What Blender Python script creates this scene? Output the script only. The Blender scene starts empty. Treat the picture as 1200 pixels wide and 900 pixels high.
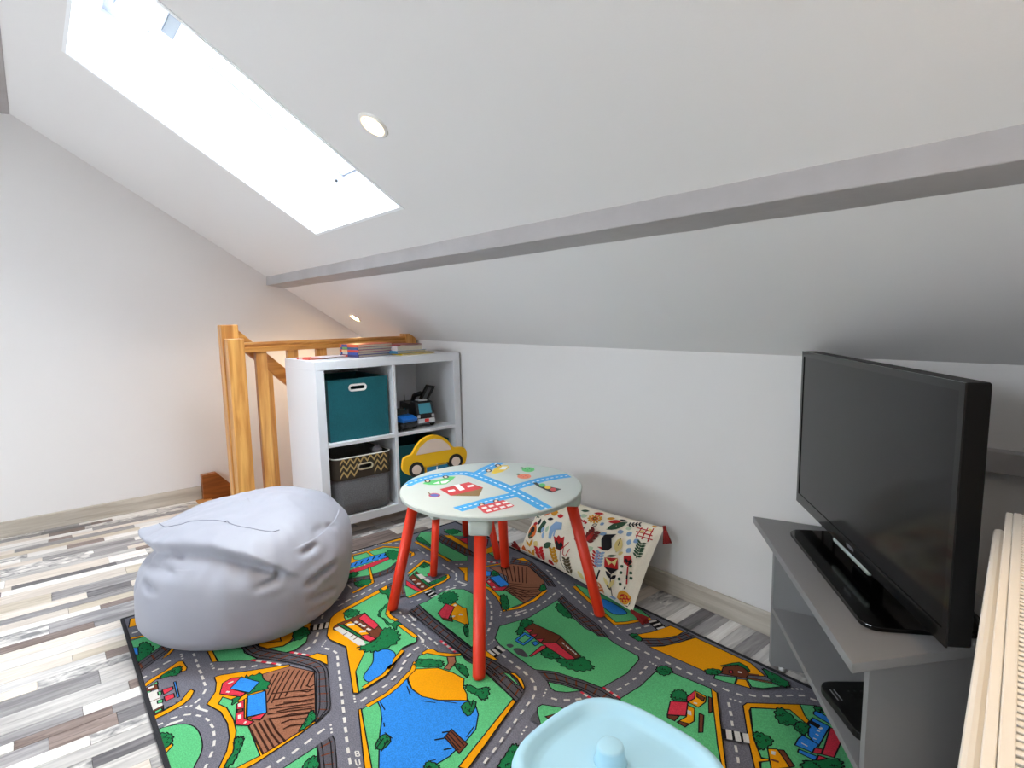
import bpy, bmesh, math, random
from mathutils import Vector, Matrix, noise
from mathutils.geometry import tessellate_polygon

scene = bpy.context.scene
COL = scene.collection
R = math.radians

# ------------------------------------------------------------------ camera
CAM = Vector((3.6331, -1.7068, 1.0209))
YAW, PITCH, ROLL, FOCAL = R(140.36), R(6.86), R(-1.09), 672.4
def make_camera():
    f = Vector((math.cos(YAW)*math.cos(PITCH), math.sin(YAW)*math.cos(PITCH), -math.sin(PITCH)))
    r = Vector((math.sin(YAW), -math.cos(YAW), 0)); u = r.cross(f)
    c, s = math.cos(ROLL), math.sin(ROLL)
    r2 = r*c + u*s; u2 = u*c - r*s
    cd = bpy.data.cameras.new('camera'); cd.sensor_width = 36; cd.lens = FOCAL/1200*36; cd.clip_start = .02
    o = bpy.data.objects.new('camera', cd); COL.objects.link(o)
    m = Matrix((r2, u2, -f)).transposed().to_4x4(); m.translation = CAM
    o.matrix_world = m; scene.camera = o
make_camera()

# ------------------------------------------------------------------ sky, daylight and exposure
world = bpy.data.worlds.new('overcast_sky'); scene.world = world; world.use_nodes = True
bg = world.node_tree.nodes['Background']; bg.inputs[0].default_value = (.89, .955, 1, 1); bg.inputs[1].default_value = 2.0
vs = scene.view_settings
vs.view_transform = 'Standard'; vs.look = 'None'; vs.gamma = 1; vs.use_curve_mapping = False
vs.exposure = 3.95
LAMP_WATT = 0.8            # warm ceiling downlights

# ------------------------------------------------------------------ room measures
HK = .8866                 # knee wall height
SL = R(33.09); TS = math.tan(SL); CS, SS = math.cos(SL), math.sin(SL)
RIDGE = -3.0               # y of the ridge
FRONT = -6.0               # y of the opposite knee wall (the roof is symmetrical)
GAP = .62                  # stair opening reaches to this x
STAIR_Y = -1.03            # top edge of the stair
HF = HK - RIDGE*TS - (RIDGE-FRONT)*TS      # height of the opposite wall
def slope_pt(x, s, d=0):   # s along the slope from the knee wall, d outwards
    return Vector((x, -s*CS + d*SS, HK + s*SS + d*CS))
def slope2_pt(x, s, d=0):
    return Vector((x, FRONT + s*CS - d*SS, HF + s*SS + d*CS))
SMAX = -RIDGE/CS; SMAX2 = (RIDGE-FRONT)/CS
WR_P = Vector((3.618, -.540)); WR_D = Vector((-.1486, .9889)); WR_N = Vector((.9889, .1486))
def wall_right_x(y): return WR_P.x + (y-WR_P.y)/WR_D.y*WR_D.x

# portals that guide the sky through the roof windows
def portal(c, n, sx, sy, name):
    l = bpy.data.lights.new(name, 'AREA'); l.shape = 'RECTANGLE'; l.size = sx; l.size_y = sy; l.cycles.is_portal = True
    o = bpy.data.objects.new(name, l); COL.objects.link(o)
    z = -n.normalized(); z = n.normalized()*1
    x = Vector((1, 0, 0)); y = z.cross(x)
    m = Matrix((x, y, z)).transposed().to_4x4(); m.translation = c; o.matrix_world = m
SKY1 = (1.21, 1.93, .90, 1.84)
SKY2 = [(.75, 1.47, .90, 1.84), (2.35, 3.07, .90, 1.84)]     # roof windows of the same size in the opposite slope, behind the camera
portal(slope_pt((SKY1[0]+SKY1[1])/2, (SKY1[2]+SKY1[3])/2, .345), Vector((0, SS, CS)), .74, .96, 'skylight_portal')
for i, q in enumerate(SKY2):
    portal(slope2_pt((q[0]+q[1])/2, (q[2]+q[3])/2, .26), Vector((0, -SS, CS)), q[1]-q[0], q[3]-q[2], 'roof_window_portal_offscreen')

# ------------------------------------------------------------------ material helpers
def lin(c):
    return tuple(((v/255)/12.92 if v/255 <= .04045 else ((v/255+.055)/1.055)**2.4) for v in c)
MATS = {}
def mat(name, rgb, rough=.6, metal=0, noise_amt=0, noise_scale=40, bump=0, bump_scale=80, spec=.5, coat=0, sheen=0, emis=0, two=None):
    if name in MATS: return MATS[name]
    m = bpy.data.materials.new(name); m.use_nodes = True
    nt = m.node_tree; b = nt.nodes['Principled BSDF']; c = lin(rgb)
    b.inputs['Base Color'].default_value = (*c, 1); b.inputs['Roughness'].default_value = rough; b.inputs['Metallic'].default_value = metal
    b.inputs['Specular IOR Level'].default_value = spec; b.inputs['Coat Weight'].default_value = coat
    if sheen: b.inputs['Sheen Weight'].default_value = sheen
    if emis: b.inputs['Emission Color'].default_value = (*c, 1); b.inputs['Emission Strength'].default_value = emis
    if noise_amt or bump:
        tc = nt.nodes.new('ShaderNodeTexCoord')
    if noise_amt:
        n = nt.nodes.new('ShaderNodeTexNoise'); n.inputs['Scale'].default_value = noise_scale; n.inputs['Detail'].default_value = 4
        nt.links.new(tc.outputs['Object'], n.inputs['Vector'])
        mx = nt.nodes.new('ShaderNodeMix'); mx.data_type = 'RGBA'
        c2 = lin(two) if two else tuple(v*(1-noise_amt) for v in c)
        mx.inputs['A'].default_value = (*c, 1); mx.inputs['B'].default_value = (*c2, 1)
        rp = nt.nodes.new('ShaderNodeMapRange'); rp.inputs['From Min'].default_value = .35; rp.inputs['From Max'].default_value = .65
        nt.links.new(n.outputs['Fac'], rp.inputs['Value']); nt.links.new(rp.outputs['Result'], mx.inputs['Factor']); nt.links.new(mx.outputs['Result'], b.inputs['Base Color'])
    if bump:
        n2 = nt.nodes.new('ShaderNodeTexNoise'); n2.inputs['Scale'].default_value = bump_scale; n2.inputs['Detail'].default_value = 3
        nt.links.new(tc.outputs['Object'], n2.inputs['Vector'])
        bp = nt.nodes.new('ShaderNodeBump'); bp.inputs['Strength'].default_value = bump; bp.inputs['Distance'].default_value = .01
        nt.links.new(n2.outputs['Fac'], bp.inputs['Height']); nt.links.new(bp.outputs['Normal'], b.inputs['Normal'])
    MATS[name] = m; return m
def wood(name, c1, c2, axis='Z', scale=14, rough=.5, stretch=.06, bump=.12, coat=0, per_object=0):
    if name in MATS: return MATS[name]
    m = bpy.data.materials.new(name); m.use_nodes = True
    nt = m.node_tree; b = nt.nodes['Principled BSDF']; b.inputs['Roughness'].default_value = rough; b.inputs['Coat Weight'].default_value = coat
    tc = nt.nodes.new('ShaderNodeTexCoord'); mp = nt.nodes.new('ShaderNodeMapping')
    sc = [1, 1, 1]; sc['XYZ'.index(axis)] = stretch; mp.inputs['Scale'].default_value = sc
    n = nt.nodes.new('ShaderNodeTexNoise'); n.inputs['Scale'].default_value = scale*4; n.inputs['Detail'].default_value = 6; n.inputs['Distortion'].default_value = .8
    geo = nt.nodes.new('ShaderNodeNewGeometry')
    nt.links.new(geo.outputs['Position'], mp.inputs['Vector'])
    if per_object:
        oi = nt.nodes.new('ShaderNodeObjectInfo'); ad = nt.nodes.new('ShaderNodeVectorMath'); ad.operation = 'ADD'
        ml = nt.nodes.new('ShaderNodeMath'); ml.operation = 'MULTIPLY'; ml.inputs[1].default_value = 37
        nt.links.new(oi.outputs['Random'], ml.inputs[0]); nt.links.new(mp.outputs['Vector'], ad.inputs[0]); nt.links.new(ml.outputs[0], ad.inputs[1]); nt.links.new(ad.outputs[0], n.inputs['Vector'])
    else: nt.links.new(mp.outputs['Vector'], n.inputs['Vector'])
    rp = nt.nodes.new('ShaderNodeValToRGB'); rp.color_ramp.elements[0].position = .35; rp.color_ramp.elements[1].position = .68
    rp.color_ramp.elements[0].color = (*lin(c1), 1); rp.color_ramp.elements[1].color = (*lin(c2), 1)
    nt.links.new(n.outputs['Fac'], rp.inputs['Fac']); src = rp.outputs['Color']
    if per_object:
        hv = nt.nodes.new('ShaderNodeHueSaturation'); mr = nt.nodes.new('ShaderNodeMapRange'); mr.inputs['To Min'].default_value = 1-per_object; mr.inputs['To Max'].default_value = 1+per_object
        nt.links.new(oi.outputs['Random'], mr.inputs['Value']); nt.links.new(mr.outputs['Result'], hv.inputs['Value']); nt.links.new(src, hv.inputs['Color']); src = hv.outputs['Color']
    nt.links.new(src, b.inputs['Base Color'])
    bp = nt.nodes.new('ShaderNodeBump'); bp.inputs['Strength'].default_value = bump; bp.inputs['Distance'].default_value = .004
    nt.links.new(n.outputs['Fac'], bp.inputs['Height']); nt.links.new(bp.outputs['Normal'], b.inputs['Normal'])
    MATS[name] = m; return m

# ------------------------------------------------------------------ mesh helpers
class MB:
    def __init__(s): s.v = []; s.f = []; s.m = []; s.smooth = []
    def add(s, verts, faces, mi=0, smooth=False, M=None):
        k = len(s.v)
        s.v += [tuple(M @ Vector(v)) if M is not None else tuple(v) for v in verts]
        for f in faces: s.f.append([k+i for i in f]); s.m.append(mi); s.smooth.append(smooth)
        return s
    def box(s, a, b, mi=0, M=None):
        x0, y0, z0 = a; x1, y1, z1 = b
        v = [(x0,y0,z0),(x1,y0,z0),(x1,y1,z0),(x0,y1,z0),(x0,y0,z1),(x1,y0,z1),(x1,y1,z1),(x0,y1,z1)]
        return s.add(v, [(0,3,2,1),(4,5,6,7),(0,1,5,4),(1,2,6,5),(2,3,7,6),(3,0,4,7)], mi, False, M)
    def prism(s, pts, z0, z1, mi=0, M=None, smooth=False):      # pts: ccw 2-D outline
        n = len(pts); v = [(x, y, z0) for x, y in pts] + [(x, y, z1) for x, y in pts]
        tri = tessellate_polygon([[Vector((x, y, 0)) for x, y in pts]])
        f = []
        for t in tri:
            a, b, c = t
            if (pts[b][0]-pts[a][0])*(pts[c][1]-pts[a][1])-(pts[b][1]-pts[a][1])*(pts[c][0]-pts[a][0]) < 0: a, c = c, a
            f.append((a+n, b+n, c+n)); f.append((c, b, a))
        s.add(v, f, mi, False, M); k = len(s.v)-2*n
        for i in range(n):
            j = (i+1) % n; s.f.append([k+i, k+j, k+n+j, k+n+i]); s.m.append(mi); s.smooth.append(smooth)
        return s
    def lathe(s, prof, n=24, mi=0, M=None, smooth=True, caps=True):
        v = []; f = []
        for r, z in prof:
            for k in range(n):
                a = 2*math.pi*k/n; v.append((r*math.cos(a), r*math.sin(a), z))
        for i in range(len(prof)-1):
            for k in range(n):
                j = (k+1) % n; f.append((i*n+k, i*n+j, (i+1)*n+j, (i+1)*n+k))
        if caps: f.append(tuple(range(n))[::-1]); f.append(tuple((len(prof)-1)*n+k for k in range(n)))
        return s.add(v, f, mi, smooth, M)
    def tube(s, path, r, n=10, mi=0, M=None):
        pts = [Vector(q) for q in path]; rr = r if isinstance(r, (list, tuple)) else [r]*len(pts)
        v = []; f = []
        for i, q in enumerate(pts):
            t = (pts[min(i+1, len(pts)-1)]-pts[max(i-1, 0)]).normalized()
            up = Vector((0, 0, 1)) if abs(t.z) < .95 else Vector((1, 0, 0))
            a = t.cross(up).normalized(); b = a.cross(t)
            for k in range(n):
                g = 2*math.pi*k/n; v.append(q+a*math.cos(g)*rr[i]+b*math.sin(g)*rr[i])
        for i in range(len(pts)-1):
            for k in range(n):
                j = (k+1) % n; f.append((i*n+j, i*n+k, (i+1)*n+k, (i+1)*n+j))
        f.append(tuple(range(n))); f.append(tuple((len(pts)-1)*n+k for k in range(n))[::-1])
        return s.add(v, f, mi, True, M)
    def quad(s, a, b, c, d, mi=0): return s.add([a, b, c, d], [(0, 1, 2, 3)], mi)
    def build(s, name, mats, parent=None, bevel=0, seg=2, subsurf=0):
        me = bpy.data.meshes.new(name); me.from_pydata([tuple(q) for q in s.v], [], s.f)
        if not isinstance(mats, (list, tuple)): mats = [mats]
        for m in mats: me.materials.append(m)
        me.polygons.foreach_set('material_index', s.m); me.polygons.foreach_set('use_smooth', s.smooth); me.update()
        o = bpy.data.objects.new(name, me); COL.objects.link(o)
        if parent: o.parent = parent
        if bevel:
            b = o.modifiers.new('bevel', 'BEVEL'); b.width = bevel; b.segments = seg; b.limit_method = 'ANGLE'; b.angle_limit = R(40)
        if subsurf:
            b = o.modifiers.new('sub', 'SUBSURF'); b.levels = subsurf; b.render_levels = subsurf
        return o
def thing(name, label, cat, loc=(0, 0, 0), rz=0, group=None):
    o = bpy.data.objects.new(name, None); COL.objects.link(o); o.location = loc; o.rotation_euler = (0, 0, rz); o.empty_display_size = .05
    return tag(o, label, cat, group)
def tag(o, label, cat, group=None):
    o['label'] = label; o['category'] = cat
    if group: o['group'] = group
    return o
def struct(o, label=None):
    o['kind'] = 'structure'
    if label: o['label'] = label
    return o
def rrect(x0, y0, x1, y1, r, n=5):
    out = []
    for cx, cy, a0 in ((x1-r, y0+r, -90), (x1-r, y1-r, 0), (x0+r, y1-r, 90), (x0+r, y0+r, 180)):
        for k in range(n+1):
            a = R(a0+90*k/n); out.append((cx+r*math.cos(a), cy+r*math.sin(a)))
    return out
def frame_m(o, x, y, z):
    m = Matrix((Vector(x), Vector(y), Vector(z))).transposed().to_4x4(); m.translation = Vector(o); return m

# ------------------------------------------------------------------ surfaces
M_WALL = mat('wall_paint', (232, 229, 228), .85, bump=.05, bump_scale=300)
M_CEIL = mat('ceiling_paint', (232, 230, 230), .85, bump=.03, bump_scale=250)
M_REVEAL = mat('reveal_white', (245, 247, 250), .6)
M_BEAM = mat('beam_grey_paint', (184, 180, 181), .65, noise_amt=.10, noise_scale=7, bump=.25, bump_scale=22)
M_BASE = wood('baseboard_wood', (176, 166, 152), (204, 196, 184), 'X', 12, .55)
M_BASEY = wood('baseboard_wood_y', (176, 166, 152), (204, 196, 184), 'Y', 12, .55)
M_UNDER = mat('subfloor', (70, 62, 58), .9, bump=.1)

def grid_quads(mb, fn, xs, ss, hole=None):
    for i in range(len(xs)-1):
        for j in range(len(ss)-1):
            if hole and (i, j) in hole: continue
            mb.quad(fn(xs[i], ss[j]), fn(xs[i], ss[j+1]), fn(xs[i+1], ss[j+1]), fn(xs[i+1], ss[j]))
def build_room():
    XR = 4.6
    # floor with the stair opening
    mb = MB()
    for a, b in (((-.02, FRONT), (XR, STAIR_Y)), ((GAP+.06, STAIR_Y), (XR, .02))):
        mb.box((a[0], a[1], -.2), (b[0], b[1], -.0085))
    fl = struct(mb.build('floor', M_UNDER))
    # ceiling: two slopes with openings for the roof windows
    mb = MB()
    q = SKY1
    grid_quads(mb, slope_pt, [-.05, q[0], q[1], XR], [-.03, q[2], q[3], SMAX+.02], {(1, 1)})
    a, b = SKY2
    grid_quads(mb, slope2_pt, [-.05, a[0], a[1], b[0], b[1], XR], [-.03, a[2], a[3], SMAX2+.02], {(1, 1), (3, 1)})
    struct(mb.build('ceiling', M_CEIL))
    # linings of the roof window openings
    mb = MB(); D = .2
    x0, x1, s0, s1 = q
    mb.quad(slope_pt(x0, s0), slope_pt(x0, s1), slope_pt(x0, s1, D), slope_pt(x0, s0, D))
    mb.quad(slope_pt(x1, s1), slope_pt(x1, s0), slope_pt(x1, s0, D), slope_pt(x1, s1, D))
    mb.quad(slope_pt(x1, s0), slope_pt(x0, s0), slope_pt(x0, s0, D), slope_pt(x1, s0, D))
    mb.quad(slope_pt(x0, s1), slope_pt(x1, s1), slope_pt(x1, s1, D), slope_pt(x0, s1, D))
    # thin corner bead round the opening
    e = .012; h = -.003
    for A, B in (((x0-e, s0-e), (x0, s1+e)), ((x1, s0-e), (x1+e, s1+e)), ((x0, s0-e), (x1, s0)), ((x0, s1), (x1, s1+e))):
        v = [slope_pt(A[0], A[1], h), slope_pt(B[0], A[1], h), slope_pt(B[0], B[1], h), slope_pt(A[0], B[1], h)]
        w = [slope_pt(A[0], A[1], .003), slope_pt(B[0], A[1], .003), slope_pt(B[0], B[1], .003), slope_pt(A[0], B[1], .003)]
        mb.add(v+w, [(0, 1, 2, 3), (7, 6, 5, 4), (0, 4, 5, 1), (1, 5, 6, 2), (2, 6, 7, 3), (3, 7, 4, 0)])
    for x0, x1, s0, s1 in SKY2:
        mb.quad(slope2_pt(x0, s0), slope2_pt(x0, s1), slope2_pt(x0, s1, D), slope2_pt(x0, s0, D))
        mb.quad(slope2_pt(x1, s1), slope2_pt(x1, s0), slope2_pt(x1, s0, D), slope2_pt(x1, s1, D))
        mb.quad(slope2_pt(x1, s0), slope2_pt(x0, s0), slope2_pt(x0, s0, D), slope2_pt(x1, s0, D))
        mb.quad(slope2_pt(x0, s1), slope2_pt(x1, s1), slope2_pt(x1, s1, D), slope2_pt(x0, s1, D))
    struct(mb.build('trim_1', M_REVEAL), 'white lining of the roof window opening')
    # gable wall on the left, carried down into the stairwell
    top = HK - RIDGE*TS
    def gable(xa, xb, name, fn=None, lo=-2.6):
        pts = [(.1, lo), (.1, HK-.1*TS+.12), (RIDGE, top+.12), (FRONT-.1, HF+.06), (FRONT-.1, lo)]
        mb = MB(); n = len(pts)
        v = [((xa if fn is None else fn(y)), y, z) for y, z in pts] + [((xb if fn is None else fn(y)+.12), y, z) for y, z in pts]
        mb.add(v, [tuple(range(n)), tuple(range(2*n-1, n-1, -1))] + [(i, i+n, (i+1) % n+n, (i+1) % n) for i in range(n)])
        return struct(mb.build(name, M_WALL))
    gable(0, -.12, 'wall_left'); gable(0, 0, 'wall_right', wall_right_x, -.2)
    struct(MB().box((-.12, 0, -2.6), (4.7, .12, HK+.06)).build('wall_back', M_WALL))
    struct(MB().box((-.12, FRONT-.12, -.2), (4.9, FRONT, HF+.06)).build('wall_front', M_WALL))
    # skirting
    b = MB().box((0, FRONT, 0), (.014, STAIR_Y-.012, .078)); struct(b.build('baseboard_left', M_BASEY, bevel=.004))
    b = MB().box((GAP+.07, -.014, 0), (3.52, 0, .076)); struct(b.build('baseboard_back', M_BASE, bevel=.004))
    # purlins under the slope
    def purlin(name, pts, label):
        mb = MB(); n = len(pts); N = 40; v = []; f = []
        random.seed(4)
        for k in range(N+1):
            x = -.02 + 4.4*k/N; j = [random.uniform(-.0011, .0011) for _ in pts]
            v += [(x, y+j[i], z+j[-1-i]) for i, (y, z) in enumerate(pts)]
        for k in range(N):
            for i in range(n):
                f.append((k*n+i, k*n+(i+1) % n, (k+1)*n+(i+1) % n, (k+1)*n+i))
        mb.add(v, f); return struct(mb.build(name, M_BEAM, bevel=.003), label)
    z = lambda y: HK-y*TS
    purlin('trim_2', [(-.598, z(-.598)+.03), (-.598, z(-.598)), (-.602, 1.226), (-.493, 1.209), (-.47, z(-.47)+.05)], 'grey painted purlin beam running along the slope')
    purlin('trim_3', [(-1.86, z(-1.86)+.03), (-1.86, z(-1.70)-.01), (-1.70, z(-1.70)-.004), (-1.68, z(-1.70)+.05)], 'upper grey purlin beam meeting the gable wall')
    # boxed ledge on the knee wall behind the television
    mb = MB().box((2.95, -.030, .636), (3.56, 0, .690)); struct(mb.build('trim_4', M_BEAM, bevel=.004), 'grey ledge board on the knee wall behind the television')
    return fl
FLOOR = build_room()

# ------------------------------------------------------------------ floor planks: short mixed strips running away from the knee wall
def build_planks():
    W = {}
    defs = {'white': ((222, 216, 211), (250, 247, 244), .10), 'beige': ((212, 200, 188), (238, 227, 216), .10), 'light_grey': ((184, 180, 178), (222, 218, 214), .14),
            'mid_grey': ((132, 128, 130), (178, 174, 174), .16), 'dark_grey': ((84, 82, 86), (136, 132, 134), .18), 'brown': ((112, 95, 90), (158, 141, 134), .16),
            'tan': ((192, 178, 158), (220, 208, 190), .10), 'worn': ((128, 126, 128), (246, 241, 236), .08)}
    for k, (a, b, j) in defs.items():
        W[k] = wood('plank_'+k, a, b, 'Y', 16 if k != 'worn' else 11, .42, .09 if k != 'worn' else .45, .06, per_object=j)
    keys = ['white']*6 + ['beige']*4 + ['light_grey']*4 + ['mid_grey']*3 + ['dark_grey']*2 + ['brown']*3 + ['tan']*2 + ['worn']*5
    unit = {}
    for k in W:
        mb = MB(); e = .012
        mb.box((-.5, -.5, -1), (.5, .5, 0)); me = mb.build('plank', W[k]); unit[k] = me.data; bpy.data.objects.remove(me)
    rnd = random.Random(21)
    def visible(x0, x1, y0, y1):
        if x1 < 2.4 and y1 > -2.05 and y0 < -1.5: return True
        if x1 < 1.4 and y1 > -1.6 and y0 < STAIR_Y: return True
        if .7 < x1 < 1.4 and y1 > STAIR_Y-.1: return True
        if x0 > 1.3 and x1 < 3.2 and y1 > -.2: return True
        return False
    rest = MB(); rest_m = list(W.values()); cnt = 0
    x = 0.0
    while x < 4.4:
        w = rnd.choice([.040, .044, .048, .052, .058, .085]); y = -2.75 - rnd.random()*.3
        last = None
        while y < -.003:
            L = rnd.choice([.09, .14, .2, .26, .34, .46, .6]) if x < 2.4 else rnd.choice([.2, .3, .45, .6])
            y1 = min(y+L, -.002)
            if y1 > -.06: y1 = -.002
            k = rnd.choice(keys)
            while k == last: k = rnd.choice(keys)
            last = k
            ya, yb = y, y1
            if x+w < GAP+.12:
                yb = min(yb, STAIR_Y-.002)
            if yb-ya > .01:
                dz = rnd.uniform(-.0006, 0)
                if visible(x, x+w, ya, yb) and cnt < 300:
                    o = bpy.data.objects.new('plank', unit[k]); COL.objects.link(o); o.parent = FLOOR
                    o.location = (x+w/2, (ya+yb)/2, dz); o.scale = (w-.0012, yb-ya-.0012, .008); cnt += 1
                else:
                    rest.box((x+.0006, ya+.0006, -.008), (x+w-.0006, yb-.0006, dz), list(W).index(k))
            y = y1
        x += w
    rest.box((0, FRONT, -.008), (4.4, -2.76, -.0003), 0)
    o = rest.build('planks', rest_m, FLOOR); o['kind'] = 'stuff'
build_planks()

# ------------------------------------------------------------------ roof window
def build_skylight():
    x0, x1, s0, s1 = SKY1
    m_fr = mat('window_frame_white', (222, 226, 236), .35); m_dark = mat('gasket_dark', (60, 62, 68), .6); m_blk = mat('screw_black', (15, 15, 16), .5)
    m_gl = bpy.data.materials.new('pane_glass'); m_gl.use_nodes = True; nt = m_gl.node_tree
    for n in list(nt.nodes): nt.nodes.remove(n)
    out = nt.nodes.new('ShaderNodeOutputMaterial'); mx = nt.nodes.new('ShaderNodeMixShader'); mx.inputs[0].default_value = .05
    t = nt.nodes.new('ShaderNodeBsdfTransparent'); t.inputs[0].default_value = (.97, .99, 1, 1); g = nt.nodes.new('ShaderNodeBsdfGlossy'); g.inputs['Roughness'].default_value = .02
    nt.links.new(t.outputs[0], mx.inputs[1]); nt.links.new(g.outputs[0], mx.inputs[2]); nt.links.new(mx.outputs[0], out.inputs[0])
    win = bpy.data.objects.new('window_1', None); COL.objects.link(win); win.location = slope_pt((x0+x1)/2, (s0+s1)/2, .2); struct(win, 'white roof window set in the sloping ceiling')
    inv = Matrix.Translation(-win.location)
    SM = inv @ frame_m(slope_pt(0, 0, 0), (1, 0, 0), (0, -CS, SS), (0, SS, CS))     # local (x, s, d)
    def bar(name, a, b, m=m_fr, bevel=.003, parent=win):
        return MB().box(a, b, 0, SM).build(name, m, parent, bevel=bevel)
    F = .028
    bar('frame_rail', (x0-.02, s0-.02, .2), (x0+F, s1+.02, .335)); bar('frame_rail', (x1-F, s0-.02, .2), (x1+.02, s1+.02, .335))
    bar('frame_rail', (x0+F, s0-.02, .2), (x1-F, s0+F, .335)); bar('frame_rail', (x0+F, s1-F, .2), (x1-F, s1+.02, .335))
    G = F+.006; SW = .036
    MB().box((x0+F, s0+F, .287), (x1-F, s0+F+.006, .295), 0, SM).build('gasket', m_dark, win)
    MB().box((x0+F, s0+F, .287), (x0+F+.005, s1-F, .295), 0, SM).build('gasket', m_dark, win)
    a0, a1, b0, b1 = x0+G, x1-G, s0+G, s1-G
    for A, B in (((a0, b0), (a0+SW, b1)), ((a1-SW, b0), (a1, b1)), ((a0+SW, b0), (a1-SW, b0+SW)), ((a0+SW, b1-SW), (a1-SW, b1))):
        bar('sash_rail', (A[0], A[1], .268), (B[0], B[1], .315))
    # stepped glazing bead
    c0, c1, e0, e1 = a0+SW, a1-SW, b0+SW, b1-SW; w = .010
    for A, B in (((c0, e0), (c0+w, e1)), ((c1-w, e0), (c1, e1)), ((c0+w, e0), (c1-w, e0+w)), ((c0+w, e1-w), (c1-w, e1))):
        bar('glazing_bead', (A[0], A[1], .278), (B[0], B[1], .300), bevel=.002)
    MB().box((c0, e0, .300), (c1, e1, .306), 0, SM).build('pane', m_gl, win)
    # control bar, ventilation flap and blind cassette at the top
    bar('control_bar', (x0+.06, s1-.075, .175), (x1-.06, s1-.045, .205)); 
    bar('bar_bracket', (x0+.07, s1-.10, .19), (x0+.11, s1-.03, .24)); bar('bar_bracket', (x1-.11, s1-.10, .19), (x1-.07, s1-.03, .24))
    bar('vent_flap', (a0+.02, s1-.16, .215), (a1-.02, s1-.12, .24)); 
    bar('blind_cassette', (a0+.03, s1-.25, .222), (a1-.03, s1-.20, .246)); bar('lock_plate', (a0+.045, s1-.20, .232), (a1-.045, s1-.16, .24), mat('lock_plate_grey', (150, 155, 160), .4))
    for s in (s0+.045, s1-.13):
        MB().lathe([(.007, -.002), (.007, .002)], 14, 0, SM @ Matrix.Translation((x0+F, s, .232)) @ Matrix.Rotation(R(90), 4, 'Y')).build('screw_hole', m_blk, win)
    # simple frames of the roof windows on the opposite slope
    for i, (x0, x1, s0, s1) in enumerate(SKY2):
        w = bpy.data.objects.new('window_%d_offscreen' % (i+2), None); COL.objects.link(w); w.location = slope2_pt((x0+x1)/2, (s0+s1)/2, .2); struct(w)
        S2 = Matrix.Translation(-w.location) @ frame_m(slope2_pt(0, 0, 0), (1, 0, 0), (0, CS, SS), (0, -SS, CS))
        for A, B in (((x0, s0), (x0+.06, s1)), ((x1-.06, s0), (x1, s1)), ((x0+.06, s0), (x1-.06, s0+.06)), ((x0+.06, s1-.06), (x1-.06, s1))):
            MB().box((A[0], A[1], .2), (B[0], B[1], .26), 0, S2).build('frame_rail', m_fr, w)
        MB().box((x0+.06, s0+.06, .23), (x1-.06, s1-.06, .236), 0, S2).build('pane', m_gl, w)
build_skylight()

# ------------------------------------------------------------------ recessed downlights
def build_downlights():
    m_ring = mat('downlight_ring', (238, 236, 232), .4); m_cone = mat('downlight_cone', (232, 230, 226), .3, metal=.3)
    m_lens = mat('downlight_lens', (255, 214, 150), .3, emis=14)
    def one(pt, x, s, label, group=None, end=''):
        P = pt(x, s, 0); n = (pt(x, s, 1)-P).normalized()
        z = n; xx = Vector((1, 0, 0)); yy = z.cross(xx)
        t = thing('downlight'+end, label, 'light', P, 0, group); M = frame_m((0, 0, 0), xx, yy, z)
        MB().lathe([(.029, .001), (.029, -.004), (.036, -.005), (.042, -.003), (.0425, .002)], 32, 0, M, caps=False).build('trim_ring', m_ring, t)
        MB().lathe([(.0300, -.0042), (.0215, -.0018)], 28, 0, M, caps=False).build('reflector', m_cone, t)
        MB().lathe([(.0, -.0022), (.0222, -.0019)], 24, 0, M, caps=False).build('lens', m_lens, t)
        l = bpy.data.lights.new('bulb_light'+end, 'SPOT'); l.energy = LAMP_WATT; l.color = (1, .72, .42); l.spot_size = R(130); l.spot_blend = .6; l.shadow_soft_size = .03
        lo = bpy.data.objects.new('bulb_light'+end, l); COL.objects.link(lo); lo.parent = t
        lo.matrix_local = Matrix.Translation(-n*.02) @ frame_m((0, 0, 0), xx, yy, z)
    one(slope_pt, 2.20, 1.162, 'lit round downlight in the slope beside the roof window')
    one(slope_pt, .350, .246, 'lit round downlight low in the slope above the stair railing')
    one(slope_pt, 3.48, 1.162, 'lit round downlight in the slope above the radiator', None, '_offscreen')
build_downlights()

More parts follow.
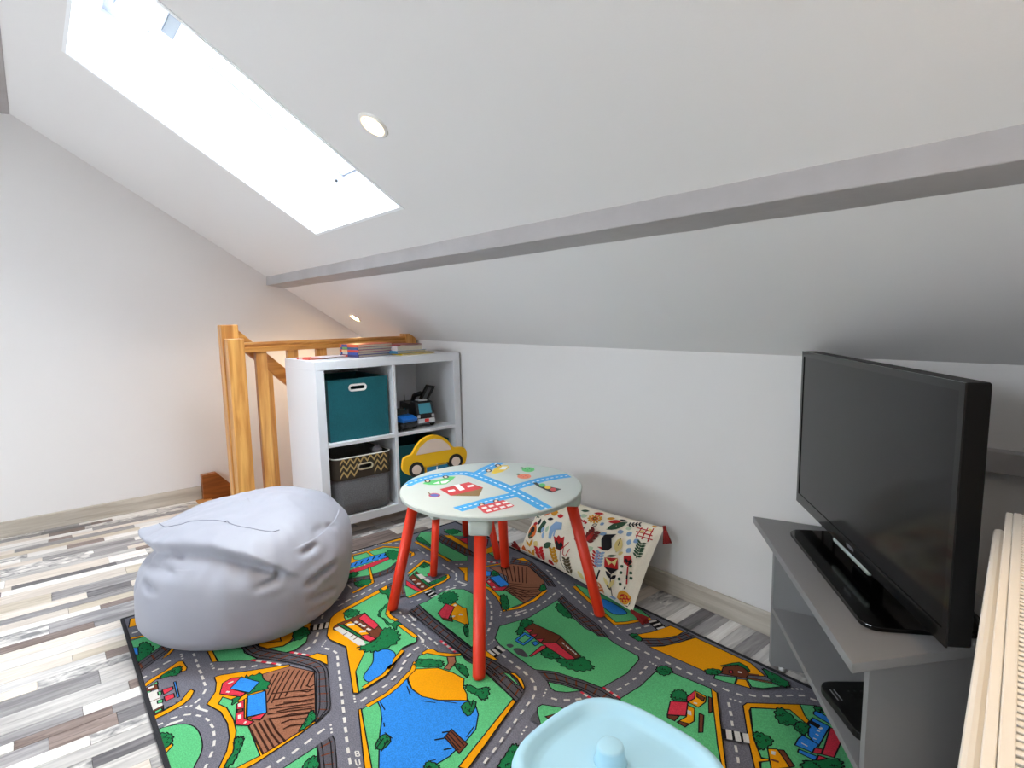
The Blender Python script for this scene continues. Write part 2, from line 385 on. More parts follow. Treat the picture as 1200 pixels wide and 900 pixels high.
# ------------------------------------------------------------------ stair: treads, stringer, railing
def build_stair():
    wd = wood('oak_varnish', (188, 122, 54), (232, 174, 96), 'Z', 9, .35, .08, .06, coat=.15)
    wy = wood('oak_varnish_y', (182, 116, 50), (224, 162, 84), 'Y', 9, .35, .08, .06, coat=.15)
    dark = wood('oak_dark', (128, 70, 26), (168, 98, 42), 'Y', 9, .4, .1, .06, coat=.1)
    st = thing('staircase', 'varnished oak staircase descending beside the gable wall', 'stairs', (.3, STAIR_Y, 0))
    I = Matrix.Translation(-st.location)
    MB().box((0.016, STAIR_Y-.05, -.03), (GAP-.01, STAIR_Y+.03, .004), 0, I).build('nosing', wy, st, bevel=.006)
    for k in range(7):
        MB().box((.02, STAIR_Y+.02+.135*k, -.2-.2*k), (GAP-.01, STAIR_Y+.2+.135*k, -.165-.2*k), 0, I).build('tread', wy, st, bevel=.005)
        MB().box((.02, STAIR_Y+.0+.135*k, -.165-.2*k), (GAP-.01, STAIR_Y+.02+.135*k, -.03-.2*k if k == 0 else .03-.2*k), 0, I).build('riser', wy, st)
    # stringer on the gable: starts as a block above the floor and runs down
    pts = [(STAIR_Y-.012, .146), (STAIR_Y+.065, .148), (STAIR_Y+.9, -.80), (STAIR_Y+.9, -1.1), (STAIR_Y+.05, -.16), (STAIR_Y-.012, 0)]
    n = len(pts); mb = MB(); v = [(.002, y, z) for y, z in pts]+[(.045, y, z) for y, z in pts]
    mb.add(v, [tuple(range(n)), tuple(range(2*n-1, n-1, -1))]+[(i, i+n, (i+1) % n+n, (i+1) % n) for i in range(n)], 0, False, I); mb.build('stringer', dark, st, bevel=.003)
    # well walls below the floor
    struct(MB().box((GAP+.0, STAIR_Y-.1, -2.6), (GAP+.08, .02, -.012)).build('wall_stairwell', M_WALL))
    struct(MB().box((-.1, STAIR_Y-.14, -2.6), (GAP+.08, STAIR_Y-.06, -.2)).build('wall_stairhead', M_WALL))
    # railing
    rl = thing('stair_railing', 'varnished oak stair railing with square posts behind the white shelf unit', 'railing', (.70, -.985, 0))
    I = Matrix.Translation(-rl.location)
    def post(name, x0, y0, x1, y1, z0, z1, m=wd, b=.004): return MB().box((x0, y0, z0), (x1, y1, z1), 0, I).build(name, m, rl, bevel=b)
    post('newel_post', .685, -1.022, .755, -.948, .003, .935); post('newel_post', .612, -1.028, .684, -.952, -.3, 1.0)
    mb = MB(); prof = [(.672, .868), (.738, .868), (.738, .888), (.730, .894), (.735, .904), (.728, .914), (.682, .914), (.675, .904), (.680, .894), (.672, .888)]
    n = len(prof); v = [(x, -.95, z) for x, z in prof]+[(x, -.05, z) for x, z in prof]
    mb.add(v, [tuple(range(n)), tuple(range(2*n-1, n-1, -1))]+[(i, i+n, (i+1) % n+n, (i+1) % n) for i in range(n)], 0, False, I); mb.build('handrail', wy, rl)
    mb = MB(); c = [(.04*math.cos(R(a)), .04*math.sin(R(a))) for a in range(0, 181, 20)]
    cap = [(-.085, .0), (-.02, .0), (-.02, .895), (-.035, .918), (-.06, .926), (-.085, .926)]; n = len(cap)
    v = [(.668, y, z) for y, z in cap]+[(.742, y, z) for y, z in cap]
    mb.add(v, [tuple(range(n)), tuple(range(2*n-1, n-1, -1))]+[(i, i+n, (i+1) % n+n, (i+1) % n) for i in range(n)], 0, False, I); mb.build('end_post', wd, rl, bevel=.003)
    for y in (-.867, -.715, -.567, -.42, -.274, -.127): post('baluster', .686, y-.026, .724, y+.026, .003, .87)
    # raking handrail with its own balusters
    def rz(y): return .975-(y+.95)*.95
    mb = MB(); v = []
    for y in (-.953, -.10):
        for x, d in ((.628, -.085), (.668, -.085), (.668, 0), (.628, 0)): v.append((x, y, rz(y)+d))
    mb.add(v, [(0, 1, 2, 3), (7, 6, 5, 4), (0, 4, 5, 1), (1, 5, 6, 2), (2, 6, 7, 3), (3, 7, 4, 0)], 0, False, I); mb.build('raking_handrail', wy, rl, bevel=.006)
    for y in (-.825, -.64, -.45, -.26): 
        MB().box((.632, y-.024, -.5), (.664, y+.024, rz(y)-.05), 0, I).build('baluster', wd, rl, bevel=.003)
build_stair()

# ------------------------------------------------------------------ shelf unit
XB, ZB, WU, DU, TU, TM = 1.1628, .0674, .765, .39, .0395, .016
YL, YR = -.01-WU, -.012
ZT = ZB+WU; ZM = ZB+WU/2
YM = (YL+YR)/2
def build_shelf():
    m = mat('shelf_white_foil', (236, 237, 241), .38, bump=.02, bump_scale=60)
    t = thing('shelf_unit', 'white four-cube shelf unit standing on small feet against the wall', 'shelf', (XB-DU/2, YM, 0)); I = Matrix.Translation(-t.location)
    def P(name, a, b, bev=.0015): return MB().box(a, b, 0, I).build(name, m, t, bevel=bev)
    x0 = XB-DU
    P('top_panel', (x0, YL, ZT-TU), (XB, YR, ZT)); P('bottom_panel', (x0, YL, ZB), (XB, YR, ZB+TU))
    P('side_panel', (x0, YL, ZB+TU), (XB-.001, YL+TU, ZT-TU)); P('side_panel', (x0, YR-TU, ZB+TU), (XB-.001, YR, ZT-TU))
    P('divider', (x0, YM-TM/2, ZB+TU), (XB-.001, YM+TM/2, ZT-TU))
    P('shelf', (x0, YL+TU, ZM-TM/2), (XB-.001, YM-TM/2, ZM+TM/2)); P('shelf', (x0, YM+TM/2, ZM-TM/2), (XB-.001, YR-TU, ZM+TM/2))
    P('back_panel', (x0, YL+TU, ZB+TU), (x0+.006, YR-TU, ZT-TU))
    for x in (x0+.05, XB-.06):
        for y in (YL+.06, YR-.06): MB().lathe([(.018, 0), (.02, .012), (.022, ZB)], 16, 0, I @ Matrix.Translation((x, y, 0))).build('foot', mat('foot_black', (24, 24, 25), .5), t)
build_shelf()

def stadium(w, r, n=8):
    pts = []
    for cx, a0 in ((w-r, -90), (-(w-r), 90)):
        for k in range(n+1):
            g = R(a0+180*k/n); pts.append((cx+r*math.cos(g), r*math.sin(g)))
    return pts
def holed_face(mb, corners, hole, mi=0, flip=False):
    """four corners (x, y, z): bottom left, bottom right, top right, top left; hole: loop of (y, z)"""
    x0, z0, x1, z1 = corners[0][0], corners[0][2], corners[2][0], corners[2][2]
    P = [(c[1], c[2]) for c in corners]+list(hole)
    tri = tessellate_polygon([[Vector((y, z, 0)) for y, z in P[:4]], [Vector((y, z, 0)) for y, z in P[4:]]])
    f = []
    for q, r, s in tri:
        if ((P[r][0]-P[q][0])*(P[s][1]-P[q][1])-(P[r][1]-P[q][1])*(P[s][0]-P[q][0]) < 0) != flip: q, s = s, q
        f.append((q, r, s))
    mb.add([(x0+(x1-x0)*(z-z0)/(z1-z0), y, z) for y, z in P], f, mi)
def bin_body(w, d, h, t, hole):     # open box centred on x,y with thin walls and a handle hole in front
    mb = MB()
    mb.box((-d/2, -w/2, 0), (d/2, w/2, t)); mb.box((-d/2, -w/2, t), (-d/2+t, w/2, h))
    mb.box((-d/2+t, -w/2, t), (d/2, -w/2+t, h)); mb.box((-d/2+t, w/2-t, t), (d/2, w/2, h))
    a, b = -w/2+t, w/2-t
    for x, fl in ((d/2, False), (d/2-t, True)): holed_face(mb, [(x, a, t), (x, b, t), (x, b, h), (x, a, h)], hole, 0, fl)
    mb.quad((d/2-t, a, h), (d/2, a, h), (d/2, b, h), (d/2-t, b, h)); n = len(hole)
    for i in range(n):
        (y0, z0), (y1, z1) = hole[i], hole[(i+1) % n]; mb.quad((d/2, y0, z0), (d/2-t, y0, z0), (d/2-t, y1, z1), (d/2, y1, z1))
    return mb
def grommet(parent, x, y, z, hw, hh, ring, m_ring):
    M = frame_m((x, y, z), (0, 1, 0), (0, 0, 1), (1, 0, 0))
    a, b = stadium(hw, hh), stadium(hw-ring, hh-ring); n = len(a); mb = MB()
    v = [(q[0], q[1], -.006) for q in a]+[(q[0], q[1], .003) for q in a]+[(q[0], q[1], .003) for q in b]+[(q[0], q[1], -.006) for q in b]
    f = []
    for i in range(n):
        j = (i+1) % n; f += [(i, j, n+j, n+i), (n+i, n+j, 2*n+j, 2*n+i), (2*n+i, 2*n+j, 3*n+j, 3*n+i), (3*n+i, 3*n+j, j, i)]
    mb.add(v, f, 0, False, M); mb.build('grommet', m_ring, parent)
def hole_at(y, z, hw, hh, ring): return [(y+q[0], z+q[1]) for q in stadium(hw-ring*.5, hh-ring*.5)]
def build_bins():
    m_t = mat('teal_felt', (14, 98, 108), .95, noise_amt=.12, noise_scale=120, bump=.2, bump_scale=300, sheen=.1); m_w = mat('grommet_white', (235, 232, 226), .4)
    cy1, cy2 = (YL+TU+YM-TM/2)/2, (YM+TM/2+YR-TU)/2
    t = thing('storage_bin', 'teal fabric storage bin with white handle ring on the upper shelf', 'bin', (XB-.03-.17, cy1+.004, ZM+TM/2)); 
    bin_body(.295, .34, .285, .006, hole_at(-.005, .243, .045, .017, .009)).build('body', m_t, t)
    grommet(t, .17, -.005, .243, .045, .017, .009, m_w)
    t = thing('storage_bin', 'teal fabric storage bin in the lower cube behind the car-shaped chair back', 'bin', (XB-.035-.17, cy2, ZB+TU))
    bin_body(.30, .33, .275, .006, hole_at(0, .235, .045, .017, .009)).build('body', m_t, t); grommet(t, .165, 0, .235, .045, .017, .009, m_w)
    # grey basket with zigzag band
    m_g = mat('grey_linen', (128, 128, 131), .95, noise_amt=.35, noise_scale=260, bump=.3, bump_scale=400); m_c = mat('band_charcoal', (66, 56, 46), .9, bump=.2, bump_scale=300); m_z = mat('zigzag_gold', (196, 164, 104), .7); m_i = m_g
    t = thing('storage_basket', 'grey fabric basket with gold zigzag band in the lower cube', 'basket', (XB-.01-.15, cy1+.002, ZB+TU))
    def ring(z, w, d, x_off=0, r=.035):
        return [(x+x_off, y, z) for x, y in rrect(-d/2, -w/2, d/2, w/2, r, 5)]
    HB = hole_at(.005, .222, .04, .016, .006)
    def shell(mb, levels, mi=0, inner=False):
        n = len(levels[0]); v = [q for L in levels for q in L]; hol = MB()
        f = []
        for i in range(len(levels)-1):
            for k in range(n):
                j = (k+1) % n; a = (i*n+k, i*n+j, (i+1)*n+j, (i+1)*n+k)
                c = [levels[i][k], levels[i][j], levels[i+1][j], levels[i+1][k]]
                if inner: c = [c[3], c[2], c[1], c[0]]
                if k == 5 and c[0][2] < .205 and c[2][2] > .24: holed_face(hol, c, HB, mi, inner); continue
                f.append(a[::-1] if inner else a)
        mb.add(v, f, mi, True); mb.add(hol.v, hol.f, mi)
    L = [ring(.0, .235, .25, .012), ring(.01, .262, .285, .012), ring(.06, .272, .295, .006), ring(.16, .282, .298), ring(.268, .288, .298)]
    mb = MB(); shell(mb, L); mb.add(ring(.002, .24, .255, .012), [tuple(range(24))[::-1]]); shell(mb, [ring(.266, .278, .288), ring(.02, .25, .27, .01)], 1, True); mb.add(ring(.02, .25, .27, .01), [tuple(range(24))], 1)
    b = mb.build('body', [m_g, m_i], t); 
    mb = MB(); shell(mb, [ring(.17, .290, .305), ring(.272, .295, .304)]); shell(mb, [ring(.272, .295, .304), ring(.272, .28, .29)]); bd = mb.build('cuff', m_c, t)
    mb = MB(); 
    rim = ring(.273, .294, .303); mb.tube(rim+[rim[0]], .0032, 6); mb.build('rim_piping', m_w, t)
    # zigzags on the front and the camera side of the cuff
    mf, ms = MB(), MB()
    for row in range(3):
        z0 = .180+row*.030
        for k in range(7):
            y0 = -.119+k*.034
            for (ya, za, yb, zb) in ((y0, z0, y0+.017, z0+.024), (y0+.017, z0+.024, y0+.034, z0)):
                if -.036 < (ya+yb)/2 < .046 and z0 < .234 and max(za, zb)+.012 > .207: continue
                mf.add([(.1538, ya, za), (.1538, yb, zb), (.1538, yb, zb+.012), (.1538, ya, za+.012)], [(0, 1, 2, 3)])
        for k in range(6):
            x0 = -.11+k*.034; y = -.1488
            for (xa, za, xb, zb) in ((x0, z0, x0+.017, z0+.024), (x0+.017, z0+.024, x0+.034, z0)):
                ms.add([(xa, y, za), (xb, y, zb), (xb, y, zb+.012), (xa, y, za+.012)], [(0, 1, 2, 3)])
    ms.build('zigzag_print', m_z, bd); mb = mf
    mb.build('zigzag_print', m_z, bd)
    grommet(t, .1545, .005, .222, .04, .016, .006, mat('grommet_cream', (214, 200, 168), .5))
    # crumpled thing peeping out of the basket
    mb = MB(); mb.lathe([(.002, 0), (.022, .012), (.026, .03), (.012, .048), (.002, .05)], 14)
    mb.v = [tuple(Vector(q)*(1+.5*noise.noise(Vector(q)*70))) for q in mb.v]
    o = mb.build('crumpled_cloth', mat('crumpled_grey', (150, 150, 158), .7), None); o.location = (XB-.01-.15+.08, cy1+.105, ZB+TU+.243); tag(o, 'small crumpled grey cloth peeping over the rim of the zigzag basket', 'cloth')
build_bins()

# ------------------------------------------------------------------ toy trucks in the upper cube
def wheel(parent, x, y, z, r, w, ax='Y', name='wheel'):
    m = mat('tyre_black', (20, 20, 21), .8); h = mat('hub_grey', (70, 72, 76), .5)
    Rm = Matrix.Rotation(R(90), 4, 'X') if ax == 'Y' else Matrix.Rotation(R(90), 4, 'Y')
    o = MB().lathe([(r*.5, -w/2), (r*.92, -w/2), (r, -w/3), (r, w/3), (r*.92, w/2), (r*.5, w/2)], 20, 0, Matrix.Translation((x, y, z)) @ Rm).build(name, m, parent)
    MB().lathe([(r*.5, -w/2-.001), (r*.3, -w/2-.002), (r*.3, w/2+.002), (r*.5, w/2+.001)], 14, 0, Matrix.Translation((x, y, z)) @ Rm).build('hub', h, o)
def build_toys():
    zs = ZM+TM/2
    bk = mat('toy_black', (16, 17, 19), .4); bl = mat('toy_blue', (28, 118, 214), .4); wh = mat('toy_white', (214, 216, 218), .4); gl = mat('toy_glass_teal', (70, 150, 168), .15); rd = mat('toy_red', (226, 48, 44), .4); gy = mat('toy_grey', (110, 112, 116), .5)
    # blue and black pick-up, nose to the room
    t = thing('toy_truck', 'small blue and black toy truck on the upper shelf beside the divider', 'toy', (XB-.095, YM+.072, zs), R(12))
    MB().box((-.08, -.045, .016), (.08, .045, .045)).build('chassis', bk, t, bevel=.006)
    MB().prism([(-.08, .045), (.08, .045), (.082, .06), (.05, .072), (.0, .076), (-.08, .07)], -.046, .046, 0, frame_m((0, 0, 0), (1, 0, 0), (0, 0, 1), (0, -1, 0))).build('hood', bl, t, bevel=.003)
    MB().prism([(-.05, .07), (.02, .07), (.0, .098), (-.04, .1)], -.04, .04, 0, frame_m((0, 0, 0), (1, 0, 0), (0, 0, 1), (0, -1, 0))).build('cab', bk, t, bevel=.004)
    MB().box((.078, -.04, .02), (.088, .04, .04)).build('bumper', bk, t, bevel=.003); 
    MB().box((-.0, .042, .05), (.06, .05, .062)).build('wing', bl, t, bevel=.002)
    for x in (-.05, .05):
        for y in (-.046, .046): wheel(t, x, y, .02, .02, .018)
    # construction truck with teal windscreen and raised bucket
    t = thing('toy_truck', 'black and white toy construction truck with teal windscreen and raised arm', 'toy', (XB-.15, YM+.205, zs), R(-6))
    MB().box((-.12, -.05, .016), (.105, .05, .04)).build('chassis', bk, t, bevel=.004)
    MB().prism([(.02, .04), (.105, .04), (.105, .075), (.085, .128), (.03, .132), (.02, .12)], -.05, .05, 0, frame_m((0, 0, 0), (1, 0, 0), (0, 0, 1), (0, -1, 0))).build('cab', bk, t, bevel=.005)
    MB().quad((.1065, -.035, .072), (.1065, .035, .072), (.089, .033, .122), (.089, -.033, .122)).build('windscreen', gl, t)
    MB().box((.103, -.048, .024), (.116, .048, .046)).build('front_bumper', wh, t, bevel=.004); MB().box((.115, -.012, .03), (.119, .012, .046)).build('badge', rd, t, bevel=.002)
    for y in (-.04, .04): MB().box((.104, y-.008, .05), (.11, y+.008, .066)).build('headlight', wh, t, bevel=.002)
    MB().box((.03, -.025, .132), (.075, .025, .138)).build('roof_bar', wh, t, bevel=.002)
    MB().box((-.12, -.048, .04), (.018, .048, .115)).build('load_body', bk, t, bevel=.004)
    for k in range(3): MB().box((-.1+k*.04, -.0505, .06), (-.08+k*.04, -.048, .085)).build('side_window', gl if k == 1 else gy, t)
    # arm with open bucket frame
    MB().tube([(-.06, 0, .11), (-.03, .0, .15), (.02, .015, .165)], .012, 8).build('arm', bk, t)
    fr = MB(); 
    A = frame_m((.03, .03, .14), (0, .85, -.2), (.15, .45, .88), (1, 0, 0)); 
    for a, b in (((-.026, -.02), (-.014, .07)), ((.014, -.02), (.026, .07)), ((-.026, .06), (.026, .074)), ((-.026, -.024), (.026, -.01))): fr.box((a[0], a[1], -.012), (b[0], b[1], .012), 0, A)
    fr.build('bucket', bk, t, bevel=.002)
    MB().box((-.018, -.01, -.004), (.018, .06, 0), 0, A).build('bucket_plate', gy, t)
    for y in (-.03, .03): MB().tube([(-.09, y, .11), (-.092, y, .15)], .002, 6).build('aerial', bk, t)
    for x in (-.085, -.03, .07):
        for y in (-.05, .05): wheel(t, x, y, .02, .02, .016)
build_toys()

# ------------------------------------------------------------------ books on top of the shelf unit
def build_books():
    pg = mat('book_pages', (226, 214, 192), .85, noise_amt=.15, noise_scale=400)
    def book(x, y, z, lx, ly, h, rgb, rz, label, spine='x-', cover2=None, group=None):
        c = mat('cover_%d_%d_%d' % rgb, rgb, .45); t = thing('book', label, 'book', (x, y, z), rz, group)
        b = .0016
        MB().box((-lx/2, -ly/2, 0), (lx/2, ly/2, b)).build('cover', c, t, bevel=.0006); MB().box((-lx/2, -ly/2, h-b), (lx/2, ly/2, h)).build('cover', c, t, bevel=.0006)
        MB().box((-lx/2+.002, -ly/2+.002, b), (lx/2-.004, ly/2-.004, h-b)).build('pages', pg, t)
        s = MB().box((-lx/2, -ly/2-.001, 0), (lx/2, -ly/2+.003, h)).build('spine', c, t, bevel=.0006)
        if cover2: MB().box((-lx/2+.02, -ly/2-.0016, .001), (-lx/2+.02+lx*.3, -ly/2-.0006, h-.001)).build('spine_title', mat('cover_%d_%d_%d' % cover2, cover2, .45), s)
        return z+h
    z = ZT
    for i, (rgb, c2, h, w) in enumerate((((72, 66, 120), (222, 92, 70), .0115, 'dark blue spine and red end'), ((60, 88, 170), (226, 226, 226), .0125, 'bright blue spine'), ((206, 70, 62), (240, 196, 150), .0115, 'red spine'), ((58, 104, 150), (120, 190, 110), .0125, 'blue spine and green patch'), ((226, 96, 62), (60, 84, 160), .013, 'orange spine and blue patch'))):
        z = book(.965, -.435+.004*(i % 2), z, .155, .205, h, rgb, R(8+(-1)**i*2), 'small picture book with %s in the five-book stack' % w, cover2=c2)
    z = ZT
    for rgb, lx, ly, h, l, rz, dy in (((236, 200, 40), .2, .2, .008, 'yellow thin book at the bottom of the stack near the railing end', 4, .03), ((70, 140, 178), .17, .18, .014, 'light blue book above the yellow one on the shelf top', 6, 0), ((222, 208, 206), .16, .15, .024, 'thick pale book on top of the light blue one', 2, 0), ((150, 62, 66), .15, .14, .006, 'thin dark red book on top of the pale one', 9, .0)):
        z = book(1.0, -.255+dy, z, lx, ly, h, rgb, R(rz), l)
    z = book(.95, -.68, ZT, .11, .15, .007, (228, 92, 76), R(10), 'thin red booklet lying flat at the corner of the shelf top', cover2=(240, 220, 210))
    book(.975, -.635, z, .1, .12, .004, (236, 222, 224), R(18), 'pale pink booklet lying on the red booklet')
build_books()

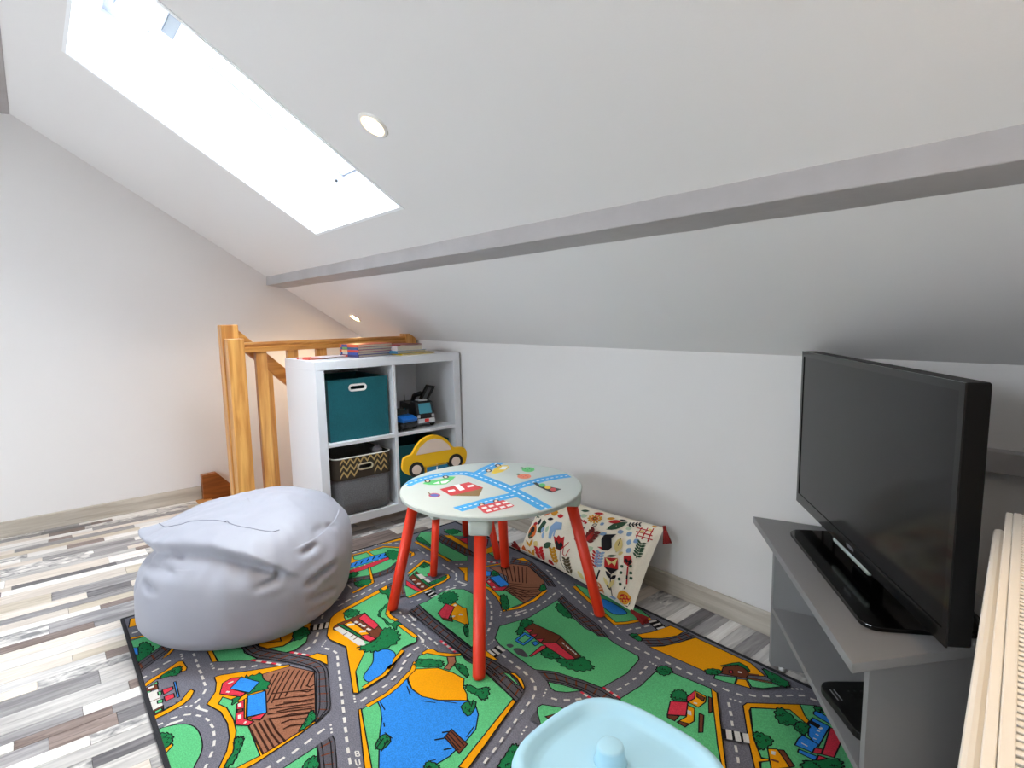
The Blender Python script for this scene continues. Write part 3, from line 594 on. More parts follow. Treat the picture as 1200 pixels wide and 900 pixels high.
# ------------------------------------------------------------------ flat print data (plan millimetres; negative second value = line width)
RUG_PRINT = [
('Y',0,[1350,-1539,1363,-1496,1426,-1481,1414,-1551]),
('G',0,[1514,-1560,1515,-1507,1621,-1471,1639,-1510,1675,-1560]),
('Y',-9,[1498,-1560,1504,-1534,1515,-1505]),
('W',-8,[1462,-1547,1465,-1531]),
('D',1,[1662,-1560,1606,-1548,1562,-1537,1559,-1521,1599,-1509,1622,-1511,1653,-1530]),
('B',0,[1563,-1559,1576,-1544,1622,-1548,1612,-1560]),
('S',0,[1571,-1444,1586,-1458,1601,-1472,1616,-1487,1630,-1503,1643,-1519,1656,-1536,1669,-1552,1683,-1560,1737,-1560,1722,-1548,1708,-1530,1694,-1513,1680,-1495,1665,-1478,1651,-1461,1636,-1444,1622,-1427]),
('O',-6,[1593,-1456,1629,-1446]),
('O',-6,[1624,-1485,1658,-1479]),
('O',-6,[1651,-1518,1686,-1514]),
('O',-6,[1677,-1552,1714,-1549]),
('K',-3,[1583,-1439,1598,-1454,1614,-1469,1629,-1485,1642,-1501,1656,-1518,1669,-1534,1683,-1551,1696,-1560]),
('K',-3,[1609,-1431,1624,-1447,1639,-1463,1653,-1480,1667,-1497,1681,-1515,1695,-1532,1709,-1549,1723,-1560]),
('K',-3,[1571,-1444,1586,-1458,1601,-1472,1616,-1487,1630,-1503,1643,-1519,1656,-1536,1669,-1552,1683,-1560]),
('K',-3,[1622,-1427,1636,-1444,1651,-1461,1665,-1478,1680,-1495,1694,-1513,1708,-1530,1722,-1548,1737,-1560]),
('Y',0,[1699,-1498,1655,-1465,1657,-1453,1686,-1475]),
('Y',0,[1805,-1560,1821,-1560,1797,-1521,1771,-1462,1809,-1464,1811,-1453,1797,-1448,1750,-1451,1744,-1462,1770,-1500,1793,-1546]),
('D',1,[1803,-1519,1781,-1496,1775,-1466,1795,-1463,1817,-1479,1808,-1497]),
('G',0,[1832,-1560,1813,-1526,1830,-1526,1863,-1555,1971,-1560,1970,-1560]),
('O',0,[1828,-1560,1825,-1528,1854,-1529,1847,-1560]),
('W',0,[1829,-1550,1828,-1537,1838,-1537,1838,-1551]),
('W',0,[1857,-1555,1856,-1531,1945,-1532,1950,-1560]),
('O',-3,[1904,-1558,1902,-1532]),
('O',0,[1950,-1560,1943,-1531,1972,-1534,1972,-1560]),
('G',0,[1956,-1553,1953,-1536,1963,-1536,1966,-1553]),
('R',0,[1867,-1522,1869,-1497,1884,-1498,1893,-1522]),
('R',0,[1904,-1523,1905,-1500,1926,-1501,1928,-1524]),
('B',0,[1848,-1491,1849,-1486,1932,-1491,1933,-1496]),
('G',0,[1870,-1533,1871,-1525,1888,-1526,1887,-1534]),
('G',0,[1910,-1540,1913,-1527,1929,-1530,1925,-1541]),
('D',1,[1965,-1533,1957,-1497,1928,-1470,1948,-1476,1961,-1492,1976,-1521]),
('Y',0,[1975,-1560,1968,-1525,1954,-1491,1926,-1470,1918,-1460,1932,-1455,1959,-1468,1976,-1490,1986,-1525,1992,-1559]),
('W',-7,[1769,-1560,1764,-1545]),
('W',-7,[1751,-1531,1746,-1512]),
('W',-7,[1732,-1499,1725,-1479]),
('W',-7,[1766,-1420,1785,-1420]),
('W',-7,[1799,-1421,1819,-1421]),
('W',-7,[1834,-1423,1856,-1422]),
('W',-7,[1869,-1424,1892,-1424]),
('W',-6,[1905,-1426,1926,-1426]),
('W',-6,[1943,-1428,1962,-1439]),
('W',-6,[1979,-1450,1991,-1465]),
('W',-7,[1728,-1418,1746,-1418]),
('W',-7,[1706,-1448,1713,-1448]),
('W',-6,[1720,-1448,1727,-1449]),
('W',-6,[1734,-1449,1740,-1449]),
('W',-6,[1983,-1499,1986,-1494]),
('W',-6,[1988,-1488,1991,-1483]),
('W',-6,[1994,-1477,1997,-1472]),
('W',-6,[1821,-1389,1828,-1389]),
('W',-6,[1835,-1389,1843,-1389]),
('W',-6,[1850,-1389,1857,-1389]),
('W',0,[2013,-1469,2003,-1457,2021,-1457,2045,-1444,2051,-1448,2023,-1464]),
('W',-7,[1867,-1381,1876,-1368]),
('W',-7,[1884,-1357,1893,-1344]),
('W',-7,[1901,-1329,1910,-1316]),
('W',-7,[1919,-1302,1925,-1288]),
('G',0,[1753,-1371,1712,-1354,1753,-1289,1831,-1298,1888,-1277,1883,-1298,1827,-1370]),
('Y',0,[1742,-1383,1748,-1370,1824,-1372,1817,-1385]),
('Y',0,[1903,-1398,1902,-1390,1905,-1379,1985,-1215,2006,-1216,2068,-1171,2177,-1212,2277,-1247,2291,-1288,2318,-1403,2320,-1433,2288,-1480,2277,-1472,2233,-1445,2189,-1428,2134,-1419,2074,-1421,2017,-1442,1976,-1412,1934,-1400]),
('G',0,[2013,-1402,2087,-1363,2179,-1381,2301,-1389,2303,-1443,2288,-1461,2244,-1432,2175,-1409,2126,-1403,2067,-1405,2036,-1418]),
('N',0,[1977,-1306,1995,-1216,2070,-1172,2178,-1211,2270,-1246,2283,-1288,2301,-1383,2181,-1381,2079,-1310]),
('F',-4,[2001,-1263,2024,-1281,2049,-1297]),
('F',-4,[2004,-1250,2044,-1281,2085,-1307]),
('F',-4,[2007,-1236,2064,-1280,2119,-1318]),
('F',-4,[2010,-1223,2070,-1270,2128,-1310]),
('F',-4,[2020,-1212,2073,-1255,2125,-1291]),
('F',-4,[2033,-1202,2080,-1240,2125,-1273]),
('F',-4,[2047,-1193,2083,-1223,2119,-1249]),
('F',-4,[2060,-1183,2089,-1209,2119,-1230]),
('F',-4,[2073,-1174,2095,-1194,2119,-1211]),
('F',-4,[2126,-1194,2131,-1207,2115,-1213]),
('F',-4,[2146,-1202,2146,-1221,2129,-1233]),
('F',-4,[2166,-1209,2158,-1236,2139,-1258]),
('F',-4,[2186,-1217,2170,-1252,2147,-1285]),
('F',-4,[2205,-1224,2176,-1274,2148,-1323]),
('F',-4,[2223,-1231,2194,-1281,2166,-1332]),
('F',-4,[2241,-1238,2212,-1288,2184,-1338]),
('F',-4,[2146,-1204,2114,-1256,2088,-1299]),
('F',-4,[2169,-1214,2138,-1264,2117,-1303]),
('F',-4,[2191,-1224,2161,-1272,2145,-1306]),
('F',-4,[2212,-1233,2184,-1280,2172,-1310]),
('F',-4,[2233,-1243,2206,-1287,2199,-1313]),
('F',-4,[2253,-1252,2227,-1294,2224,-1316]),
('F',-4,[2273,-1261,2248,-1301,2249,-1319]),
('F',-5,[2181,-1381,2240,-1381,2302,-1382]),
('F',-5,[2182,-1369,2242,-1369,2300,-1369]),
('F',-5,[2182,-1357,2243,-1357,2298,-1356]),
('F',-5,[2183,-1345,2244,-1346,2296,-1342]),
('F',-5,[2184,-1333,2245,-1334,2295,-1329]),
('D',1,[1965,-1330,1971,-1320,1975,-1299,2031,-1291,2055,-1301,2048,-1341,2040,-1353,2055,-1372,2062,-1385,2039,-1383,2035,-1352]),
('R',0,[1949,-1387,1941,-1362,1955,-1340,1990,-1378,2037,-1350,2047,-1364,1995,-1405]),
('B',0,[1954,-1339,2013,-1307,2044,-1342,1990,-1378]),
('W',-6,[1962,-1376,1961,-1362]),
('W',-6,[1997,-1389,2005,-1383]),
('B',0,[2056,-1350,2066,-1306,2159,-1331,2143,-1375]),
('R',0,[2071,-1381,2065,-1361,2145,-1382,2172,-1367,2179,-1381,2153,-1406]),
('Y',0,[2064,-1360,2064,-1354,2146,-1378,2145,-1382]),
('R',0,[2152,-1361,2158,-1332,2176,-1353,2152,-1372]),
('W',-8,[2074,-1375,2089,-1378]),
('W',-8,[2121,-1387,2137,-1391]),
('W',-8,[2159,-1386,2163,-1382]),
('O',0,[2096,-1386,2101,-1374,2112,-1377,2107,-1390]),
('D',1,[2206,-1421,2207,-1408,2220,-1404,2253,-1422,2281,-1442,2286,-1462,2265,-1450,2244,-1433]),
('D',1,[2254,-1264,2230,-1243,2243,-1238,2265,-1244,2282,-1277,2278,-1288]),
('G',1,[2045,-1560,2045,-1530,2063,-1500,2097,-1483,2148,-1481,2193,-1490,2239,-1516,2256,-1521,2210,-1560,2123,-1560]),
('D',1,[2065,-1560,2068,-1543,2093,-1533,2118,-1544,2121,-1560]),
('Y',0,[2133,-1560,2128,-1560,2117,-1539,2126,-1538,2146,-1558,2143,-1560]),
('Y',0,[2150,-1560,2199,-1560,2194,-1560]),
('W',-6,[2021,-1560,2020,-1543]),
('W',-6,[2015,-1526,2018,-1510]),
('W',-6,[2023,-1497,2033,-1482]),
('W',-6,[2045,-1473,2058,-1464]),
('W',-6,[2074,-1457,2092,-1452]),
('W',-6,[2106,-1452,2126,-1450]),
('W',-6,[2140,-1452,2158,-1455]),
('W',-6,[2175,-1458,2195,-1464]),
('W',-6,[2212,-1471,2228,-1480]),
('W',-6,[2245,-1489,2256,-1497]),
('W',0,[2038,-1501,2045,-1501,2041,-1532,2039,-1545,2031,-1528]),
('S',0,[1773,-1265,1789,-1262,1806,-1260,1823,-1257,1840,-1255,1855,-1247,1869,-1237,1883,-1227,1897,-1217,1911,-1207,1925,-1197,1939,-1188,1954,-1179,1969,-1171,1983,-1162,1998,-1153,2014,-1147,2030,-1142,2047,-1137,2064,-1138,2081,-1139,2097,-1143,2114,-1149,2130,-1154,2146,-1160,2162,-1166,2178,-1171,2194,-1177,2210,-1183,2227,-1189,2242,-1195,2257,-1204,2266,-1219,2274,-1234,2283,-1249,2277,-1249,2262,-1242,2247,-1235,2232,-1229,2217,-1223,2202,-1217,2187,-1211,2171,-1206,2156,-1200,2141,-1194,2126,-1188,2111,-1182,2096,-1176,2081,-1170,2065,-1170,2049,-1172,2034,-1178,2020,-1186,2006,-1194,1992,-1202,1978,-1210,1965,-1220,1952,-1229,1939,-1239,1926,-1249,1913,-1259,1900,-1269,1887,-1278,1872,-1284,1857,-1289,1841,-1294,1825,-1296,1809,-1297,1793,-1298,1777,-1300]),
('O',-6,[1790,-1268,1792,-1293]),
('O',-6,[1824,-1263,1825,-1290]),
('O',-6,[1855,-1253,1856,-1283]),
('O',-6,[1884,-1235,1886,-1271]),
('O',-6,[1911,-1215,1913,-1251]),
('O',-6,[1939,-1196,1939,-1232]),
('O',-5,[1968,-1178,1965,-1212]),
('O',-5,[1997,-1160,1993,-1195]),
('O',-5,[2029,-1148,2022,-1179]),
('O',-5,[2062,-1143,2051,-1167]),
('O',-5,[2095,-1147,2083,-1166]),
('O',-5,[2127,-1159,2114,-1178]),
('O',-5,[2159,-1170,2144,-1190]),
('O',-5,[2191,-1181,2175,-1201]),
('O',-5,[2223,-1193,2205,-1213]),
('O',-5,[2253,-1208,2236,-1225]),
('O',-5,[2272,-1235,2264,-1241]),
('K',-3,[1774,-1273,1790,-1271,1807,-1269,1824,-1267,1841,-1265,1855,-1258,1870,-1249,1884,-1240,1898,-1230,1911,-1220,1925,-1210,1939,-1201,1953,-1192,1968,-1183,1982,-1174,1996,-1165,2012,-1159,2028,-1153,2044,-1147,2060,-1146,2077,-1147,2093,-1150,2109,-1156,2125,-1161,2141,-1167,2157,-1173,2173,-1179,2189,-1184,2204,-1190,2220,-1196,2236,-1202,2251,-1210,2261,-1223,2271,-1236,2281,-1249]),
('K',-3,[1776,-1291,1792,-1289,1808,-1288,1825,-1286,1841,-1284,1856,-1279,1871,-1272,1886,-1266,1899,-1256,1912,-1246,1926,-1236,1939,-1226,1952,-1217,1966,-1207,1979,-1198,1993,-1190,2008,-1182,2023,-1175,2037,-1168,2053,-1163,2069,-1162,2085,-1164,2100,-1169,2116,-1175,2131,-1181,2146,-1187,2162,-1193,2177,-1198,2193,-1204,2208,-1210,2223,-1216,2238,-1223,2252,-1231,2265,-1240,2278,-1249]),
('K',-3,[1773,-1265,1789,-1262,1806,-1260,1823,-1257,1840,-1255,1855,-1247,1869,-1237,1883,-1227,1897,-1217,1911,-1207,1925,-1197,1939,-1188,1954,-1179,1969,-1171,1983,-1162,1998,-1153,2014,-1147,2030,-1142,2047,-1137,2064,-1138,2081,-1139,2097,-1143,2114,-1149,2130,-1154,2146,-1160,2162,-1166,2178,-1171,2194,-1177,2210,-1183,2227,-1189,2242,-1195,2257,-1204,2266,-1219,2274,-1234,2283,-1249]),
('K',-3,[1777,-1300,1793,-1298,1809,-1297,1825,-1296,1841,-1294,1857,-1289,1872,-1284,1887,-1278,1900,-1269,1913,-1259,1926,-1249,1939,-1239,1952,-1229,1965,-1220,1978,-1210,1992,-1202,2006,-1194,2020,-1186,2034,-1178,2049,-1172,2065,-1170,2081,-1170,2096,-1176,2111,-1182,2126,-1188,2141,-1194,2156,-1200,2171,-1206,2187,-1211,2202,-1217,2217,-1223,2232,-1229,2247,-1235,2262,-1242,2277,-1249]),
('S',0,[2348,-1234,2367,-1236,2385,-1242,2404,-1249,2422,-1255,2440,-1262,2459,-1269,2433,-1298,2420,-1293,2407,-1289,2394,-1285,2381,-1281,2368,-1278,2355,-1275]),
('O',-5,[2367,-1242,2368,-1271]),
('O',-5,[2402,-1254,2395,-1280]),
('O',-4,[2437,-1267,2423,-1289]),
('K',-3,[2349,-1244,2367,-1246,2384,-1252,2401,-1258,2418,-1264,2435,-1270,2452,-1276]),
('K',-3,[2353,-1264,2367,-1267,2382,-1271,2396,-1276,2410,-1281,2425,-1285,2439,-1290]),
('K',-3,[2348,-1234,2367,-1236,2385,-1242,2404,-1249,2422,-1255,2440,-1262,2459,-1269]),
('K',-3,[2355,-1275,2368,-1278,2381,-1281,2394,-1285,2407,-1289,2420,-1293,2433,-1298]),
('G',0,[2374,-1361,2359,-1276,2431,-1300,2383,-1361]),
('D',1,[2400,-1324,2386,-1307,2391,-1290,2430,-1302,2409,-1326]),
('R',-8,[1889,-1294,1903,-1284]),
('W',-8,[1903,-1284,1918,-1274]),
('R',-8,[1918,-1274,1932,-1264]),
('W',-8,[1932,-1264,1946,-1254]),
('R',-8,[1946,-1254,1960,-1244]),
('W',-8,[1960,-1244,1974,-1235]),
('R',-8,[1925,-1192,1937,-1184]),
('W',-8,[1937,-1184,1948,-1177]),
('R',-8,[1948,-1177,1960,-1169]),
('W',-8,[1960,-1169,1971,-1161]),
('R',-8,[1971,-1161,1983,-1154]),
('Y',0,[1985,-1160,1987,-1131,2018,-1113,2066,-1131,2031,-1141]),
('Y',0,[1802,-1253,1772,-1125,1802,-1081,1841,-1099,1839,-1112,1842,-1149,1865,-1171,1876,-1196,1859,-1239,1830,-1254]),
('G',0,[1862,-1236,1880,-1197,1865,-1157,1854,-1106,1905,-1136,1925,-1178,1919,-1203]),
('D',1,[1819,-1145,1802,-1113,1847,-1103,1869,-1119,1871,-1156]),
('R',0,[1800,-1221,1800,-1171,1817,-1191,1814,-1215]),
('K',-4,[1811,-1252,1846,-1193,1816,-1187]),
('W',-8,[1876,-1086,1895,-1098]),
('W',-8,[1911,-1106,1928,-1121]),
('W',-8,[1939,-1136,1947,-1153]),
('W',-8,[1971,-1102,1987,-1093]),
('W',-7,[2002,-1087,2022,-1085]),
('W',-7,[2036,-1089,2057,-1096]),
('W',-7,[2070,-1102,2090,-1109]),
('W',-7,[2107,-1114,2126,-1121]),
('W',-7,[2141,-1127,2161,-1133]),
('W',-7,[2174,-1139,2197,-1146]),
('W',-7,[2208,-1151,2228,-1157]),
('W',-7,[2242,-1162,2260,-1169]),
('W',-7,[2271,-1173,2293,-1180]),
('K',0,[1819,-1093,1834,-1029,1874,-1052,1851,-1099]),
('W',-11,[1821,-1072,1853,-1088]),
('W',-11,[1828,-1054,1861,-1072]),
('W',-11,[1836,-1037,1868,-1055]),
('W',-7,[1773,-1030,1793,-1041]),
('W',-4,[1932,-1082,1935,-1086]),
('W',-4,[1939,-1089,1943,-1093]),
('W',-4,[1946,-1096,1950,-1100]),
('W',-4,[1954,-1103,1957,-1107]),
('W',-5,[2243,-1130,2250,-1132]),
('W',-5,[2256,-1135,2263,-1137]),
('W',-5,[2269,-1139,2276,-1141]),
('W',-7,[2341,-1198,2361,-1204]),
('W',-7,[2375,-1210,2394,-1216]),
('W',-7,[2410,-1222,2429,-1228]),
('W',-6,[2444,-1233,2464,-1239]),
('W',-7,[2307,-1186,2327,-1192]),
('W',-7,[2314,-1240,2320,-1260]),
('W',-7,[2325,-1276,2332,-1296]),
('W',-7,[2336,-1312,2342,-1330]),
('W',-7,[2342,-1346,2347,-1365]),
('W',-7,[2349,-1380,2350,-1391]),
('W',-7,[2273,-1108,2276,-1127]),
('W',-5,[2309,-1222,2315,-1224]),
('W',-5,[2322,-1226,2328,-1228]),
('W',-5,[2334,-1230,2340,-1232]),
('W',-5,[2246,-1131,2252,-1133]),
('W',-5,[2258,-1135,2264,-1137]),
('W',-5,[2270,-1139,2276,-1141]),
('W',-3,[2434,-1214,2450,-1219]),
('W',-3,[2434,-1214,2439,-1208]),
('W',-3,[2439,-1208,2444,-1209]),
('W',-3,[2444,-1209,2443,-1215]),
('W',-3,[2443,-1215,2449,-1210]),
('W',-3,[2449,-1210,2455,-1212]),
('W',-3,[2455,-1212,2450,-1219]),
('W',-3,[2459,-1225,2474,-1229]),
('W',-3,[2474,-1229,2480,-1227]),
('W',-3,[2480,-1227,2478,-1222]),
('W',-3,[2478,-1222,2464,-1218]),
('W',-3,[2491,-1225,2485,-1229]),
('W',-3,[2485,-1229,2487,-1234]),
('W',-3,[2487,-1234,2497,-1231]),
('W',-3,[2497,-1231,2503,-1232]),
('W',-3,[2503,-1232,2501,-1238]),
('Y',0,[1911,-1071,1868,-1049,1817,-1020,1794,-990,1726,-762,1752,-771,1804,-962,1841,-982,2080,-1021,2152,-1083,2198,-1101,2246,-1118,2236,-1129,2188,-1112,2014,-1051,1939,-1074]),
('G',0,[1752,-771,1819,-781,1867,-802,1882,-815,1887,-840,1922,-858,1957,-863,2010,-863,2118,-862,2134,-873,2135,-923,2205,-1007,2221,-1075,2245,-1116,2189,-1095,2152,-1083,2080,-1021,1841,-982,1805,-954]),
('B',1,[2098,-1000,2099,-982,2115,-959,2153,-956,2195,-994,2217,-1041,2227,-1067,2210,-1080,2183,-1072,2144,-1026]),
('Y',-12,[1891,-841,1920,-860,1952,-863,1979,-858]),
('Y',-11,[2011,-865,2113,-861]),
('Y',-11,[1880,-814,1887,-833,1895,-844]),
('O',0,[1879,-1036,1868,-1017,1860,-916,2021,-922,2039,-951,2046,-982,1893,-1042]),
('R',0,[1881,-949,1863,-918,1967,-917,1982,-941]),
('Y',0,[1885,-1003,1881,-976,1998,-963,1986,-988]),
('D',0,[1886,-1016,1887,-1007,1991,-989,1991,-998]),
('W',0,[1888,-1038,1888,-1020,2020,-996,2048,-1002,2033,-1020]),
('W',-10,[1893,-967,1907,-963]),
('W',-9,[1915,-963,1926,-960]),
('W',-9,[1932,-961,1946,-955]),
('W',-9,[1960,-956,1977,-952]),
('W',-12,[1897,-995,1909,-976]),
('W',-11,[1963,-983,1973,-966]),
('O',-4,[1946,-1032,1942,-1016]),
('O',-4,[1993,-1018,1989,-1003]),
('O',-4,[1973,-1021,1968,-1007]),
('R',0,[1991,-991,1994,-972,2035,-961,2038,-986]),
('D',1,[2044,-1021,2048,-998,2037,-958,2003,-917,2023,-895,2064,-898,2098,-927,2099,-982,2081,-1011]),
('D',1,[1816,-971,1810,-943,1839,-928,1856,-944,1852,-970]),
('D',1,[1755,-807,1765,-776,1827,-785,1869,-812,1883,-855,1911,-882,1969,-882,1997,-856,2016,-882,1982,-889,1915,-888,1887,-874,1864,-841,1851,-820,1810,-804]),
('Y',-10,[2148,-929,2174,-968,2205,-1007,2193,-987,2220,-1028,2228,-1066,2235,-1099]),
('W',-7,[2165,-883,2170,-904]),
('W',-7,[2177,-918,2187,-936]),
('W',-7,[2200,-947,2211,-964]),
('W',-7,[2224,-973,2235,-991]),
('W',-6,[2247,-1005,2254,-1023]),
('W',-6,[2246,-1006,2254,-1024]),
('W',-6,[2260,-1039,2263,-1056]),
('W',-6,[2268,-1074,2271,-1091]),
('W',-6,[2272,-1107,2276,-1126]),
('W',-6,[1937,-824,1949,-825]),
('W',-6,[1967,-828,1987,-829]),
('W',-6,[1997,-829,2020,-830]),
('W',-6,[2033,-831,2054,-831]),
('W',-6,[2069,-831,2089,-831]),
('W',-6,[2103,-830,2122,-831]),
('W',-6,[2140,-833,2159,-833]),
('W',-6,[2171,-831,2193,-833]),
('W',-4,[2162,-865,2166,-865]),
('W',-4,[2171,-865,2176,-865]),
('W',-4,[2180,-864,2185,-864]),
('W',-4,[2189,-864,2194,-864]),
('W',0,[1972,-811,1974,-807,2011,-808,2012,-801,2029,-813,2016,-821,2013,-814]),
('W',0,[2103,-851,2105,-848,2137,-850,2143,-849,2155,-859,2145,-865,2142,-859]),
('D',1,[1619,-842,1599,-807,1633,-784,1665,-805,1661,-845]),
('G',0,[2314,-1141,2311,-1125,2303,-1063,2266,-976,2240,-939,2225,-926,2207,-908,2206,-892,2211,-882,2264,-848,2290,-808,2321,-814,2373,-804,2546,-819,2638,-1048,2645,-1065,2516,-1213]),
('Y',0,[2267,-977,2254,-951,2295,-896,2342,-876,2386,-868,2415,-891,2445,-900,2466,-914,2414,-971,2373,-996,2326,-1000,2289,-989]),
('B',0,[2310,-1095,2280,-988,2303,-997,2334,-1001,2373,-996,2415,-972,2468,-914,2497,-909,2529,-924,2567,-960,2583,-999,2590,-1030,2598,-1058,2598,-1089,2596,-1121,2527,-1200,2439,-1154,2381,-1118,2341,-1101]),
('Y',-11,[2225,-928,2256,-957,2264,-975,2288,-1021,2303,-1063,2311,-1125]),
('O',0,[2528,-1005,2594,-1004,2606,-1036,2539,-1033]),
('K',-3,[2536,-1020,2594,-1023]),
('K',-3,[2537,-1027,2596,-1031]),
('K',-3,[2534,-1010,2593,-1013]),
('K',-5,[2522,-1029,2532,-1012]),
('K',-5,[2531,-1056,2542,-1035]),
('K',-5,[2572,-1057,2580,-1039]),
('D',0,[2477,-939,2473,-910,2488,-903,2515,-934,2513,-946]),
('D',0,[2454,-1170,2433,-1143,2442,-1136,2467,-1138,2475,-1165]),
('D',1,[2586,-1117,2580,-1102,2604,-1092,2613,-1101,2596,-1121]),
('K',-3,[2466,-1178,2445,-1146]),
('K',-3,[2481,-1171,2456,-1140]),
('K',-3,[2461,-909,2488,-919]),
('K',-3,[2475,-901,2496,-923]),
('K',-3,[2308,-1005,2348,-1017]),
('K',-3,[2387,-1007,2419,-982]),
('K',-3,[2429,-963,2456,-942]),
('K',-3,[2319,-1091,2356,-1096]),
('K',-3,[2556,-956,2574,-993]),
('K',-3,[2396,-1120,2411,-1126]),
('K',-3,[2430,-1135,2460,-1130]),
('K',-3,[2579,-1101,2586,-1087]),
('Y',0,[2310,-1148,2311,-1141,2517,-1211,2507,-1224]),
('Y',0,[2209,-895,2198,-892,2194,-870,2204,-856,2228,-853,2270,-820,2280,-802,2289,-812,2264,-848,2211,-882]),
('D',1,[2416,-883,2423,-871,2447,-865,2454,-847,2467,-843,2491,-868,2487,-883,2466,-883,2439,-889]),
('D',1,[2230,-929,2224,-914,2263,-875,2286,-874,2295,-888,2249,-937]),
('D',1,[2315,-850,2328,-835,2355,-836,2385,-857,2337,-857]),
('N',0,[2266,-846,2282,-828,2307,-842,2326,-877,2309,-885,2297,-862]),
('Y',0,[2542,-821,2555,-820,2657,-1048,2638,-1060]),
('W',-7,[2432,-717,2450,-717]),
('W',-7,[2466,-717,2484,-720]),
('W',-7,[2502,-721,2521,-728]),
('W',-7,[2536,-736,2550,-748]),
('W',-6,[2561,-761,2571,-777]),
('W',-6,[2579,-794,2585,-810]),
('W',-6,[2592,-827,2599,-843]),
('W',-6,[2605,-860,2613,-876]),
('W',-6,[2619,-893,2628,-912]),
('W',-6,[2633,-927,2641,-943]),
('W',-6,[2647,-959,2654,-976]),
('W',-6,[2659,-993,2667,-1010]),
('W',-5,[2565,-720,2569,-726]),
('W',-5,[2573,-732,2576,-738]),
('W',-5,[2580,-744,2583,-749]),
('W',-5,[2642,-859,2645,-865]),
('W',-5,[2648,-871,2650,-877]),
('W',-5,[2653,-883,2655,-888]),
('W',-6,[2602,-737,2616,-730]),
('W',-6,[2629,-718,2639,-706]),
('W',-6,[2648,-693,2657,-680]),
('S',0,[1937,-748,1954,-750,1972,-752,1989,-755,2007,-757,2024,-758,2042,-759,2060,-759,2077,-760,2095,-761,2113,-762,2130,-763,2148,-764,2166,-765,2183,-766,2201,-767,2219,-768,2236,-769,2254,-769,2271,-768,2289,-767,2307,-766,2324,-764,2342,-762,2359,-760,2377,-757,2395,-755,2412,-757,2430,-759,2447,-762,2465,-764,2482,-767,2500,-769,2517,-772,2535,-775,2557,-820,2539,-818,2521,-816,2504,-814,2486,-812,2468,-810,2451,-808,2433,-806,2415,-805,2397,-804,2380,-803,2362,-802,2344,-802,2326,-803,2309,-804,2291,-804,2273,-804,2255,-804,2238,-804,2220,-803,2202,-803,2184,-803,2167,-803,2149,-802,2131,-802,2113,-802,2096,-802,2078,-802,2060,-801,2042,-800,2025,-799,2007,-799,1989,-798,1971,-797,1954,-797]),
('O',-6,[1957,-757,1969,-790]),
('O',-6,[1992,-761,2004,-792]),
('O',-6,[2027,-764,2040,-794]),
('O',-6,[2062,-766,2075,-795]),
('O',-6,[2098,-767,2111,-796]),
('O',-6,[2133,-769,2146,-797]),
('O',-5,[2168,-771,2182,-797]),
('O',-5,[2204,-772,2217,-798]),
('O',-5,[2239,-774,2253,-799]),
('O',-5,[2274,-774,2288,-799]),
('O',-5,[2310,-771,2323,-798]),
('O',-5,[2345,-768,2359,-796]),
('O',-5,[2380,-764,2394,-797]),
('O',-5,[2415,-764,2430,-799]),
('O',-5,[2450,-769,2465,-802]),
('O',-5,[2485,-774,2500,-807]),
('O',-5,[2520,-779,2536,-811]),
('K',-3,[1941,-760,1958,-762,1976,-764,1993,-766,2011,-767,2029,-768,2046,-769,2064,-770,2082,-771,2100,-771,2117,-772,2135,-773,2153,-774,2170,-774,2188,-775,2206,-776,2223,-777,2241,-777,2259,-778,2276,-777,2294,-776,2312,-775,2329,-774,2347,-772,2365,-770,2382,-769,2400,-767,2417,-769,2435,-771,2452,-774,2470,-776,2487,-779,2505,-781,2522,-783,2540,-786]),
('K',-3,[1949,-784,1967,-785,1985,-787,2002,-788,2020,-789,2038,-789,2055,-790,2073,-791,2091,-791,2109,-792,2126,-792,2144,-793,2162,-793,2180,-793,2197,-794,2215,-794,2233,-795,2251,-795,2268,-795,2286,-795,2304,-795,2322,-794,2339,-793,2357,-792,2375,-792,2392,-792,2410,-793,2428,-794,2445,-796,2463,-798,2481,-800,2498,-802,2516,-804,2533,-806,2551,-808]),
('K',-3,[1937,-748,1954,-750,1972,-752,1989,-755,2007,-757,2024,-758,2042,-759,2060,-759,2077,-760,2095,-761,2113,-762,2130,-763,2148,-764,2166,-765,2183,-766,2201,-767,2219,-768,2236,-769,2254,-769,2271,-768,2289,-767,2307,-766,2324,-764,2342,-762,2359,-760,2377,-757,2395,-755,2412,-757,2430,-759,2447,-762,2465,-764,2482,-767,2500,-769,2517,-772,2535,-775]),
('K',-3,[1954,-797,1971,-797,1989,-798,2007,-799,2025,-799,2042,-800,2060,-801,2078,-802,2096,-802,2113,-802,2131,-802,2149,-802,2167,-803,2184,-803,2202,-803,2220,-803,2238,-804,2255,-804,2273,-804,2291,-804,2309,-804,2326,-803,2344,-802,2362,-802,2380,-803,2397,-804,2415,-805,2433,-806,2451,-808,2468,-810,2486,-812,2504,-814,2521,-816,2539,-818,2557,-820]),
('S',0,[2322,-765,2339,-761,2356,-758,2373,-755,2390,-752,2407,-752,2424,-751,2441,-750,2459,-750,2450,-792,2436,-790,2423,-788,2410,-787,2397,-786,2383,-786,2370,-786,2357,-786,2344,-787]),
('O',-5,[2341,-765,2354,-783]),
('O',-5,[2374,-760,2382,-781]),
('O',-5,[2407,-757,2409,-781]),
('O',-5,[2441,-756,2437,-784]),
('K',-3,[2327,-770,2343,-768,2359,-765,2375,-763,2391,-761,2408,-760,2424,-760,2440,-760,2456,-760]),
('K',-3,[2338,-781,2352,-780,2366,-779,2381,-778,2395,-777,2409,-778,2423,-779,2438,-780,2452,-781]),
('K',-3,[2322,-765,2339,-761,2356,-758,2373,-755,2390,-752,2407,-752,2424,-751,2441,-750,2459,-750]),
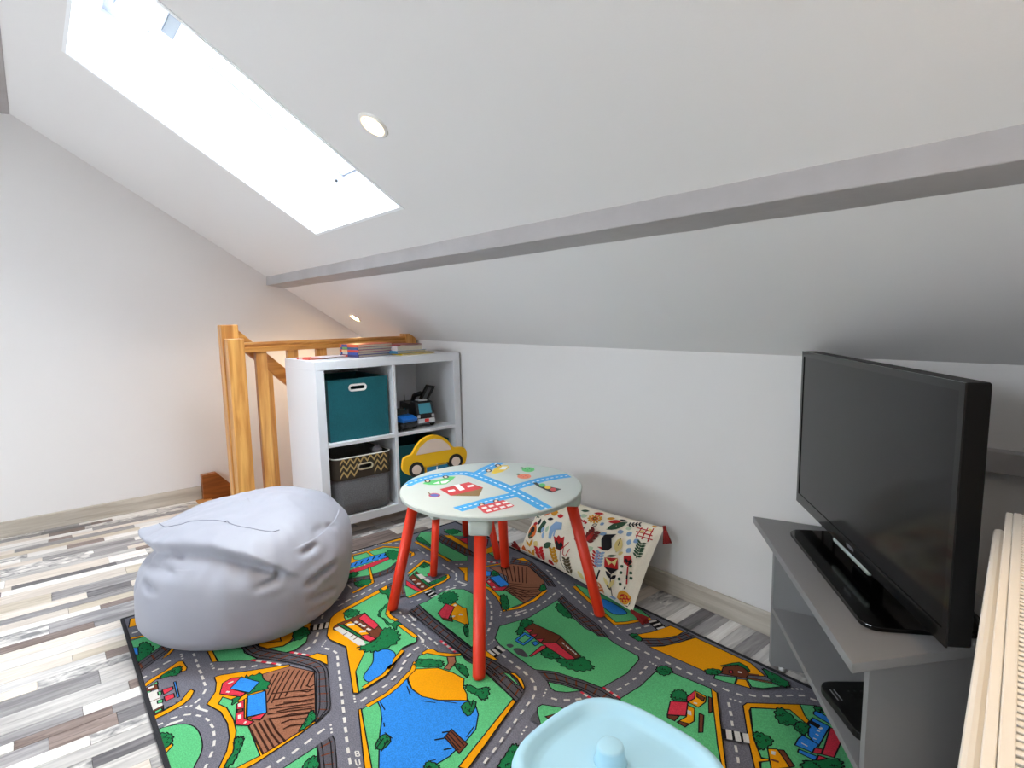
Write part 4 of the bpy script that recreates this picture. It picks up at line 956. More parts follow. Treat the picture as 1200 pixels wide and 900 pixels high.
('K',-3,[2344,-787,2357,-786,2370,-786,2383,-786,2397,-786,2410,-787,2423,-788,2436,-790,2450,-792]),
('Y',0,[2451,-756,2463,-745,2499,-751,2526,-765,2533,-775,2516,-769,2481,-756]),
('G',0,[2436,-769,2456,-760,2514,-772,2504,-775]),
('Y',0,[2289,-753,2306,-740,2383,-743,2370,-754,2308,-767]),
('G',0,[2277,-673,2232,-619,2256,-511,2235,-360,2237,-358,2343,-398,2427,-420,2512,-408,2545,-414,2636,-414,2648,-427,2666,-504,2661,-604,2604,-620,2524,-657,2480,-687,2472,-688,2314,-684]),
('D',1,[2284,-580,2255,-540,2272,-520,2293,-529,2302,-571,2320,-601,2295,-599]),
('D',1,[2430,-616,2425,-586,2474,-585,2484,-604,2459,-623]),
('D',1,[2489,-602,2506,-583,2525,-565,2531,-542,2578,-552,2584,-570,2564,-600,2523,-614]),
('O',0,[2296,-568,2292,-525,2404,-511,2524,-542,2523,-563,2424,-546,2393,-585]),
('R',0,[2393,-584,2423,-547,2523,-563,2508,-585]),
('R',0,[2413,-582,2406,-594,2422,-657,2428,-652,2423,-589]),
('R',0,[2301,-570,2321,-551,2329,-575]),
('R',0,[2335,-578,2351,-556,2357,-576]),
('R',0,[2367,-582,2383,-559,2393,-582]),
('K',-3,[2423,-547,2410,-509]),
('W',-5,[2436,-533,2509,-545]),
('O',-3,[2440,-527,2456,-538]),
('O',-3,[2449,-539,2446,-529]),
('O',-3,[2462,-541,2459,-531]),
('O',-3,[2475,-543,2472,-533]),
('O',-3,[2487,-545,2484,-536]),
('O',-3,[2500,-547,2497,-538]),
('B',-6,[2331,-632,2320,-586,2356,-584,2363,-629,2331,-632]),
('B',0,[2372,-604,2375,-587,2393,-590,2393,-608]),
('S',1,[2330,-670,2335,-656,2350,-657,2349,-672]),
('S',1,[2361,-668,2377,-650,2417,-658,2419,-668,2392,-677]),
('D',1,[2271,-398,2262,-367,2330,-390,2350,-405,2327,-415]),
('S',0,[2484,-686,2497,-675,2510,-664,2524,-654,2539,-647,2555,-641,2571,-635,2587,-629,2603,-622,2619,-618,2636,-613,2652,-608,2669,-606,2686,-606,2703,-606,2720,-606,2737,-609,2754,-612,2771,-616,2757,-652,2744,-650,2731,-648,2719,-647,2706,-647,2693,-648,2680,-649,2668,-650,2655,-651,2642,-652,2630,-654,2618,-658,2606,-662,2593,-666,2581,-670,2570,-676,2560,-683,2549,-690,2539,-698]),
('O',-5,[2505,-677,2541,-688]),
('O',-5,[2531,-657,2563,-673]),
('O',-5,[2561,-645,2588,-662]),
('O',-5,[2592,-633,2613,-654]),
('O',-5,[2623,-623,2639,-647]),
('O',-5,[2655,-615,2665,-643]),
('O',-5,[2687,-612,2692,-642]),
('O',-5,[2720,-612,2719,-641]),
('O',-5,[2752,-618,2745,-644]),
('K',-3,[2497,-689,2510,-679,2522,-669,2535,-659,2550,-653,2565,-647,2580,-642,2595,-636,2610,-630,2625,-626,2641,-623,2656,-619,2672,-616,2688,-616,2704,-616,2720,-617,2736,-619,2751,-622,2767,-625]),
('K',-3,[2525,-695,2536,-687,2547,-679,2559,-671,2571,-664,2584,-660,2597,-655,2610,-651,2623,-646,2637,-644,2650,-642,2664,-639,2678,-638,2691,-637,2705,-637,2719,-637,2733,-639,2746,-641,2760,-643]),
('K',-3,[2484,-686,2497,-675,2510,-664,2524,-654,2539,-647,2555,-641,2571,-635,2587,-629,2603,-622,2619,-618,2636,-613,2652,-608,2669,-606,2686,-606,2703,-606,2720,-606,2737,-609,2754,-612,2771,-616]),
('K',-3,[2539,-698,2549,-690,2560,-683,2570,-676,2581,-670,2593,-666,2606,-662,2618,-658,2630,-654,2642,-652,2655,-651,2668,-650,2680,-649,2693,-648,2706,-647,2719,-647,2731,-648,2744,-650,2757,-652]),
('G',0,[2546,-698,2585,-676,2633,-657,2613,-691,2589,-711,2568,-710]),
('R',-7,[2636,-661,2648,-661]),
('W',-7,[2648,-661,2660,-661]),
('R',-7,[2660,-661,2672,-661]),
('R',-7,[2663,-602,2675,-602]),
('W',-7,[2675,-602,2687,-602]),
('R',-7,[2687,-602,2699,-602]),
('W',-7,[2699,-602,2711,-602]),
('R',-7,[2711,-602,2722,-602]),
('W',-6,[2601,-737,2616,-731]),
('W',-6,[2629,-718,2640,-706]),
('W',-6,[2648,-694,2656,-680]),
('W',-6,[2694,-581,2696,-565]),
('W',-6,[2696,-549,2697,-533]),
('W',-6,[2695,-514,2695,-499]),
('W',-6,[2692,-480,2689,-464]),
('W',-7,[2686,-450,2682,-433]),
('W',-5,[2673,-412,2679,-412]),
('W',-5,[2684,-412,2689,-412]),
('W',-5,[2694,-412,2699,-412]),
('W',-5,[2704,-412,2709,-412]),
('G',0,[2608,-792,2609,-777,2649,-748,2726,-737,2664,-832,2621,-806]),
('S',0,[2628,-836,2615,-804,2665,-833]),
('O',0,[2647,-802,2656,-776,2658,-801]),
('G',0,[2701,-995,2667,-928,2695,-899,2796,-886]),
('D',1,[2696,-991,2679,-955,2667,-928,2678,-919,2696,-935,2718,-976]),
('Y',0,[2679,-917,2689,-906,2699,-937]),
('G',0,[2727,-607,2730,-525,2718,-441,2753,-412,2862,-393,2985,-567,3022,-616,2867,-795]),
('Y',0,[2862,-393,2881,-397,2999,-566,3033,-614,3027,-621,2982,-564]),
('D',1,[2711,-425,2722,-400,2748,-407,2745,-438,2725,-441]),
('D',1,[2807,-495,2803,-474,2814,-459,2834,-464,2845,-485,2833,-502,2820,-507]),
('Y',0,[2839,-433,2871,-432,2882,-453,2881,-484,2852,-487,2855,-461]),
('O',0,[2847,-438,2871,-439,2876,-454,2856,-452]),
('R',0,[2839,-472,2838,-431,2855,-461,2851,-489]),
('Y',0,[2858,-497,2877,-495,2902,-536,2899,-566,2876,-571,2880,-537]),
('O',0,[2877,-564,2900,-553,2899,-571,2880,-572]),
('W',0,[2867,-513,2877,-511,2886,-523,2877,-527]),
('O',0,[2845,-567,2867,-548,2870,-572,2851,-575]),
('R',0,[2820,-518,2852,-487,2878,-535,2845,-567]),
('O',0,[2894,-501,2906,-500,2937,-554,2931,-562]),
('O',0,[2875,-428,2884,-427,2913,-473,2910,-483]),
('W',-5,[2863,-478,2871,-474]),
('Y',0,[2627,-350,2653,-315,2672,-266,2692,-201,2871,-199,2928,-226,2893,-258,2839,-303,2806,-330,2804,-332]),
('Y',0,[2560,-325,2582,-276,2599,-201,2648,-198,2648,-241,2629,-281,2583,-329]),
('S',0,[2581,-338,2591,-325,2602,-312,2613,-299,2624,-286,2633,-271,2639,-256,2646,-240,2651,-224,2654,-207,2657,-191,2689,-195,2685,-212,2681,-229,2678,-246,2674,-263,2668,-279,2661,-295,2653,-310,2643,-324,2631,-337,2620,-350]),
('O',-5,[2597,-326,2625,-335]),
('O',-5,[2619,-300,2647,-309]),
('O',-5,[2638,-272,2663,-278]),
('O',-6,[2651,-241,2673,-245]),
('O',-6,[2658,-208,2680,-211]),
('K',-3,[2590,-341,2601,-328,2613,-315,2623,-302,2633,-288,2642,-273,2648,-257,2654,-241,2659,-225,2662,-208,2665,-192]),
('K',-3,[2610,-347,2621,-334,2633,-321,2643,-307,2652,-292,2659,-277,2666,-261,2670,-244,2674,-227,2677,-210,2681,-194]),
('K',-3,[2581,-338,2591,-325,2602,-312,2613,-299,2624,-286,2633,-271,2639,-256,2646,-240,2651,-224,2654,-207,2657,-191]),
('K',-3,[2620,-350,2631,-337,2643,-324,2653,-310,2661,-295,2668,-279,2674,-263,2678,-246,2681,-229,2685,-212,2689,-195]),
('D',1,[2548,-344,2557,-324,2587,-334,2586,-349]),
('G',0,[2185,-221,2270,-253,2352,-283,2465,-320,2490,-286,2523,-206,2477,-191,2286,-209]),
('B',1,[2325,-253,2350,-226,2453,-240,2439,-278,2407,-281,2366,-269]),
('Y',-12,[2201,-237,2360,-292,2472,-326,2495,-293,2529,-213]),
('K',0,[2537,-239,2545,-201,2593,-218,2585,-256]),
('W',-9,[2541,-237,2550,-209]),
('W',-9,[2563,-244,2570,-214]),
('W',-9,[2583,-250,2591,-223]),
('W',-7,[2523,-330,2528,-311]),
('W',-7,[2536,-300,2543,-283]),
('W',-7,[2548,-271,2554,-253]),
('W',-7,[2563,-387,2582,-386]),
('W',-7,[2598,-384,2618,-384]),
('W',-7,[2634,-382,2652,-382]),
('W',-7,[2669,-379,2687,-378]),
('W',-7,[2704,-376,2722,-376]),
('W',-4,[2482,-334,2487,-336]),
('W',-4,[2492,-338,2496,-339]),
('W',-4,[2501,-341,2506,-343]),
('W',-4,[2511,-344,2515,-346]),
('W',-7,[2029,-218,2048,-223]),
('W',-6,[2060,-229,2081,-236]),
('W',-6,[2094,-241,2116,-248]),
('W',-6,[2130,-254,2148,-261]),
('W',-6,[2159,-263,2177,-266]),
('W',-6,[2187,-270,2209,-277]),
('W',-6,[2219,-281,2239,-287]),
('W',-6,[2252,-294,2271,-299]),
('W',-6,[2285,-302,2306,-311]),
('W',-6,[2319,-314,2339,-321]),
('W',-6,[2371,-332,2390,-339]),
('W',-6,[2424,-349,2443,-355]),
('W',-6,[2458,-362,2477,-366]),
('W',-6,[2490,-371,2510,-377]),
('W',-5,[2528,-383,2547,-385]),
('W',-6,[2191,-324,2197,-343]),
('W',-6,[2200,-354,2207,-376]),
('W',-6,[2209,-389,2215,-409]),
('W',-6,[2217,-425,2220,-443]),
('W',-6,[2220,-457,2222,-476]),
('W',-6,[2223,-490,2222,-508]),
('W',-6,[2219,-522,2218,-540]),
('W',0,[2200,-533,2195,-512,2201,-517,2208,-483,2214,-487,2208,-520,2212,-524]),
('W',-5,[2188,-305,2194,-306]),
('W',-5,[2199,-308,2205,-309]),
('W',-5,[2210,-311,2216,-312]),
('S',0,[2221,-320,2235,-324,2249,-329,2264,-334,2278,-339,2293,-342,2308,-346,2322,-349,2337,-352,2352,-355,2367,-359,2382,-362,2396,-365,2411,-369,2426,-372,2441,-375,2455,-380,2469,-386,2483,-392,2497,-398,2511,-405,2487,-422,2473,-419,2460,-417,2447,-415,2434,-412,2420,-410,2407,-408,2394,-406,2381,-402,2368,-398,2355,-394,2343,-390,2330,-386,2317,-382,2304,-378,2292,-374,2279,-369,2266,-364,2254,-360,2241,-355,2229,-351]),
('O',-6,[2236,-329,2240,-350]),
('O',-6,[2264,-338,2266,-360]),
('O',-6,[2293,-347,2292,-369]),
('O',-6,[2322,-354,2318,-377]),
('O',-6,[2351,-361,2344,-385]),
('O',-6,[2380,-367,2370,-392]),
('O',-6,[2409,-374,2396,-400]),
('O',-6,[2438,-380,2423,-405]),
('O',-6,[2466,-391,2450,-410]),
('O',-5,[2493,-402,2477,-416]),
('K',-3,[2223,-327,2236,-332,2250,-337,2264,-341,2278,-346,2292,-350,2307,-354,2321,-357,2335,-361,2350,-364,2364,-367,2378,-371,2393,-374,2407,-378,2421,-381,2436,-384,2450,-388,2463,-393,2477,-399,2491,-404,2505,-409]),
('K',-3,[2227,-343,2240,-347,2253,-352,2266,-357,2279,-361,2292,-366,2305,-370,2318,-373,2332,-377,2345,-381,2358,-385,2372,-389,2385,-393,2398,-396,2412,-399,2425,-401,2439,-404,2452,-408,2466,-411,2479,-414,2493,-417]),
('K',-3,[2221,-320,2235,-324,2249,-329,2264,-334,2278,-339,2293,-342,2308,-346,2322,-349,2337,-352,2352,-355,2367,-359,2382,-362,2396,-365,2411,-369,2426,-372,2441,-375,2455,-380,2469,-386,2483,-392,2497,-398,2511,-405]),
('K',-3,[2229,-351,2241,-355,2254,-360,2266,-364,2279,-369,2292,-374,2304,-378,2317,-382,2330,-386,2343,-390,2355,-394,2368,-398,2381,-402,2394,-406,2407,-408,2420,-410,2434,-412,2447,-415,2460,-417,2473,-419,2487,-422]),
('N',0,[1863,-378,1896,-286,1952,-248,2091,-289,2149,-335,2171,-462,2050,-458,2037,-420,1965,-372]),
('F',-4,[1884,-336,1993,-398]),
('F',-4,[1894,-321,2005,-391]),
('F',-4,[1903,-306,2017,-383]),
('F',-4,[1912,-291,2028,-376]),
('F',-4,[1928,-281,2040,-369]),
('F',-4,[1944,-272,2052,-362]),
('F',-4,[1960,-262,2063,-354]),
('F',-4,[2022,-402,2073,-366,2116,-318]),
('F',-4,[2036,-413,2088,-379,2126,-334]),
('F',-4,[2050,-425,2103,-392,2135,-350]),
('F',-4,[2064,-436,2117,-405,2145,-366]),
('F',-4,[2077,-448,2131,-417,2154,-381]),
('F',-4,[2091,-459,2145,-429,2164,-396]),
('F',-4,[2055,-453,2164,-464]),
('F',-4,[2051,-445,2156,-446]),
('F',-4,[2048,-437,2149,-427]),
('F',-4,[2044,-429,2141,-408]),
('F',-4,[2041,-420,2133,-389]),
('S',0,[1850,-247,1863,-239,1877,-232,1890,-225,1904,-218,1917,-211,1932,-212,1946,-216,1961,-220,1976,-225,1990,-229,2005,-234,2020,-238,2034,-242,2049,-247,2064,-251,2078,-256,2093,-260,2107,-265,2121,-272,2135,-279,2149,-286,2163,-293,2137,-308,2125,-302,2114,-297,2103,-292,2092,-286,2080,-282,2068,-278,2056,-275,2044,-272,2032,-269,2020,-266,2008,-262,1996,-259,1984,-256,1972,-253,1960,-250,1948,-249,1938,-256,1927,-263,1917,-269,1906,-276,1896,-283,1886,-290]),
('O',-7,[1868,-246,1891,-276]),
('O',-7,[1894,-232,1913,-263]),
('O',-7,[1920,-218,1935,-249]),
('O',-7,[1948,-221,1958,-245]),
('O',-7,[1977,-229,1983,-251]),
('O',-7,[2006,-238,2008,-258]),
('O',-7,[2034,-246,2032,-265]),
('O',-6,[2063,-255,2057,-272]),
('O',-6,[2091,-263,2082,-278]),
('O',-6,[2118,-275,2106,-289]),
('O',-6,[2145,-288,2129,-300]),
('K',-3,[1859,-257,1871,-250,1884,-243,1897,-236,1910,-229,1922,-222,1936,-221,1950,-224,1964,-228,1978,-233,1992,-237,2006,-241,2020,-245,2034,-249,2048,-253,2062,-257,2076,-261,2090,-265,2103,-271,2117,-277,2130,-283,2143,-290,2156,-296]),
('K',-3,[1877,-279,1888,-272,1899,-265,1910,-258,1922,-252,1933,-245,1944,-240,1957,-241,1969,-245,1982,-248,1995,-252,2007,-255,2020,-259,2033,-262,2045,-266,2058,-269,2071,-273,2083,-276,2096,-281,2107,-287,2119,-292,2131,-298,2143,-304]),
('K',-3,[1850,-247,1863,-239,1877,-232,1890,-225,1904,-218,1917,-211,1932,-212,1946,-216,1961,-220,1976,-225,1990,-229,2005,-234,2020,-238,2034,-242,2049,-247,2064,-251,2078,-256,2093,-260,2107,-265,2121,-272,2135,-279,2149,-286,2163,-293]),
('K',-3,[1886,-290,1896,-283,1906,-276,1917,-269,1927,-263,1938,-256,1948,-249,1960,-250,1972,-253,1984,-256,1996,-259,2008,-262,2020,-266,2032,-269,2044,-272,2056,-275,2068,-278,2080,-282,2092,-286,2103,-292,2114,-297,2125,-302,2137,-308]),
('G',0,[1922,-478,1960,-463,2033,-477,2059,-449,2171,-462,2165,-540,2114,-514,2042,-494,1944,-495]),
('Y',-12,[1946,-496,2004,-486,2070,-500,2117,-517,2165,-543,2184,-495,2180,-416,2154,-336]),
('B',0,[1933,-429,1943,-389,2028,-409,2024,-447]),
('R',0,[1950,-461,1945,-438,2021,-451,2039,-424,2050,-458,2028,-483]),
('B',0,[1845,-422,1893,-392,1923,-418,1899,-445]),
('R',0,[1894,-458,1926,-432,1936,-462,1910,-469]),
('W',-7,[1954,-453,1966,-454]),
('W',-7,[2002,-465,2013,-467]),
('D',1,[1914,-406,1896,-380,1939,-386,1932,-408]),
('D',1,[2079,-491,2092,-476,2149,-511,2167,-537,2139,-534]),
('D',1,[2134,-352,2112,-315,2144,-327,2152,-352]),
('Y',-8,[1831,-411,1851,-357,1870,-307]),
('Y',0,[1777,-471,1805,-443,1904,-514,1886,-517,1838,-483]),
('Y',0,[1872,-247,1882,-212,1934,-220]),
('G',0,[1332,-380,1366,-330,1514,-381,1714,-379,1747,-402,1713,-448,1616,-452,1505,-429,1425,-440,1391,-437]),
('S',0,[1419,-325,1434,-325,1450,-325,1466,-326,1482,-326,1497,-327,1513,-327,1529,-327,1545,-327,1561,-327,1576,-328,1592,-328,1608,-328,1624,-328,1639,-328,1655,-331,1670,-334,1686,-337,1702,-340,1766,-339,1751,-348,1737,-358,1722,-367,1708,-377,1691,-379,1674,-379,1656,-379,1639,-380,1622,-380,1605,-380,1587,-380,1570,-381,1553,-381,1535,-381,1518,-381,1501,-379,1484,-377,1467,-375]),
('O',-8,[1442,-333,1476,-369]),
('O',-7,[1474,-334,1510,-373]),
('O',-7,[1506,-335,1544,-373]),
('O',-7,[1538,-335,1578,-372]),
('O',-7,[1570,-335,1613,-372]),
('O',-7,[1602,-336,1647,-372]),
('O',-7,[1634,-336,1681,-371]),
('O',-7,[1665,-336,1712,-362]),
('O',-7,[1696,-338,1741,-346]),
('K',-3,[1431,-337,1447,-338,1463,-339,1479,-340,1495,-340,1511,-340,1527,-340,1544,-340,1560,-340,1576,-341,1592,-341,1608,-341,1624,-341,1640,-341,1657,-341,1672,-340,1687,-340,1702,-339,1718,-339]),
('K',-3,[1455,-362,1471,-364,1488,-366,1505,-368,1522,-367,1539,-367,1556,-367,1573,-367,1590,-367,1606,-367,1623,-367,1640,-366,1657,-366,1674,-366,1691,-365,1705,-358,1720,-352,1735,-345,1750,-339]),
('K',-3,[1419,-325,1434,-325,1450,-325,1466,-326,1482,-326,1497,-327,1513,-327,1529,-327,1545,-327,1561,-327,1576,-328,1592,-328,1608,-328,1624,-328,1639,-328,1655,-331,1670,-334,1686,-337,1702,-340]),
('K',-3,[1467,-375,1484,-377,1501,-379,1518,-381,1535,-381,1553,-381,1570,-381,1587,-380,1605,-380,1622,-380,1639,-380,1656,-379,1674,-379,1691,-379,1708,-377,1722,-367,1737,-358,1751,-348,1766,-339]),
('G',0,[1381,-282,1445,-234,1525,-251,1469,-302]),
('Y',0,[1443,-325,1470,-296,1615,-308,1651,-334]),
('Y',0,[1706,-319,1697,-228,1758,-270,1733,-333]),
('R',0,[1573,-228,1625,-201,1683,-252,1686,-304]),
('R',0,[1534,-301,1545,-259,1605,-301]),
('D',1,[1409,-294,1410,-249,1457,-242,1464,-286]),
('G',0,[1745,-293,1762,-239,1809,-257,1794,-300]),
('D',1,[1403,-444,1393,-415,1516,-436,1473,-445]),
('Y',-12,[1420,-460,1554,-459,1634,-458,1704,-461]),
('G',0,[1938,-716,1916,-640,1922,-594,1953,-564,2030,-558,2095,-583,2186,-659,2236,-714,2278,-762,2236,-762,2000,-754,1938,-749]),
('D',1,[1951,-672,1929,-639,1944,-609,1981,-613,2009,-643,2003,-668,1977,-679]),
('Y',0,[2016,-671,2013,-645,2061,-645,2069,-636,2165,-694,2157,-703,2098,-716]),
('R',0,[2035,-731,1998,-674,2038,-665,2090,-725,2068,-738]),
('O',0,[2068,-738,2090,-725,2085,-708,2115,-724,2086,-740]),
('W',-10,[2084,-705,2092,-701]),
('W',-10,[2090,-681,2099,-673]),
('W',-11,[2024,-657,2034,-654]),
('D',1,[2170,-719,2162,-697,2218,-735,2207,-738]),
('W',-7,[2014,-528,2036,-533]),
('W',-7,[2046,-534,2068,-540]),
('W',-7,[2081,-545,2100,-554]),
('W',-7,[2114,-562,2130,-573]),
('W',-7,[2145,-585,2159,-595]),
('W',-7,[2172,-605,2189,-619]),
('W',-7,[2201,-632,2213,-644]),
('W',-7,[2226,-656,2239,-672]),
('W',-6,[2250,-687,2259,-703]),
('W',-6,[2266,-717,2270,-732]),
('W',-7,[2215,-554,2209,-571]),
('W',-7,[2222,-522,2218,-539]),
('W',-6,[2360,-712,2380,-713]),
('W',-6,[2395,-714,2415,-715]),
('W',-6,[2431,-716,2451,-718]),
('W',-6,[2465,-718,2486,-720]),
('W',-6,[2500,-721,2520,-727]),
('W',-7,[1915,-548,1925,-537]),
('W',-5,[2168,-560,2172,-565]),
('W',-5,[2177,-570,2182,-574]),
('W',-5,[2187,-579,2191,-584]),
('W',-5,[2284,-680,2285,-685]),
('W',-5,[2286,-690,2288,-694]),
('W',-5,[2289,-699,2290,-703]),
('W',-5,[2292,-708,2293,-712]),
('K',0,[2322,-737,2312,-691,2352,-692,2360,-740]),
('W',-10,[2317,-695,2352,-696]),
('W',-10,[2319,-715,2354,-717]),
('W',-9,[2323,-735,2356,-736]),
('R',-8,[2181,-815,2194,-815]),
('W',-8,[2194,-815,2206,-815]),
('R',-8,[2206,-815,2218,-815]),
('W',-8,[2218,-815,2231,-815]),
('R',-8,[2231,-815,2243,-815]),
('W',-8,[2243,-815,2255,-815]),
('R',-8,[2255,-815,2266,-815]),
('G',0,[1332,-705,1332,-684,1332,-700,1332,-732]),
('G',0,[1332,-596,1332,-540,1332,-409,1332,-421,1337,-472]),
('R',0,[1332,-544,1332,-483,1332,-508,1332,-550]),
('N',0,[1332,-468,1332,-409,1332,-438,1332,-481]),
('Y',0,[1332,-501,1332,-476,1332,-487,1332,-501]),
('Y',0,[1332,-621,1332,-603,1332,-468,1367,-453,1397,-470,1366,-494,1332,-621]),
('D',1,[1332,-496,1332,-469,1332,-449,1332,-467,1332,-505]),
('G',0,[1387,-748,1381,-675,1390,-593,1453,-542,1520,-541,1552,-608,1615,-699,1616,-759,1598,-837,1549,-862,1422,-802]),
('Y',0,[1360,-770,1377,-741,1414,-752,1452,-735,1436,-803]),
('Y',-9,[1362,-771,1376,-672,1374,-595,1444,-537,1540,-536]),
('Y',-8,[1381,-675,1437,-676]),
('B',0,[1454,-815,1434,-721,1441,-619,1489,-628,1486,-715,1486,-830]),
('R',0,[1504,-838,1496,-720,1491,-634,1513,-635,1536,-740,1532,-845]),
('K',-5,[1478,-804,1451,-782]),
('K',-5,[1476,-778,1450,-756]),
('K',-5,[1474,-751,1449,-729]),
('K',-5,[1472,-723,1448,-702]),
('K',-5,[1470,-696,1447,-674]),
('K',-5,[1468,-667,1445,-645]),
('K',-5,[1466,-639,1444,-617]),
('W',-6,[1497,-791,1497,-786]),
('W',-6,[1498,-769,1497,-764]),
('W',-6,[1496,-746,1495,-740]),
('W',-6,[1493,-704,1492,-698]),
('W',-6,[1491,-676,1490,-671]),
('D',1,[1446,-622,1439,-585,1500,-580,1532,-614,1513,-635]),
('S',0,[1561,-871,1567,-854,1573,-838,1579,-822,1585,-805,1591,-789,1597,-773,1598,-755,1597,-738,1597,-720,1596,-703,1594,-686,1584,-671,1575,-657,1565,-642,1556,-627,1546,-613,1537,-598,1528,-584,1592,-614,1599,-628,1606,-642,1613,-657,1620,-671,1628,-686,1635,-700,1635,-716,1635,-732,1635,-748,1635,-764,1633,-780,1629,-796,1624,-811,1620,-827,1615,-842,1611,-858,1606,-873,1602,-889]),
('O',-7,[1573,-857,1600,-870]),
('O',-7,[1584,-825,1610,-839]),
('O',-7,[1596,-792,1619,-808]),
('O',-7,[1603,-759,1628,-777]),
('O',-7,[1602,-725,1629,-744]),
('O',-7,[1600,-691,1629,-712]),
('O',-7,[1583,-661,1620,-681]),
('O',-7,[1565,-632,1605,-652]),
('O',-7,[1546,-603,1589,-623]),
('K',-3,[1571,-875,1577,-859,1582,-843,1588,-827,1594,-811,1600,-794,1605,-778,1607,-762,1607,-745,1606,-727,1606,-710,1604,-694,1597,-679,1588,-664,1579,-649,1570,-635,1561,-620,1552,-606,1544,-591]),
('K',-3,[1591,-884,1596,-868,1601,-853,1606,-837,1611,-821,1616,-806,1621,-790,1625,-774,1626,-758,1626,-741,1625,-725,1625,-709,1622,-693,1614,-678,1607,-664,1599,-649,1591,-635,1583,-620,1576,-606]),
('K',-3,[1561,-871,1567,-854,1573,-838,1579,-822,1585,-805,1591,-789,1597,-773,1598,-755,1597,-738,1597,-720,1596,-703,1594,-686,1584,-671,1575,-657,1565,-642,1556,-627,1546,-613,1537,-598,1528,-584]),
('K',-3,[1602,-889,1606,-873,1611,-858,1615,-842,1620,-827,1624,-811,1629,-796,1633,-780,1635,-764,1635,-748,1635,-732,1635,-716,1635,-700,1628,-686,1620,-671,1613,-657,1606,-642,1599,-628,1592,-614]),
('Y',0,[1532,-745,1538,-738,1665,-784,1661,-795]),
('Y',-9,[1665,-788,1693,-885]),
('D',1,[1628,-846,1619,-814,1643,-787,1670,-814,1652,-847]),
('D',1,[1533,-850,1529,-810,1554,-797,1571,-838]),
('W',-7,[1343,-726,1343,-709]),
('W',-7,[1344,-695,1338,-673]),
('W',-7,[1332,-654,1332,-637]),
('W',-7,[1335,-625,1340,-610]),
('W',-7,[1343,-592,1348,-579]),
('W',-7,[1356,-564,1367,-552]),
('W',-7,[1375,-539,1385,-528]),
('W',-6,[1755,-967,1750,-945]),
('W',-6,[1743,-935,1736,-912]),
('W',-6,[1730,-899,1723,-877]),
('W',-6,[1723,-865,1716,-847]),
('W',-6,[1713,-834,1707,-817]),
('W',-6,[1704,-803,1696,-780]),
('W',-7,[1693,-770,1689,-750]),
('W',-7,[1685,-736,1679,-718]),
('W',-7,[1671,-701,1666,-686]),
('W',-7,[1624,-603,1615,-589]),
('W',-7,[1607,-576,1598,-558]),
('W',-8,[1332,-655,1332,-658]),
('W',-8,[1332,-660,1332,-663]),
('W',-8,[1332,-666,1332,-669]),
('Y',0,[1561,-565,1521,-539,1519,-524,1547,-537]),
('W',-5,[1618,-871,1657,-872]),
('W',-5,[1688,-965,1706,-943]),
('G',0,[1705,-660,1637,-548,1712,-546,1764,-595,1733,-643]),
('Y',-11,[1690,-650,1626,-540,1677,-533]),
('D',1,[1665,-582,1649,-551,1676,-546,1687,-574]),
('G',0,[1763,-710,1849,-682,1865,-748,1824,-749]),
('O',0,[1724,-666,1692,-614,1846,-638,1859,-685]),
('R',0,[1735,-685,1787,-684,1852,-681,1846,-699,1773,-706]),
('D',0,[1723,-640,1721,-628,1859,-638,1854,-648]),
('W',0,[1721,-631,1727,-614,1771,-617,1766,-637]),
('W',0,[1772,-630,1778,-616,1813,-620,1808,-632]),
('W',-12,[1749,-665,1757,-657]),
('W',-12,[1787,-667,1797,-658]),
('W',-12,[1819,-669,1828,-661]),
('R',0,[1739,-592,1738,-579,1766,-593,1759,-600]),
('Y',-10,[1863,-745,1855,-675,1841,-581,1825,-549,1800,-540]),
('D',1,[1814,-626,1810,-587,1806,-548,1833,-576,1835,-623]),
('S',0,[1728,-763,1725,-748,1722,-733,1720,-718,1732,-714,1747,-712,1763,-710,1852,-750,1847,-762,1843,-774,1834,-780,1821,-780,1808,-780,1796,-780]),
('O',-6,[1737,-752,1796,-775]),
('O',-6,[1737,-727,1817,-771]),
('O',-6,[1762,-719,1832,-754]),
('K',-3,[1745,-767,1746,-756,1747,-744,1749,-733,1760,-729,1772,-724,1785,-720]),
('K',-3,[1779,-775,1788,-772,1797,-768,1806,-765,1815,-759,1822,-749,1829,-740]),
('K',-3,[1728,-763,1725,-748,1722,-733,1720,-718,1732,-714,1747,-712,1763,-710]),
('K',-3,[1796,-780,1808,-780,1821,-780,1834,-780,1843,-774,1847,-762,1852,-750]),
('W',-7,[1504,-495,1525,-496]),
('W',-7,[1537,-495,1560,-497]),
('W',-7,[1575,-498,1593,-499]),
('W',-7,[1707,-500,1726,-501]),
('W',-7,[1743,-504,1767,-506]),
('W',-7,[1781,-504,1803,-507]),
('W',-7,[1816,-507,1842,-523]),
('W',-6,[1850,-528,1865,-544]),
('W',-6,[1901,-734,1900,-718]),
('W',-6,[1903,-765,1906,-753]),
('W',-6,[1891,-636,1887,-620]),
('W',-6,[1886,-600,1887,-586]),
('W',-6,[1896,-573,1898,-560]),
('W',-6,[1916,-551,1926,-540]),
('W',-7,[1742,-461,1750,-453]),
('W',-7,[1754,-447,1763,-436]),
('W',0,[1906,-621,1898,-598,1905,-600,1906,-572,1914,-576,1914,-603]),
('W',0,[1877,-545,1878,-533,1885,-535,1918,-526,1924,-533,1892,-542]),
('K',0,[1878,-692,1872,-656,1923,-659,1930,-692]),
('W',-8,[1879,-688,1877,-660]),
('W',-8,[1903,-687,1896,-659]),
('W',-8,[1924,-689,1920,-662]),
('R',-10,[1779,-367,1790,-360]),
('W',-10,[1790,-360,1800,-354]),
('R',-10,[1800,-354,1811,-348]),
('W',-10,[1811,-348,1821,-342]),
('R',-10,[1821,-342,1832,-335]),
